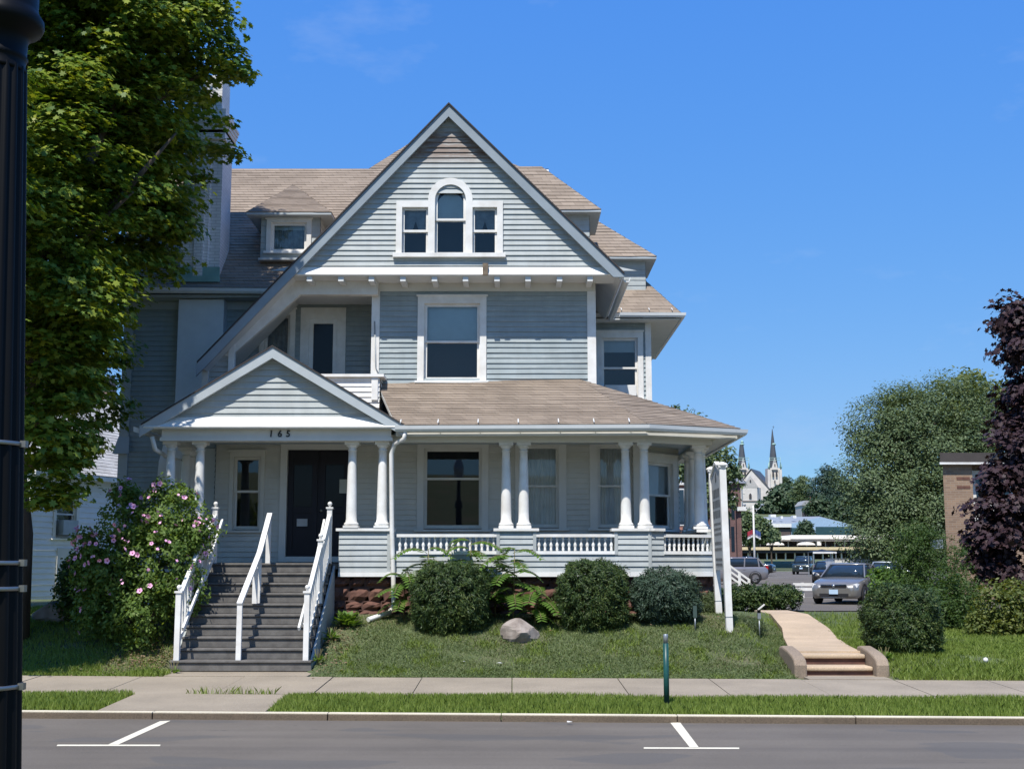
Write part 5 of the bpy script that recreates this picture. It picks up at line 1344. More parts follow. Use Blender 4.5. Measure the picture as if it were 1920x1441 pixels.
# ================================================================== street furniture
# lamp post, nearest thing to the camera
LY = 5.0
lp = root('street_lamp', 'black fluted lamp post with collar and steel bands at the left edge', 'street lamp', (px(-40, 1440, LY).x - .03, LY, .1))
c = Vector((px(-2, 400, LY).x, LY, 0))
def lz(v): return px(0, v, LY).z
bx0 = px(-48, 1440, LY).x; tx = px(0, 60, LY).x
def shaft(z): return bx0 + (tx - bx0) * (z - lz(1440)) / (lz(60) - lz(1440))
mb = MB(); zb, zt_ = .1, lz(128)
prof = []; nseg = 24; n = 96; vs = []
for i in range(nseg + 1):
    z = zb + (zt_ - zb) * i / nseg; t = (z - lz(1440)) / (lz(130) - lz(1440)); r = .172 + (.113 - .172) * max(-.3, min(1, t))
    for k in range(n):
        a = 2 * pi * k / n; rr = r * (1 - .10 * (.5 + .5 * math.cos(18 * a)) ** 2)
        vs.append((shaft(z) + rr * math.cos(a), LY + rr * math.sin(a), z))
mb.add(vs, [(i * n + k, i * n + (k + 1) % n, (i + 1) * n + (k + 1) % n, (i + 1) * n + k) for i in range(nseg) for k in range(n)], True)
obj('shaft', mb, M['black'], lp)
mb = MB(); q = LY / F
cx = shaft(lz(60))
mb.lathe((cx, LY, 0), [(54 * q, lz(136)), (54 * q, lz(130)), (50 * q, lz(122)), (52 * q, lz(112)), (55 * q, lz(108)), (52 * q, lz(104)), (53 * q, lz(75)), (60 * q, lz(66)), (78 * q, lz(55)), (82 * q, lz(46)), (81 * q, lz(36)), (72 * q, lz(24)), (69 * q, lz(16)), (69 * q, lz(-40)), (40 * q, lz(-60)), (32 * q, lz(-400))], 48)
obj('collar', mb, M['black'], lp)
mb = MB(); mb.lathe((bx0 - .02, LY, .1), [(.3, 0), (.3, .12), (.24, .2), (.22, .5), (.19, .56)], 32); obj('base', mb, M['black'], lp)
mb = MB(); mb.lathe((shaft(4.4), LY, lz(-400)), [(.05, 0), (.16, .1), (.22, .5), (.12, .8), (.02, .95)], 24); obj('lantern', mb, mat('lantern_glass', (.6, .6, .58), .3), lp)
for v in (833, 1055, 1103, 1286):
    z = lz(v); t = (z - lz(1440)) / (lz(130) - lz(1440)); r = .172 + (.113 - .172) * t + .003
    mb = MB(); mb.lathe((shaft(z), LY, z - .008), [(r, 0), (r + .003, .003), (r + .003, .014), (r, .017)], 40)
    mb.box(shaft(z) + r - .005, LY - .02, z - .012, shaft(z) + r + .018, LY + .01, z + .014); obj('steel_band', mb, M['steel'], lp)
# green post in the verge
Y = 18.35; p = px(1250, 1312, Y); gx = p.x; zt = px(1249, 1188, Y).z
gp_ = root('green_post', 'dark green steel post with grey cap standing in the grass verge', 'post', (gx, Y, g(gx, Y)))
mb = MB(); mb.lathe((gx, Y, 0), [(.040, g(gx, Y) - .05), (.040, zt - .13)], 16); obj('shaft', mb, M['greenpost'], gp_)
mb = MB(); mb.lathe((gx, Y, 0), [(.034, zt - .131), (.034, zt - .01), (.028, zt)], 16); obj('cap', mb, M['galv'], gp_)
# two-post sign, seen nearly edge on
n0, n1 = px(1368, 1196, 24.0), px(1348, 1166, 25.6)
sg = root('name_sign', 'tall white two-post sign with a grey lettered board seen edge-on', 'sign', (n0.x, 24.8, g(n0.x, 24.8)))
t0, t1 = px(1354, 876, 24.0), px(1334, 884, 25.6)
for b0, t in ((n0, t0), (n1, t1)):
    b0 = Vector((b0.x, b0.y, g(b0.x, b0.y) - .05)); mb = MB(); d = (t - b0)
    mb.bar(b0, t, .125, .125, up=Vector((0, 1, 0))); 
    pst = obj('post', mb, M['white'], sg)
    mb = MB(); e = t; mb.box(e.x - .085, e.y - .085, e.z, e.x + .085, e.y + .085, e.z + .03)
    mb.lathe((e.x, e.y, e.z + .03), [(.11, 0), (.115, .02), (.09, .05), (.03, .075)], 4 * 5); obj('cap', mb, M['white'], pst)
    mb = MB(); a = b0 + d * .09; mb.bar(a, a + d * .006, .13, .13, up=Vector((0, 1, 0))); obj('collar', mb, M['galv'], pst)
def sgp(k, z):                                # point on the board: k along from near to far post, at height z
    f_ = (z - .8) / 3.1
    a = n0.lerp(t0, (z - n0.z) / (t0.z - n0.z)); b = n1.lerp(t1, (z - n1.z) / (t1.z - n1.z)); q_ = a.lerp(b, k); q_.z = z; return q_
mb = MB(); zl0, zl1 = px(1352, 1068, 24.8).z, px(1340, 905, 24.8).z
P = [sgp(.05, zl0), sgp(.95, zl0), sgp(.95, zl1), sgp(.95, zl1 + .12), sgp(.5, zl1 + .36), sgp(.05, zl1 + .12)]
mb.prism([q_ + Vector((-.025, 0, 0)) for q_ in P], (.05, 0, 0)); sb_ = obj('sign_board', mb, M['signface'], sg)
for sx in (-.027, .027):                        # lettering too oblique to read: rows of short dark strokes
    mb = MB(); z = zl1 - .12
    for rh, gap, runs in ((.17, .05, 5), (.15, .05, 6), (.15, .09, 6), (.05, .05, 12), (.05, .05, 12), (.05, .12, 10), (.06, .06, 10), (.06, .14, 9), (.05, .05, 12), (.05, .05, 10)):
        rr = random.Random(int(z * 100)); k = .12
        while k < .86:
            w = .7 / runs * rr.uniform(.5, .9)
            A = [sgp(k, z - rh), sgp(k + w, z - rh), sgp(k + w, z), sgp(k, z)]
            mb.prism([q_ + Vector((sx, 0, 0)) for q_ in A], (.002 if sx > 0 else -.002, 0, 0)); k += w + .7 / runs * .3
        z -= rh + gap
    obj('lettering', mb, M['signmark'], sb_)
    mb = MB(); cpt = sgp(.5, zl1 + .1); rr_ = .1
    mb.prism([cpt + Vector((sx, rr_ * math.cos(a), rr_ * math.sin(a))) for a in [2 * pi * k / 20 for k in range(20)]], (.003 if sx > 0 else -.003, 0, 0)); obj('emblem', mb, M['signmark'], sb_)
mb = MB()
for k0, k1 in ((.02, .5), (.5, .98)):
    mb.bar(sgp(k0, zl1 + (.16 if k0 < .1 else .40)), sgp(k1, zl1 + (.40 if k0 < .1 else .16)), .09, .05)
obj('pediment', mb, M['white'], sg)
# little garden light and marker post on the lawn
Y = 26.8; p = px(1424, 1180, Y)
z0 = g(p.x, Y)
sl_ = root('garden_light', 'small grey lamp on a thin stake with tilted panel beside the path', 'garden light', (p.x, Y, z0))
mb = MB(); mb.tube([(p.x, Y, z0 - .05), (p.x, Y, z0 + .38)], .012, 8); obj('stake', mb, M['galv'], sl_)
mb = MB(); mb.box(p.x - .035, Y - .03, z0 + .38, p.x + .035, Y + .03, z0 + .50); obj('lamp_body', mb, M['galv'], sl_)
mb = MB(); mb.box(p.x - .03, Y - .03, z0 + .501, p.x + .03, Y + .03, z0 + .56); obj('lamp_head', mb, M['black'], sl_)
mb = MB(); mb.bar((p.x - .02, Y, z0 + .57), (p.x + .12, Y, z0 + .68), .09, .02); obj('panel', mb, M['white'], sl_)
Y = 24.05; p = px(1303, 1150, Y); z0 = g(p.x, Y)
mk = root('marker_stake', 'small dark green box on a stake in front of the blue-green shrub', 'marker', (p.x, Y, z0))
mb = MB(); mb.box(p.x - .035, Y - .02, z0 + .22, p.x + .035, Y + .02, z0 + .44); obj('box', mb, mat('dark_green_box', (.05, .08, .07), .5), mk)
mb = MB(); mb.tube([(p.x, Y, z0 - .03), (p.x, Y, z0 + .22)], .012, 6); obj('stake', mb, M['galv'], mk)
# litter
def scrap(u, v, Y, s, label, cat, name, seed):
    p = px(u, v, Y); rr = random.Random(seed); mb = MB(); z = (g(p.x, Y) if Y > 17.6 else .0) + .015
    if name == 'ball': mb.ball((p.x, Y, z + s * .8), s, 12)
    else:
        P = [Vector((p.x + s * math.cos(a) * rr.uniform(.6, 1.2), Y + s * math.sin(a) * rr.uniform(.4, 1), z + rr.uniform(0, .015))) for a in [k * 1.05 for k in range(6)]]
        mb.prism(P, (0, 0, .006))
    return props(obj(name, mb, M['white'], loc=(p.x, Y, z)), label, cat)
scrap(1849, 1254, 22.3, .045, 'small white ball lying on the grass right of the steps', 'ball', 'ball', 1)
scrap(1068, 1354, 17.05, .05, 'torn white paper in the gutter beside the kerb', 'litter', 'paper_scrap', 4)
scrap(936, 1222, 22.6, .05, 'white scrap of paper on the sloping lawn below the boulder', 'litter', 'paper_scrap', 2)
scrap(870, 1222, 22.7, .03, 'tiny white paper scrap on the lawn left of the larger scrap', 'litter', 'paper_scrap', 3)

# ================================================================== vehicles
def paint(name, c, rough=.25, metal=.4):
    m, t, b = nodes(name); b.inputs['Base Color'].default_value = (*c, 1); b.inputs['Roughness'].default_value = rough
    b.inputs['Metallic'].default_value = metal; b.inputs['Coat Weight'].default_value = .5; b.inputs['Coat Roughness'].default_value = .05
    n_ = noise(t, coords(t), 2.0, 3); t.links.new(ramp(t, n_, [(.3, tuple(x * .92 for x in c)), (.7, tuple(min(1, x * 1.05) for x in c))]), b.inputs['Base Color']); return m
M['carglass'] = mat('car_glass', (.018, .03, .045), .06, var=.1, spec=.8)
M['tyre'] = mat('tyre_rubber', (.02, .02, .02), .8); M['rim'] = mat('alloy_rim', (.5, .5, .5), .3, metal=.8)
M['lens'] = mat('lamp_lens', (.7, .7, .68), .12, spec=.8); M['red'] = mat('tail_lens', (.45, .02, .02), .2)
M['plate'] = mat('number_plate', (.45, .60, .75), .4); M['plastic'] = mat('black_plastic', (.02, .02, .022), .5); M['chrome'] = mat('chrome_trim', (.8, .8, .8), .12, metal=1)
def loft(mb, secs, smooth=True, cap=True):
    n = len(secs[0]); o = len(mb.v)
    for s_ in secs: mb.v.extend(Vector(p) for p in s_)
    for i in range(len(secs) - 1):
        for k in range(n): mb.f.append([o + i * n + k, o + i * n + (k + 1) % n, o + (i + 1) * n + (k + 1) % n, o + (i + 1) * n + k]); mb.sm.append(smooth)
    if cap:
        mb.f.append([o + k for k in range(n)][::-1]); mb.sm.append(False); mb.f.append([o + (len(secs) - 1) * n + k for k in range(n)]); mb.sm.append(False)
def car(name, label, loc, rz, body_m, kind='sedan', group=None, plate=True):
    """length along +Y from nose (-Y) to tail, built at the origin and then placed"""
    L, W, H = {'sedan': (4.5, 1.75, 1.44), 'suv': (4.6, 1.85, 1.68), 'pickup': (5.4, 1.9, 1.80), 'van': (4.9, 1.9, 1.85), 'hatch': (4.2, 1.75, 1.48)}[kind]
    r = root(name, label, {'pickup': 'pickup truck', 'van': 'van', 'suv': 'suv'}.get(kind, 'car'), (0, 0, 0), group)
    hw = W / 2; gc = .2 if kind in ('sedan', 'hatch') else .27
    # y, half width factor, deck height, front lower edge
    if kind == 'pickup': st = [(0, .80, .72, .42), (.05, .93, .98, .32), (.25, .98, 1.06, gc), (1.3, 1, 1.12, gc), (1.7, 1, 1.14, gc), (3.3, 1, 1.14, gc), (3.35, 1, 1.12, gc), (5.3, .99, 1.12, .4), (5.4, .96, 1.08, .5)]
    elif kind == 'van': st = [(0, .82, .70, .34), (.06, .94, .95, .28), (.35, .985, 1.05, gc), (1.0, 1, 1.12, gc), (4.7, 1, 1.12, gc), (4.9, .95, 1.05, .4)]
    elif kind == 'suv': st = [(0, .78, .66, .34), (.08, .92, .92, .27), (.4, .98, 1.02, gc), (1.3, 1, 1.08, gc), (4.3, 1, 1.1, gc), (4.55, .95, 1.06, .35), (4.6, .9, .9, .42)]
    else: st = [(0, .70, .56, .30), (.07, .86, .68, .22), (.25, .95, .76, gc), (.6, .985, .83, gc), (1.25, 1, .92, gc), (3.6, 1, .95, gc), (L - .35, .97, .98, gc), (L - .08, .9, .92, .3), (L, .8, .75, .36)]
    def sec(y, f_, zt, zb):
        w = hw * f_; zm = zb + (zt - zb) * .55
        pts = [(w * .90, zb), (w * .985, zb + .10), (w, zm), (w * .985, zt - .10), (w * .93, zt - .025), (w * .80, zt + .004), (w * .4, zt + .028)]
        return [(x, y, z) for x, z in pts] + [(-x, y, z) for x, z in pts[::-1]]
    mb = MB(); loft(mb, [sec(*s_) for s_ in st]); bd_ = obj('body', mb, body_m, r)
    # cabin: glass house with a painted roof and pillars
    cy = {'sedan': (1.18, 1.95, 3.15, 4.05), 'hatch': (1.1, 1.85, 3.4, 4.1), 'suv': (1.25, 1.95, 4.0, 4.5), 'pickup': (1.55, 2.15, 3.15, 3.32), 'van': (.85, 1.65, 4.5, 4.85)}[kind]
    zb = {'sedan': .93, 'hatch': .93, 'suv': 1.06, 'pickup': 1.12, 'van': 1.1}[kind]
    def ring(y0, y1, w, z, cr=.0, y0c=0):
        return [(-w * .96, y0 + .1, z), (-w * .5, y0 + .02 + y0c, z), (0, y0 + y0c, z), (w * .5, y0 + .02 + y0c, z), (w * .96, y0 + .1, z), (w, y0 + .35, z), (w, y1 - .3, z), (w * .94, y1 - .06, z), (0, y1, z), (-w * .94, y1 - .06, z), (-w, y1 - .3, z), (-w, y0 + .35, z)]
    wb, wt = hw * .93, hw * .72
    if kind in ('van', 'pickup', 'suv'): wt = hw * .78
    g0 = MB(); loft(g0, [ring(cy[0], cy[3], wb, zb - .03), ring(cy[1] - .04, cy[2] + .04, wt, H - .06)]); gls = obj('window', g0, M['carglass'], r)
    rf = MB(); loft(rf, [ring(cy[1] - .07, cy[2] + .07, wt + .015, H - .075), ring(cy[1] + .05, cy[2] - .05, wt * .95, H - .02), ring(cy[1] + .3, cy[2] - .3, wt * .6, H)]); obj('roof', rf, body_m, r)
    for sx in (-1, 1):
        for (yb_, yt_) in ((cy[0] + .1, cy[1] + .04), ((cy[0] + cy[3]) / 2 + .1, (cy[1] + cy[2]) / 2 + .1), (cy[3] - .12, cy[2] - .02)) + ((((cy[1] + cy[2]) / 2 + 1.0, (cy[1] + cy[2]) / 2 + .98),) if kind in ('van', 'suv') else ()):
            pl_ = MB(); pl_.bar((sx * wb * (.965 if yb_ < cy[0] + .2 else 1.0), yb_, zb - .02), (sx * wt * (.97 if yt_ < cy[1] + .1 else 1.0), yt_, H - .07), .075, .045, up=Vector((1, 0, 0)))
            obj('pillar', pl_, body_m, r)
    # wheels
    wr_ = .32 if kind in ('sedan', 'hatch') else .37
    for y in (L * .19, L * .80):
        for sx in (-1, 1):
            ar = MB(); ar.v = []; nn = 28
            ar.add([(sx * hw * .93, y, wr_)] + [(sx * hw * 1.004, y + (wr_ + .06) * math.cos(2 * pi * k / nn), max(gc - .05, wr_ + .02 + (wr_ + .06) * math.sin(2 * pi * k / nn))) for k in range(nn)], [(0, 1 + k, 1 + (k + 1) % nn) for k in range(nn)]); obj('wheel_arch', ar, M['plastic'], r)
            ty = MB(); x1 = sx * (hw + .012); x0 = sx * (hw - .2); vs = []
            prof = [(x0, wr_ * .6), (x0, wr_ * .97), (x0 + sx * .03, wr_), (x1 - sx * .03, wr_), (x1, wr_ * .95), (x1, wr_ * .66)]
            ty.add([(x, y + q_ * math.cos(2 * pi * k / 28), wr_ + q_ * math.sin(2 * pi * k / 28)) for x, q_ in prof for k in range(28)], [(i * 28 + k, i * 28 + (k + 1) % 28, (i + 1) * 28 + (k + 1) % 28, (i + 1) * 28 + k) for i in range(5) for k in range(28)], True)
            tw = obj('wheel', ty, M['tyre'], r)
            ri = MB(); xr_ = sx * (hw - .005)
            for k in range(5):
                a = 2 * pi * k / 5; ri.bar((xr_, y, wr_), (xr_, y + wr_ * .62 * math.cos(a), wr_ + wr_ * .62 * math.sin(a)), .06, .03, up=Vector((1, 0, 0)))
            ri.add([(xr_ - sx * .02, y + wr_ * q_ * math.cos(2 * pi * k / 28), wr_ + wr_ * q_ * math.sin(2 * pi * k / 28)) for q_ in (.68, .58) for k in range(28)], [(k, (k + 1) % 28, 28 + (k + 1) % 28, 28 + k) for k in range(28)]); obj('rim', ri, M['rim'], tw)
    # front
    fz = {'sedan': .63, 'hatch': .65, 'suv': .80, 'pickup': .82, 'van': .82}[kind]
    for sx in (-1, 1):
        hl = MB(); A = [(sx * hw * .52, .02, fz), (sx * hw * .60, .035, fz + .055), (sx * hw * .88, .16, fz + .10), (sx * hw * .945, .30, fz + .07), (sx * hw * .90, .14, fz - .045), (sx * hw * .58, .02, fz - .045)]
        hl.prism([(x, y - .015, z) for x, y, z in A], (0, .12, -.0)); obj('headlight', hl, M['lens'], r)
        mi = MB(); mi.ball((sx * (hw + .10), cy[0] + .38, zb + .06), .1, 10, (1.0, .55, .62)); mi.bar((sx * (hw - .06), cy[0] + .38, zb + .0), (sx * (hw + .06), cy[0] + .38, zb + .03), .05, .03); obj('mirror', mi, body_m, r)
        tl = MB(); tl.box(sx * hw * .62 if sx > 0 else -hw * .93, L - .16, fz + .12, hw * .93 if sx > 0 else -hw * .62, L - .01, fz + .32); obj('tail_light', tl, M['red'], r)
        dh = MB(); dh.box(sx * (hw * .99) - .012, L * .40, zb - .17, sx * (hw * .99) + .012, L * .44, zb - .14); dh.box(sx * (hw * .99) - .012, L * .62, zb - .17, sx * (hw * .99) + .012, L * .66, zb - .14); obj('door_handle', dh, body_m, r)
    gr = MB(); gr.box(-hw * .50, -.02, fz - .035, hw * .50, .05, fz + .04); obj('grille', gr, M['plastic'], r)
    gr = MB(); gr.box(-hw * .52, -.035, fz + .03, hw * .52, .03, fz + .065); gr.ball((0, -.035, fz + .01), .05, 10, (1, .3, 1)); obj('grille_trim', gr, M['chrome'], r)
    gr = MB(); gr.box(-hw * .58, -.005, fz - .37, hw * .58, .1, fz - .25); obj('air_intake', gr, M['plastic'], r)
    gr = MB(); gr.box(-hw * .5, -.012, fz - .40, hw * .5, .1, fz - .375); obj('bumper_trim', gr, M['chrome'], r)
    if plate:
        p_ = MB(); p_.box(-.155, -.045, fz - .27, .155, -.02, fz - .115); obj('number_plate', p_, M['plate'], r)
    wp = MB(); wp.bar((-.05, cy[0] + .0, zb + .015), (.5, cy[0] + .08, zb + .03), .015, .015); obj('wiper', wp, M['plastic'], r)
    if kind == 'pickup':
        be_ = MB(); be_.box(-hw * .82, 3.4, .9, hw * .82, 5.25, 1.17); obj('cargo_bed', be_, M['plastic'], r)
    r.location = loc; r.rotation_euler = (0, 0, rz); return r
def onlot(u, v, Y): p = px(u, v, Y); return (p.x, Y, float(lotz(0, Y)) + .0)
car('parked_car', 'metallic grey sedan parked nose-first facing the lawn', onlot(1564, 1130, 44.3), R(-29), paint('warm_grey_metal', (.26, .25, .23), .25, .5), 'sedan')
car('parked_car', 'grey and silver suv parked behind the stair rails, tail to the right', onlot(1303, 1085, 80), R(-78), paint('silver_grey', (.33, .32, .34), .3, .5), 'suv')
car('parked_car', 'black pickup truck with bright wheel parked beyond the grey suv', onlot(1452, 1073, 118), R(66), paint('black_car_paint', (.012, .012, .015), .15, .2), 'pickup')
car('parked_car', 'pale blue car roof showing beyond the grey suv', onlot(1288, 1074, 90), R(-78), paint('pale_blue', (.45, .52, .56), .3, .3), 'sedan')
car('parked_car', 'dark green van facing forward on the far side of the car park', onlot(1502, 1066, 128), R(-20), paint('dark_green_car', (.03, .045, .045), .25, .3), 'van')
car('parked_car', 'black car behind the grey sedan', onlot(1548, 1085, 82), R(-16), paint('black_gloss', (.015, .015, .018), .2, .2), 'sedan')
car('parked_car', 'silver blue car half hidden by the yellow-green bush', onlot(1662, 1098, 60), R(-18), paint('silver_blue', (.42, .46, .50), .3, .5), 'hatch')
car('parked_car', 'blue car behind the white trailer', onlot(1590, 1062, 118), R(20), paint('blue_car', (.05, .09, .16), .25, .3), 'sedan')
# white box trailer
def boxes(name, lst, m, parent):
    mb = MB()
    for b in lst: mb.box(*b)
    return obj(name, mb, m, parent)
Y = 70; p0 = px(1606, 1095, Y); z0 = float(lotz(0, Y)); x0, x1 = px(1566, 1070, Y).x, px(1646, 1070, Y).x; zt = px(1600, 1048, Y).z
tr_ = root('box_trailer', 'white box trailer parked behind the grey sedan', 'trailer', (p0.x, Y + 1, z0))
boxes('box', [(x0, Y, z0 + .45, x1, Y + 2.0, zt)], M['white'], tr_); boxes('chassis', [(x0 + .1, Y + .1, z0 + .3, x1 - .1, Y + 1.9, z0 + .449)], M['plastic'], tr_)
boxes('roof_trim', [(x0 - .02, Y - .02, zt, x1 + .02, Y + 2.02, zt + .05)], M['galv'], tr_)
for x in (x0 + .6, x1 - .6):
    mb = MB(); mb.v = []; mb.tube([(x, Y - .02, z0 + .32), (x, Y + .2, z0 + .32)], .32, 20); obj('wheel', mb, M['tyre'], tr_)
# white two-rail fence by the lot edge
fe = root('rail_fence', 'low white two-rail fence running behind the grey sedan', 'fence', (px(1560, 1110, 52).x, 52, float(lotz(0, 52))))
Y = 52; xa, xb = px(1487, 1100, Y).x, px(1660, 1100, Y).x; za, zb_ = px(1500, 1095, Y).z, px(1500, 1104, Y).z
boxes('rail', [(xa, Y - .03, za - .06, xb, Y + .03, za + .06)], M['white'], fe); boxes('rail', [(xa, Y - .03, zb_ - .06, xb, Y + .03, zb_ + .06)], M['white'], fe)
for k in range(4):
    x = xa + .4 + (xb - xa - .8) * k / 3; boxes('post', [(x - .06, Y + .031, float(lotz(0, Y)), x + .06, Y + .13, za + .07)], M['white'], fe)
# white rails of the side entrance steps
rl = root('stair_rail', 'sloping white handrail of the side steps behind the hedge', 'handrail', (px(1378, 1075, 40).x, 40.5, g(7, 40.5)))
a, b = px(1368, 1060, 40.5), px(1404, 1086, 40.5)
for dz, nm in ((0, 'top_rail'), (-.17, 'lower_rail'), (-.34, 'lower_rail')):
    mb = MB(); mb.bar(a + Vector((0, 0, dz)), b + Vector((0, 0, dz)), .05, .06); obj(nm, mb, M['white'], rl)
for k in (0, .5, 1):
    q_ = a.lerp(b, k); boxes('post', [(q_.x - .04, 40.46, g(q_.x, 40.5) - .1, q_.x + .04, 40.54, q_.z + .02)], M['white'], rl)
# green-canopied tent and tree planter region
ct = root('canopy_tent', 'small dark pop-up canopy with white edge beside the green van', 'tent', (px(1540, 1062, 112).x, 112, float(lotz(0, 112))))
xa, xb = px(1519, 1034, 112).x, px(1563, 1034, 112).x; z1 = px(1540, 1034, 112).z; z2 = px(1540, 1029, 112).z; xm_ = (xa + xb) / 2
mb = MB(); mb.add([(xa, 111, z1), (xb, 111, z1), (xb, 113, z1), (xa, 113, z1), (xm_, 112, z2)], [(0, 1, 4), (1, 2, 4), (2, 3, 4), (3, 0, 4), (3, 2, 1, 0)]); obj('roof', mb, M['plastic'], ct)
boxes('valance', [(xa, 110.95, z1 - .15, xb, 110.99, z1)], M['white'], ct)
for x in (xa + .05, xb - .05):
    for y in (111.05, 112.95): boxes('pole', [(x - .03, y - .03, float(lotz(0, y)), x + .03, y + .03, z1)], M['galv'], ct)
# ================================================================== buildings and trees further off
def tree(name, label, blobs, base, m, n, per, crad, size, shape=OVAL, group=None, tr=.25, cat='tree', shell=(.5, 1.02), flat=.6, up=.7, limbs=5, jit=.7):
    low = .05 if cat == 'shrub' else .3
    x, y = base; z = g(x, y) - .05
    r = root(name, label, cat, (x, y, z), group)
    foliage('crown', r, m, blobs, n, per, crad, size, shape, shell=shell, flat=flat, up=up, jit=jit, zmin=z + low)
    top = max(b[2] for b in blobs); trunk(r, (x, y, z), (x, y, z + (top - z) * (.9 if cat == 'tree' else .5)), tr if cat == 'tree' else .03, [(.35 + .1 * k, Vector(blobs[k % len(blobs)][:3])) for k in range(limbs)])
    return r
# big trees right of centre
tree('broad_tree', 'large round grey-green tree in front of the brick block', [blob(*a) for a in ((1745, 860, 120, 68), (1670, 850, 80, 67), (1640, 800, 62, 68), (1700, 780, 70, 68), (1790, 770, 80, 69), (1855, 790, 60, 69), (1660, 930, 80, 66), (1740, 960, 95, 66), (1640, 1000, 58, 65), (1810, 900, 90, 68), (1700, 1020, 70, 65), (1620, 900, 50, 66))],
     (px(1715, 1060, 67).x, 67), M['green'], 2300, 48, 1.0, .15, tr=.5, flat=.5, up=1.0, jit=.45)
tree('broad_tree', 'yellow-green tree top rising behind the large round tree', [blob(*a) for a in ((1830, 745, 55, 84), (1785, 770, 60, 84), (1875, 760, 48, 84), (1700, 775, 48, 84), (1850, 820, 70, 84), (1760, 850, 90, 84))],
     (px(1810, 1060, 84).x, 84), M['yellowgreen'], 560, 24, .9, .36, tr=.4)
tree('conifer_shrub', 'feathery dark evergreen shrub at the corner of the brick block', [blob(*a) for a in ((1745, 1060, 70, 31), (1710, 1020, 45, 31), (1770, 1110, 60, 30.5), (1700, 1090, 50, 31), (1735, 1000, 26, 31), (1800, 1120, 45, 30), (1745, 1140, 45, 30))],
     (px(1745, 1160, 31).x, 31), M['shrubleaf'], 800, 26, .26, .095, LANCE, tr=.1, cat='shrub', up=.9)
tree('leafy_shrub', 'pale yellow-green bush beside the silver blue car', [blob(*a) for a in ((1662, 1100, 30, 36), (1690, 1110, 34, 36), (1720, 1125, 36, 36), (1650, 1080, 16, 36), (1680, 1085, 20, 36))],
     (px(1690, 1150, 36).x, 36), M['hosta'], 260, 22, .24, .12, OVAL, tr=.05, cat='shrub')
tree('leafy_shrub', 'yellow-green and brown bush below the purple maple', [blob(*a) for a in ((1865, 1130, 40, 27), (1895, 1150, 40, 27), (1850, 1160, 32, 27), (1920, 1130, 45, 27.2), (1890, 1110, 25, 27), (1935, 1165, 30, 27), (1850, 1180, 34, 26.8), (1885, 1185, 34, 26.8), (1920, 1182, 34, 26.8))],
     (px(1885, 1180, 27).x, 27), M['yellowgreen'], 420, 22, .18, .09, OVAL, tr=.05, cat='shrub')
tree('conifer_shrub', 'dark evergreen shrub behind the squat evergreen by the steps', [blob(*a) for a in ((1790, 1130, 55, 28.5), (1760, 1150, 45, 28.5), (1820, 1150, 42, 28.5), (1800, 1165, 40, 28.4))],
     (px(1790, 1180, 28.5).x, 28.5), M['shrubleaf'], 320, 24, .3, .11, LANCE, tr=.07, cat='shrub', up=.9)
# small tree behind the porch corner, and the sapling top over the porch roof
tree('slim_tree', 'green tree top showing behind the porch corner above the brick block', [blob(*a) for a in ((1352, 860, 26, 62), (1330, 880, 45, 62), (1362, 890, 22, 62), (1290, 860, 50, 62), (1290, 800, 30, 62), (1272, 770, 16, 62), (1340, 930, 40, 62))],
     (px(1318, 1050, 62).x, 62), M['green'], 330, 24, .5, .22, tr=.2)
# flat-roofed brick block on the right
bb = root('brick_block', 'tan brick block with a dark flat roof edge behind the purple maple', 'building', (px(1900, 1000, 47).x, 50, .6))
Y = 47; x0 = px(1771, 950, Y).x; zt = px(1800, 868, Y).z
M['tanbrick'] = brick_mat('tan_brick', (.30, .20, .13), (.22, .145, .10), (.30, .245, .19), .30, .085)
xb = px(1826, 950, Y).x
def skewed(x0, y0, x1, y1, z0, z1):            # the block's left flank runs away along the line of sight
    mb = MB(); k = .40; mb.prism([(x0, y0, z0), (x1, y0, z0), (x1, y1, z0), (x0 + k * (y1 - y0), y1, z0)], (0, 0, z1 - z0)); return mb
mb = skewed(x0, Y, xb, Y + 1.2, -.2, zt); w2 = skewed(xb + .001, Y + .5, xb + 16, Y + 14, -.2, zt - .01); obj('wall', mb, M['tanbrick'], bb); obj('wall', w2, M['tanbrick'], bb)
mb = skewed(x0 - .15, Y - .2, xb + 16, Y + 14.2, zt, zt + .38); obj('roof', mb, mat('dark_fascia', (.06, .05, .045), .6), bb)
mb = MB(); mb.box(x0 - .18, Y - .23, zt - .06, xb + 14, Y - .2, zt + .02); obj('roof_trim', mb, M['white'], bb)
for k in range(4):
    xx = xb + .15 + k * 3; mb = MB(); mb.box(xx, Y + .42, zt - 2.9, xx + 1.5, Y + .499, zt - .25); w_ = obj('window', mb, M['white'], bb)
    mb = MB(); mb.box(xx + .12, Y + .40, zt - 1.3, xx + 1.38, Y + .419, zt - .4); obj('pane', mb, M['carglass'], w_)
for z in (zt - .62, zt - .95): mb = MB(); mb.box(x0 + .5, Y - .012, z, x0 + 1.0, Y, z + .1); obj('vent', mb, M['brownstone'], bb)
mb = MB(); p = px(1770, 1020, Y); mb.box(p.x - .25, Y + .1, p.z - .15, p.x - .005, Y + .8, p.z + .18); obj('meter_box', mb, M['galv'], bb)
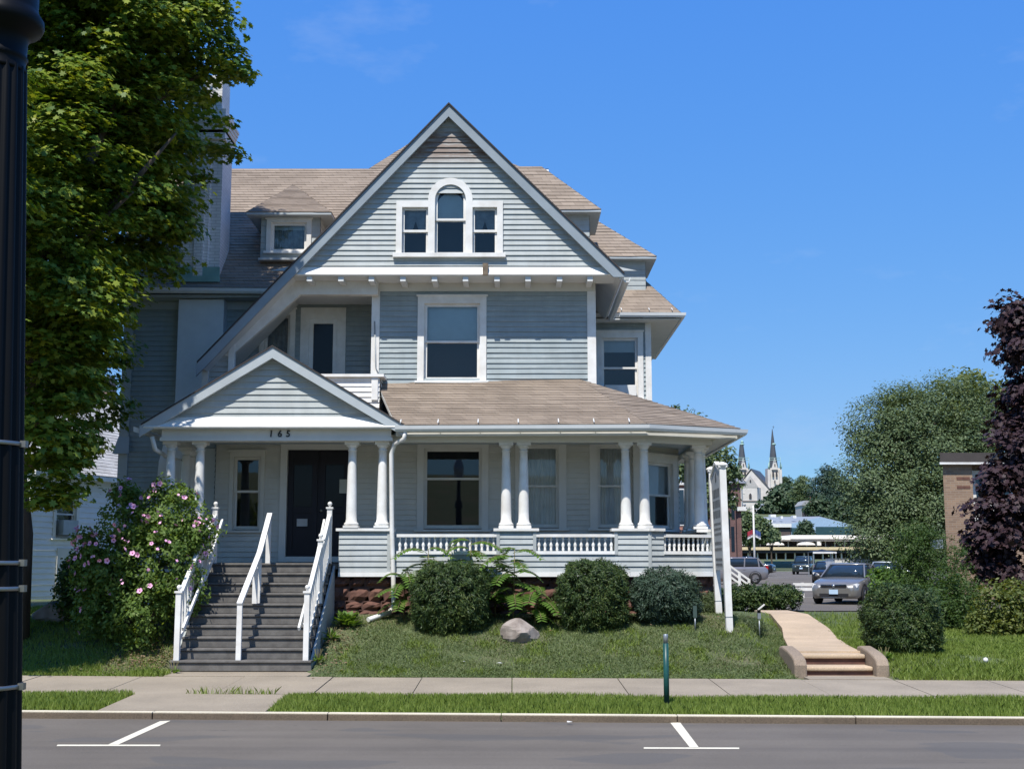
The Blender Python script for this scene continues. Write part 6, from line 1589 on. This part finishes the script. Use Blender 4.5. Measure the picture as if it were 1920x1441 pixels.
# brick block behind the porch
Y = 92
M['darkbrick'] = brick_mat('dark_red_brick', (.17, .085, .075), (.125, .065, .06), (.20, .15, .14), .24, .085)
M['redbrick'] = brick_mat('red_brick', (.40, .17, .12), (.33, .14, .10), (.35, .25, .2), .24, .085)
rbk = root('brick_building', 'dark red brick building with white cornice behind the white sign', 'building', (px(1330, 1000, Y).x, Y + 6, .8))
x0, x1 = px(1306, 1000, Y).x, px(1388, 1000, Y).x; zt = px(1350, 905, Y).z
mb = MB(); mb.box(x0, Y, .5, px(1380, 1000, Y).x, Y + 14, px(1380, 935, Y).z); mb.box(x0, Y + .5, .5, x1 + .2, Y + 13, zt); obj('wall', mb, M['darkbrick'], rbk)
mb = MB(); mb.add([(x0 - .3, Y + .2, zt), (x1 + .6, Y + .2, zt), (x1 + .6, Y + 13.5, zt), (x0 - .3, Y + 13.5, zt), (x0 + .4, Y + 6, zt + 1.6), (px(1362, 892, Y + 6).x, Y + 6, zt + 1.6)], [(0, 1, 5, 4), (1, 2, 5), (2, 3, 4, 5), (3, 0, 4), (3, 2, 1, 0)]); obj('roof', mb, mat('grey_slate', (.17, .18, .19), .7), rbk)
mb = MB(); zc_ = px(1380, 930, Y).z; mb.box(x0, Y - .25, zc_ - .35, px(1381, 1000, Y).x, Y - .001, zc_); mb.box(px(1381, 950, Y + .4).x, Y + .2, px(1385, 953, Y).z - .15, x1 + .5, Y + .49, px(1385, 953, Y).z + .15); obj('cornice', mb, M['white'], rbk)
for u, v in ((1374, 950), (1366, 985), (1374, 1010)):
    p = px(u, v, Y); mb = MB(); mb.box(p.x - .12, Y - .03, p.z - .9, p.x + .12, Y - .001, p.z + .9); obj('window', mb, M['carglass'], rbk)
rb2 = root('brick_building', 'bright orange-red brick house seen between the porch columns', 'building', (px(1270, 950, 88).x, 94, .8))
x0, x1 = px(1225, 950, 88).x, px(1302, 950, 88).x; zt = px(1280, 909, 88).z
mb = MB(); mb.box(x0, 88, .4, x1, 100, zt); obj('wall', mb, M['redbrick'], rb2)
mb = MB(); mb.box(x0 - .2, 87.8, zt, x1 + .01, 100, zt + .18); obj('roof', mb, M['white'], rb2)
p = px(1277, 950, 88); mb = MB(); mb.box(p.x - .3, 87.95, p.z - 1.3, p.x + .35, 87.999, p.z + 1.3); w_ = obj('window', mb, M['white'], rb2)
mb = MB(); mb.box(p.x - .2, 87.93, p.z - 1.2, p.x + .2, 87.949, p.z + 1.2); obj('pane', mb, M['carglass'], w_)
# station with long canopies
Y = 190; gy_ = g(40, Y)
st_ = root('station_platform', 'long pale-roofed railway platform canopy on a raised concrete deck', 'platform', (px(1500, 1040, Y).x, Y + 5, gy_))
def pb(u0, v0, u1, v1, Y, d=3.0):
    a, b = px(u0, v1, Y), px(u1, v0, Y); return (a.x, Y, a.z, b.x, Y + d, b.z)
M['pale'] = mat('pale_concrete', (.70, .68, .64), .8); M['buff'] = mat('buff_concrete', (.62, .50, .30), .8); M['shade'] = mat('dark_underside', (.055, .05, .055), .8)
boxes('canopy_roof', [pb(1375, 1004, 1482, 1011.5, Y + 8, 8), pb(1482, 1002.5, 1690, 1010, Y + 8, 8)], M['pale'], st_)
boxes('canopy_fascia', [pb(1375, 1011.6, 1690, 1014, Y + 8.3, 7)], mat('canopy_grey', (.35, .35, .36), .7), st_)
boxes('deck', [pb(1370, 1025, 1690, 1030.5, Y, 16)], M['buff'], st_)
boxes('deck_side', [pb(1370, 1030.6, 1690, 1036, Y + .3, 15)], M['shade'], st_)
for k in range(16):
    u = 1385 + k * 17.5; boxes('column', [pb(u, 1036, u + 1.6, 1049, Y + 1, .4)], M['pale'], st_)
    boxes('canopy_post', [pb(u + 5, 1014, u + 6, 1025, Y + 10, .4)], M['galv'], st_)
boxes('back_wall', [pb(1370, 1036.2, 1690, 1048, Y + 8, .5)], M['shade'], st_)
boxes('back_screen', [pb(1370, 1014.5, 1690, 1024.8, Y + 14, .5)], mat('screen_grey', (.17, .16, .18), .8), st_)
for u in (1456, 1514):
    p = px(u, 1020, Y + 6); mb = MB(); n = 14; rr = 15 * Y / F
    mb.prism([(p.x + rr * math.cos(pi * k / n), Y + 6, p.z - .1 + 6 * Y / F * math.sin(pi * k / n)) for k in range(n + 1)], (0, 2, 0)); obj('shelter_roof', mb, M['pale'], st_)
for u in (1389, 1399, 1536): boxes('platform_sign', [pb(u - 3.5, 1014.5, u + 3.5, 1022, Y + 3, .2)], M['pale'], st_)
# low blue-grey building behind it
Y = 235
lb = root('low_shed', 'low grey-roofed building with pale blue gable behind the platform', 'building', (px(1500, 1000, Y).x, Y + 15, g(50, Y)))
M['shedroof'] = mat('shed_roof_grey', (.26, .28, .30), .6); M['blueclad'] = mat('blue_cladding', (.30, .42, .56), .5)
a, b, c_, d_ = px(1432, 985, Y), px(1484, 985, Y), px(1520, 968, Y + 30), px(1424, 969, Y + 30)
mb = MB(); mb.prism([a, b, c_, d_], (0, 0, -.6)); obj('roof', mb, M['shedroof'], lb)
boxes('fascia', [pb(1432, 981, 1484, 988, Y - .5, .45)], M['white'], lb)
boxes('wall', [pb(1437, 988, 1482, 1004, Y, 1)], mat('brown_cladding', (.10, .075, .07), .8), lb)
mb = MB(); q0, q1, q2, q3, q4 = px(1484, 1003, Y), px(1600, 1003, Y), px(1600, 984, Y), px(1538, 969, Y), px(1484, 981, Y)
mb.prism([q0, q1, q2, q3, q4], (0, .8, 0)); obj('gable_wall', mb, M['blueclad'], lb)
mb = MB(); mb.prism([px(1490, 981, Y + 1), px(1538, 968.5, Y + 1), px(1538, 967.5, Y + 25), px(1516, 968, Y + 25)], (0, 0, -.3)); mb.prism([px(1538, 968.5, Y + 1), px(1602, 984, Y + 1), px(1602, 984, Y + 25), px(1538, 968, Y + 25)], (0, 0, -.3)); obj('roof', mb, M['shedroof'], lb)
boxes('glazing', [pb(1530, 987, 1598, 1003, Y - .2, .15), pb(1485, 989, 1505, 1003, Y - .2, .15)], mat('teal_glazing', (.03, .07, .08), .2), lb)
for u, v, w in ((1450, 967, 5), (1466, 970, 2), (1490, 969, 3), (1440, 975, 1.5), (1447, 977, 2)): boxes('roof_vent', [pb(u - w, v - 3, u + w, v + 2, Y + 12, 2)], M['white'], lb)
# lamp standard with two arms and flags
Y = 118; p = px(1415, 1050, Y); z0 = float(lotz(0, Y))
ls = root('light_standard', 'tall pale double-armed light standard with two small flags', 'light pole', (p.x, Y, z0))
zt = px(1415, 948, Y).z; mb = MB(); mb.tube([(p.x, Y, z0), (p.x, Y, zt)], [.11, .07], 8); obj('pole', mb, M['pale'], ls)
for sx in (-1, 1):
    mb = MB(); mb.tube([(p.x, Y, zt - .25), (p.x + sx * .5, Y, zt - .3), (p.x + sx * .8, Y, zt + .05)], .035, 6); mb.ball((p.x + sx * .85, Y, zt + .1), .14, 8, (1.4, 1, .6)); obj('lamp_arm', mb, M['galv'], ls)
    for (za, zb2, cc) in ((992, 1003, (.32, .03, .05) if sx < 0 else (.05, .09, .25)), (1000, 1006, (.6, .6, .62))):
        mb = MB(); qa, qb = px(1415, za, Y).z, px(1415, zb2, Y).z; n = 6
        mb.add([(p.x + sx * (.12 + .5 * k / n), Y + .06 * math.sin(k * 1.6), zz_ - .25 * k / n) for k in range(n + 1) for zz_ in (qa, qb)], [(2 * k, 2 * k + 2, 2 * k + 3, 2 * k + 1) for k in range(n)]); obj('flag', mb, mat('flag_cloth', cc, .8), ls)
# church on the hill
Y = 500
chz = px(1420, 968, Y).z
cu_ = root('twin_spired_church', 'pale stone church with two tall dark slate spires on the hill', 'church', (px(1425, 965, Y).x, Y, chz))
M['palestone'] = mat('church_stone', (.66, .62, .57), .9, c2=(.54, .50, .46), scale=.5); M['slate'] = mat('spire_slate', (.075, .085, .10), .6, c2=(.055, .06, .07), scale=.3); M['verdigris'] = mat('verdigris', (.30, .45, .40), .7)
M['lancet'] = mat('lancet_dark', (.05, .045, .05), .5)
def Bx(u0, v0, u1, v1, Y, d): return pb(u0, v0, u1, v1, Y, d)
def spire(uc, hw_, vb, vt, Y, name='spire', cut=None):
    q = Y / F; c = px(uc, vb, Y); t = px(uc, vt, Y); n = 8; mb = MB()
    r0 = hw_ * q; r1 = (cut or .4) * q
    mb.add([(c.x + r * math.cos(pi / 8 + 2 * pi * k / n), Y + 3 + r * math.sin(pi / 8 + 2 * pi * k / n), z) for r, z in ((r0, c.z), (r1, t.z)) for k in range(n)], [(k, (k + 1) % n, n + (k + 1) % n, n + k) for k in range(n)] + [tuple(range(n, 2 * n))])
    return obj(name, mb, M['slate'], cu_)
for uc, wv, vtop, cut, gv in ((1394, 9.5, 832, 3.6, None), (1453, 10.5, 802, None, 832)):
    tw_ = obj('tower', MB().box(*Bx(uc - wv - 1, 877, uc + wv + 1.5, 935 if uc < 1420 else 926, Y + (0 if uc > 1420 else 6), 6)), M['palestone'], cu_)
    boxes('buttress', [Bx(uc - wv - 2, 880, uc - wv + 1.5, 926, Y - 1 + (0 if uc > 1420 else 6), 1), Bx(uc + wv - 1, 880, uc + wv + 2.5, 926, Y - 1 + (0 if uc > 1420 else 6), 1)], M['palestone'], cu_)
    yy = Y + (0 if uc > 1420 else 6)
    spire(uc, 9, 877, vtop, yy, cut=cut)
    q = yy / F
    a, b_, c_ = px(uc - 6, 880, yy - .6), px(uc + 6, 880, yy - .6), px(uc, 858, yy - .6)
    obj('gablet', MB().prism([a, b_, c_], (0, 1.5, 0)), M['palestone'], cu_)
    for du in (-3.2, 3.2):
        mb = MB(); P = [px(uc + du - 1.5, 893, yy - .7), px(uc + du + 1.5, 893, yy - .7), px(uc + du + 1.5, 884, yy - .7), px(uc + du, 881, yy - .7), px(uc + du - 1.5, 884, yy - .7)]; mb.prism(P, (0, .3, 0)); obj('belfry_window', mb, M['lancet'], cu_)
    mb = MB(); P = [px(uc - 1, 905, yy - .7), px(uc + 1, 905, yy - .7), px(uc + 1, 901, yy - .7), px(uc, 899.5, yy - .7), px(uc - 1, 901, yy - .7)]; mb.prism(P, (0, .3, 0)); obj('belfry_window', mb, M['lancet'], cu_)
    mb = MB(); P = [px(uc - .8, 874, yy - .8), px(uc + .8, 874, yy - .8), px(uc + .8, 870, yy - .8), px(uc, 868, yy - .8), px(uc - .8, 870, yy - .8)]; mb.prism(P, (0, .3, 0)); obj('belfry_window', mb, M['lancet'], cu_)
    for du in (-wv - .5, wv + .5):
        mb = MB(); c = px(uc + du, 878, yy); mb.lathe((c.x, yy, c.z), [(2.2 * q, 0), (2.2 * q, 4 * q), (0.3 * q, 12 * q)], 6); obj('pinnacle', mb, M['verdigris'], cu_)
    # scaffold-like lightning rails round the spire foot
    mb = MB()
    for v in (858, 862): mb.tube([px(uc - 10, v, yy - 1), px(uc + 10, v, yy - 1)], .10, 5)
    for u in (-10, 10): mb.tube([px(uc + u, 857, yy - 1), px(uc + u, 877, yy - 1)], .10, 5)
    obj('scaffold', mb, M['verdigris'], cu_)
    if gv:
        mb = MB(); c = px(uc, gv, yy); mb.lathe((c.x, yy + 3, c.z - .25), [(4.5 * q, 0), (4.6 * q, .5), (4.0 * q, .8)], 8); obj('spire_band', mb, M['verdigris'], cu_)
        mb = MB(); t = px(uc, vtop, yy); mb.tube([(t.x, yy + 3, t.z), (t.x, yy + 3, t.z + 1.2)], .08, 5); mb.tube([(t.x - .4, yy + 3, t.z + .8), (t.x + .4, yy + 3, t.z + .8)], .07, 5); obj('cross', mb, M['slate'], cu_)
    else:
        mb = MB(); c = px(uc, vtop, yy); mb.lathe((c.x, yy + 3, c.z), [(4.2 * q, -.6 * q), (4.2 * q, 1.5 * q), (2.6 * q, 1.6 * q), (2.6 * q, 4 * q), (3.4 * q, 4.2 * q), (2 * q, 6.5 * q), (.3 * q, 9 * q)], 8); obj('lantern', mb, M['verdigris'], cu_)
yn = Y - 6
P = [px(1388, 970, yn), px(1446, 970, yn), px(1446, 922, yn), px(1410, 880, yn), px(1388, 908, yn)]
nv = obj('nave', MB().prism(P, (0, 2, 0)), M['palestone'], cu_)
mb = MB(); mb.prism([px(1446.5, 922, yn - .2), px(1408, 879.5, yn - .2), px(1425, 885, yn + 45), px(1452, 915, yn + 45)], (0, 0, .4)); mb.prism([px(1408, 879, yn - .2), px(1386, 909, yn - .2), px(1386, 911, yn + 3), px(1409, 880, yn + 3)], (0, 0, .3)); obj('roof', mb, M['slate'], cu_)
boxes('aisle', [Bx(1428, 926, 1450, 970, yn + 1, 8)], M['palestone'], cu_)
mb = MB(); mb.prism([px(1424, 921, yn + 2), px(1452, 921, yn + 2), px(1448, 908, yn + 12), px(1436, 908, yn + 12)], (0, 0, .3)); obj('roof', mb, mat('aisle_lead', (.42, .43, .44), .6), cu_)
ya = yn - 4
aps = MB(); P = [px(u, 970, y) for u, y in ((1391, ya + 3.9), (1394, ya), (1421, ya), (1428, ya + 3.9))]
zt2 = px(1410, 913, ya).z
aps.prism([(p.x, p.y, chz - 1) for p in P], (0, 0, zt2 - chz + 1)); obj('apse', aps, M['palestone'], cu_)
mb = MB(); mb.prism([px(1392, 913.5, ya - .1), px(1423, 913.5, ya - .1), px(1407, 892, ya - .1)], (0, 3, 0)); obj('apse_gable', mb, mat('apse_stone', (.42, .40, .38), .9), cu_)
boxes('string_course', [Bx(1390, 938, 1429, 940, ya - .25, .2)], mat('string_stone', (.2, .17, .16), .9), cu_)
for u, v, w, h in ((1407, 929, 2.2, 5), (1424, 929, 1.6, 5), (1397, 947, 1.4, 3), (1417, 947, 1.4, 3), (1397, 958, 1, 1.6), (1417, 958, 1, 1.6), (1435, 953, 1.2, 2), (1435, 962, 1.2, 2), (1407, 901, 1.2, 2.4)):
    yv = ya - .35 if u < 1423 else yn - .3
    mb = MB(); P = [px(u - w, v + h, yv), px(u + w, v + h, yv), px(u + w, v - h * .5, yv), px(u, v - h, yv), px(u - w, v - h * .5, yv)]; mb.prism(P, (0, .3, 0)); obj('window', mb, M['lancet'], cu_)
# hillside trees
def bt(name, label, bl, Y, m, n, crad, size, group='trees on the far hill', shape=OVAL, tr=.5, flat=.6, per=22, **k):
    B = [blob(*a[:3], Y) for a in bl]; u = sum(a[0] for a in bl) / len(bl)
    return tree(name, label, B, (px(u, 980, Y).x, Y), m, n, per, crad, size, shape, group, tr, flat=flat, **k)
bt('hill_tree', 'broad dark tree hiding the foot of the right church tower', [(1465, 935, 26), (1448, 945, 20), (1480, 940, 22), (1470, 918, 12), (1490, 955, 14), (1432, 952, 12), (1465, 960, 18)], 430, M['darktree'], 420, 2.2, 1.5)
bt('pine_tree', 'large layered dark pine right of the church', [(1557, 880, 11), (1550, 893, 22), (1562, 905, 28), (1552, 918, 32), (1565, 930, 32), (1580, 915, 18), (1545, 935, 22), (1590, 930, 16)], 330, M['pine'], 480, 2.0, 1.0, shape=LANCE, flat=.3, tr=.4)
bt('pine_tree', 'smaller paler pine left of the large pine', [(1504, 898, 9), (1503, 910, 15), (1505, 922, 18), (1498, 930, 12)], 400, M['green'], 170, 2.0, 1.1, shape=LANCE, flat=.35)
bt('hill_tree', 'round green tree under the large pine', [(1540, 945, 18), (1528, 955, 16), (1555, 955, 18), (1540, 965, 18)], 300, M['darktree'], 240, 1.6, .9)
bt('hill_tree', 'dark tree right of the large pine by the white gate posts', [(1585, 950, 20), (1600, 960, 22), (1578, 968, 16), (1610, 945, 25)], 280, M['darktree'], 260, 1.6, .9)
bt('hill_tree', 'small dark tree top beside the right church tower', [(1474, 900, 7), (1472, 908, 8)], 540, M['darktree'], 60, 1.8, 1.2)
bt('hill_tree', 'dark tree top behind the dark brick building', [(1372, 893, 14), (1362, 900, 20), (1384, 905, 9), (1350, 905, 20)], 300, M['darktree'], 150, 1.6, .9)
bt('roadside_tree', 'leafy green tree left of the light standard', [(1398, 985, 18), (1418, 985, 20), (1392, 965, 12), (1430, 998, 16), (1405, 1000, 18), (1385, 990, 14)], 170, M['green'], 330, 1.0, .55, group='trees by the platform', tr=.2)
bt('roadside_tree', 'leafy green tree right of the light standard', [(1444, 1000, 12), (1438, 1004, 10), (1452, 1004, 8)], 178, M['green'], 120, .8, .5, group='trees by the platform', tr=.15)
bt('roadside_tree', 'small conical tree against the blue gable', [(1510, 982, 7), (1509, 990, 11), (1511, 998, 13), (1503, 998, 8)], 222, M['darktree'], 160, .9, .5, group='trees by the platform', tr=.15)
# wooded skyline that reads as one mass
hb_ = []
for k in range(46):
    u = 900 + k * 26; hb_.append(blob(u, 975 + 14 * math.sin(k * 1.7) - 20 * (1 if u > 1620 else 0), 26, 560 + 30 * math.sin(k)))
hw_o = foliage('far_woods', None, M['darktree'], hb_, 1500, 20, 3.2, 2.2, OVAL, flat=.7); hw_o['kind'] = 'stuff'
# houses on the hill
def hill_house(label, u, v, w, h, Y, wall, roofc, name='hill_house'):
    p = px(u, v, Y); q = Y / F; z0 = g(p.x, Y) - 1
    r = root(name, label, 'house', (p.x, Y, z0), 'houses on the far hill')
    mb = MB(); mb.box(p.x - w * q, Y, z0, p.x + w * q, Y + 8, p.z); obj('wall', mb, mat('hill_wall', wall, .8), r)
    mb = MB(); mb.prism([(p.x - w * q * 1.12, Y - .6, p.z), (p.x + w * q * 1.12, Y - .6, p.z), (p.x + w * q * .3, Y - .6, p.z + h * q), (p.x - w * q * .3, Y - .6, p.z + h * q)], (0, 9.2, 0)); obj('roof', mb, mat('hill_roof', roofc, .7), r)
    for k in (-.6, 0, .6):
        mb = MB(); mb.box(p.x + k * w * q - .5, Y - .05, p.z - 3.2, p.x + k * w * q + .5, Y - .001, p.z - 1.2); obj('window', mb, M['lancet'], r)
    return r
hill_house('brown house with pale roof edge beside the church tower', 1484, 922, 12, 9, 470, (.22, .16, .15), (.55, .55, .57))
hill_house('red brick house between the two pines on the hill', 1515, 925, 13, 7, 440, (.28, .13, .10), (.50, .52, .55))
hill_house('pale gabled house front below the smaller pine', 1512, 947, 9, 9, 360, (.50, .47, .44), (.30, .30, .30))
hill_house('small white-roofed house at the right edge of the hill behind the trees', 1606, 915, 8, 5, 420, (.5, .45, .4), (.6, .6, .6))
# white house far left, its long side turned to the right
wh = root('white_house', 'white clapboard house with grey roof behind the maple at far left', 'house', (0, 0, 0))
ang = R(72); Uw = Vector((math.cos(ang), math.sin(ang), 0)); Nw = Uw.cross(Z)
O = px(46, 1128, 37.0); O.z = 0
frw = (O, Uw, Z.copy(), Nw)
zb = px(46, 1130, 37).z; ze = px(46, 862, 37).z
M['vinyl'] = mat('white_vinyl', (.72, .73, .74), .5, var=.04)
L = 15
wz0, wz1 = zb + 1.95, zb + 3.45
mb = lapped(frw, [(0, zb), (L, zb), (L, ze), (0, ze)], .17, .03, [(1.1, wz0, 2.2, wz1 - .05)]); obj('wall', mb, M['vinyl'], wh)
fr2 = (O - Nw * 9, Nw, Z.copy(), -Uw); mb = lapped(fr2, [(0, zb), (9, zb), (9, ze), (4.5, ze + 3.4), (0, ze)], .13, .018); obj('wall', mb, M['vinyl'], wh)
mb = MB(); mb.lbox(frw, 0, 0, -9, L, zb, -.05); obj('foundation', mb, mat('house_footing', (.09, .08, .08), .9), wh)
ww = window(wh, frw, 1.05, wz0 - .05, 2.25, wz1, cas=.12, top=.12)
mb = MB(); mb.lbox(frw, 1.3, wz0 + .05, -.05, 2.0, wz0 + .5, .22); obj('air_conditioner', mb, M['galv'], ww)
mb = MB(); mb.lbox(frw, 1.3, zb + .1, .0, 2.1, zb + 1.6, .05); obj('cellar_door', mb, M['cream'], wh)
mb = MB(); mb.lbox(frw, 2.75, zb + 1.75, .0, 3.0, zb + 2.05, .12); obj('meter_box', mb, M['plastic'], wh)
mb = MB(); mb.lbox(frw, -.02, zb, -.1, .12, ze, .03); obj('corner_board', mb, M['white'], wh)
rh = ze + 3.4
mb = MB(); e0_, e1_ = O + Uw * -.3 + Nw * .4, O + Uw * (L + .3) + Nw * .4; r0_, r1_ = O + Uw * -.3 - Nw * 4.5, O + Uw * (L + .3) - Nw * 4.5; b0_, b1_ = O + Uw * -.3 - Nw * 9.4, O + Uw * (L + .3) - Nw * 9.4
def zz3(p, z): return Vector((p.x, p.y, z))
grm = shingle_mat('old_grey_shingles', (.42, .42, .41))
rm = MB(); roof_plane([zz3(e0_, ze - .3), zz3(e1_, ze - .3), zz3(r1_, rh), zz3(r0_, rh)], lap=.2, mb=rm); roof_plane([zz3(b0_, ze - .3), zz3(b1_, ze - .3), zz3(r1_, rh), zz3(r0_, rh)], lap=.2, mb=rm)
ro_ = obj('roof', rm, grm, wh)
mb = MB(); mb.prism([zz3(e0_, ze - .32), zz3(e1_, ze - .32), zz3(r1_, rh - .02), zz3(r0_, rh - .02)], (0, 0, -.14)); obj('eave', mb, M['white'], wh)
cp = O + Uw * 9.2 - Nw * 4.5; mb = MB(); mb.box(cp.x - .45, cp.y - .45, rh - .5, cp.x + .45, cp.y + .45, rh + .55); obj('chimney', mb, brick_mat('old_chimney_brick', (.30, .18, .13), (.22, .15, .12), (.35, .32, .3)), ro_)
vp = O + Uw * 4.8 - Nw * 4.2; mb = MB(); mb.tube([(vp.x, vp.y, rh - .4), (vp.x, vp.y, rh + .6)], .06, 8); obj('vent_pipe', mb, M['galv'], ro_)
# trees beside the white house
# person by the pickup and a round no-entry style disc left out; far tree clump left of the white house
tree('yard_tree', 'dark tree behind the white house at far left', [(-26, 62, 6, 4, 4, 3.5), (-22, 64, 8, 4, 4, 3.5), (-29, 60, 8, 4, 4, 4)], (-25, 62), M['darktree'], 300, 22, .9, .4, tr=.3)
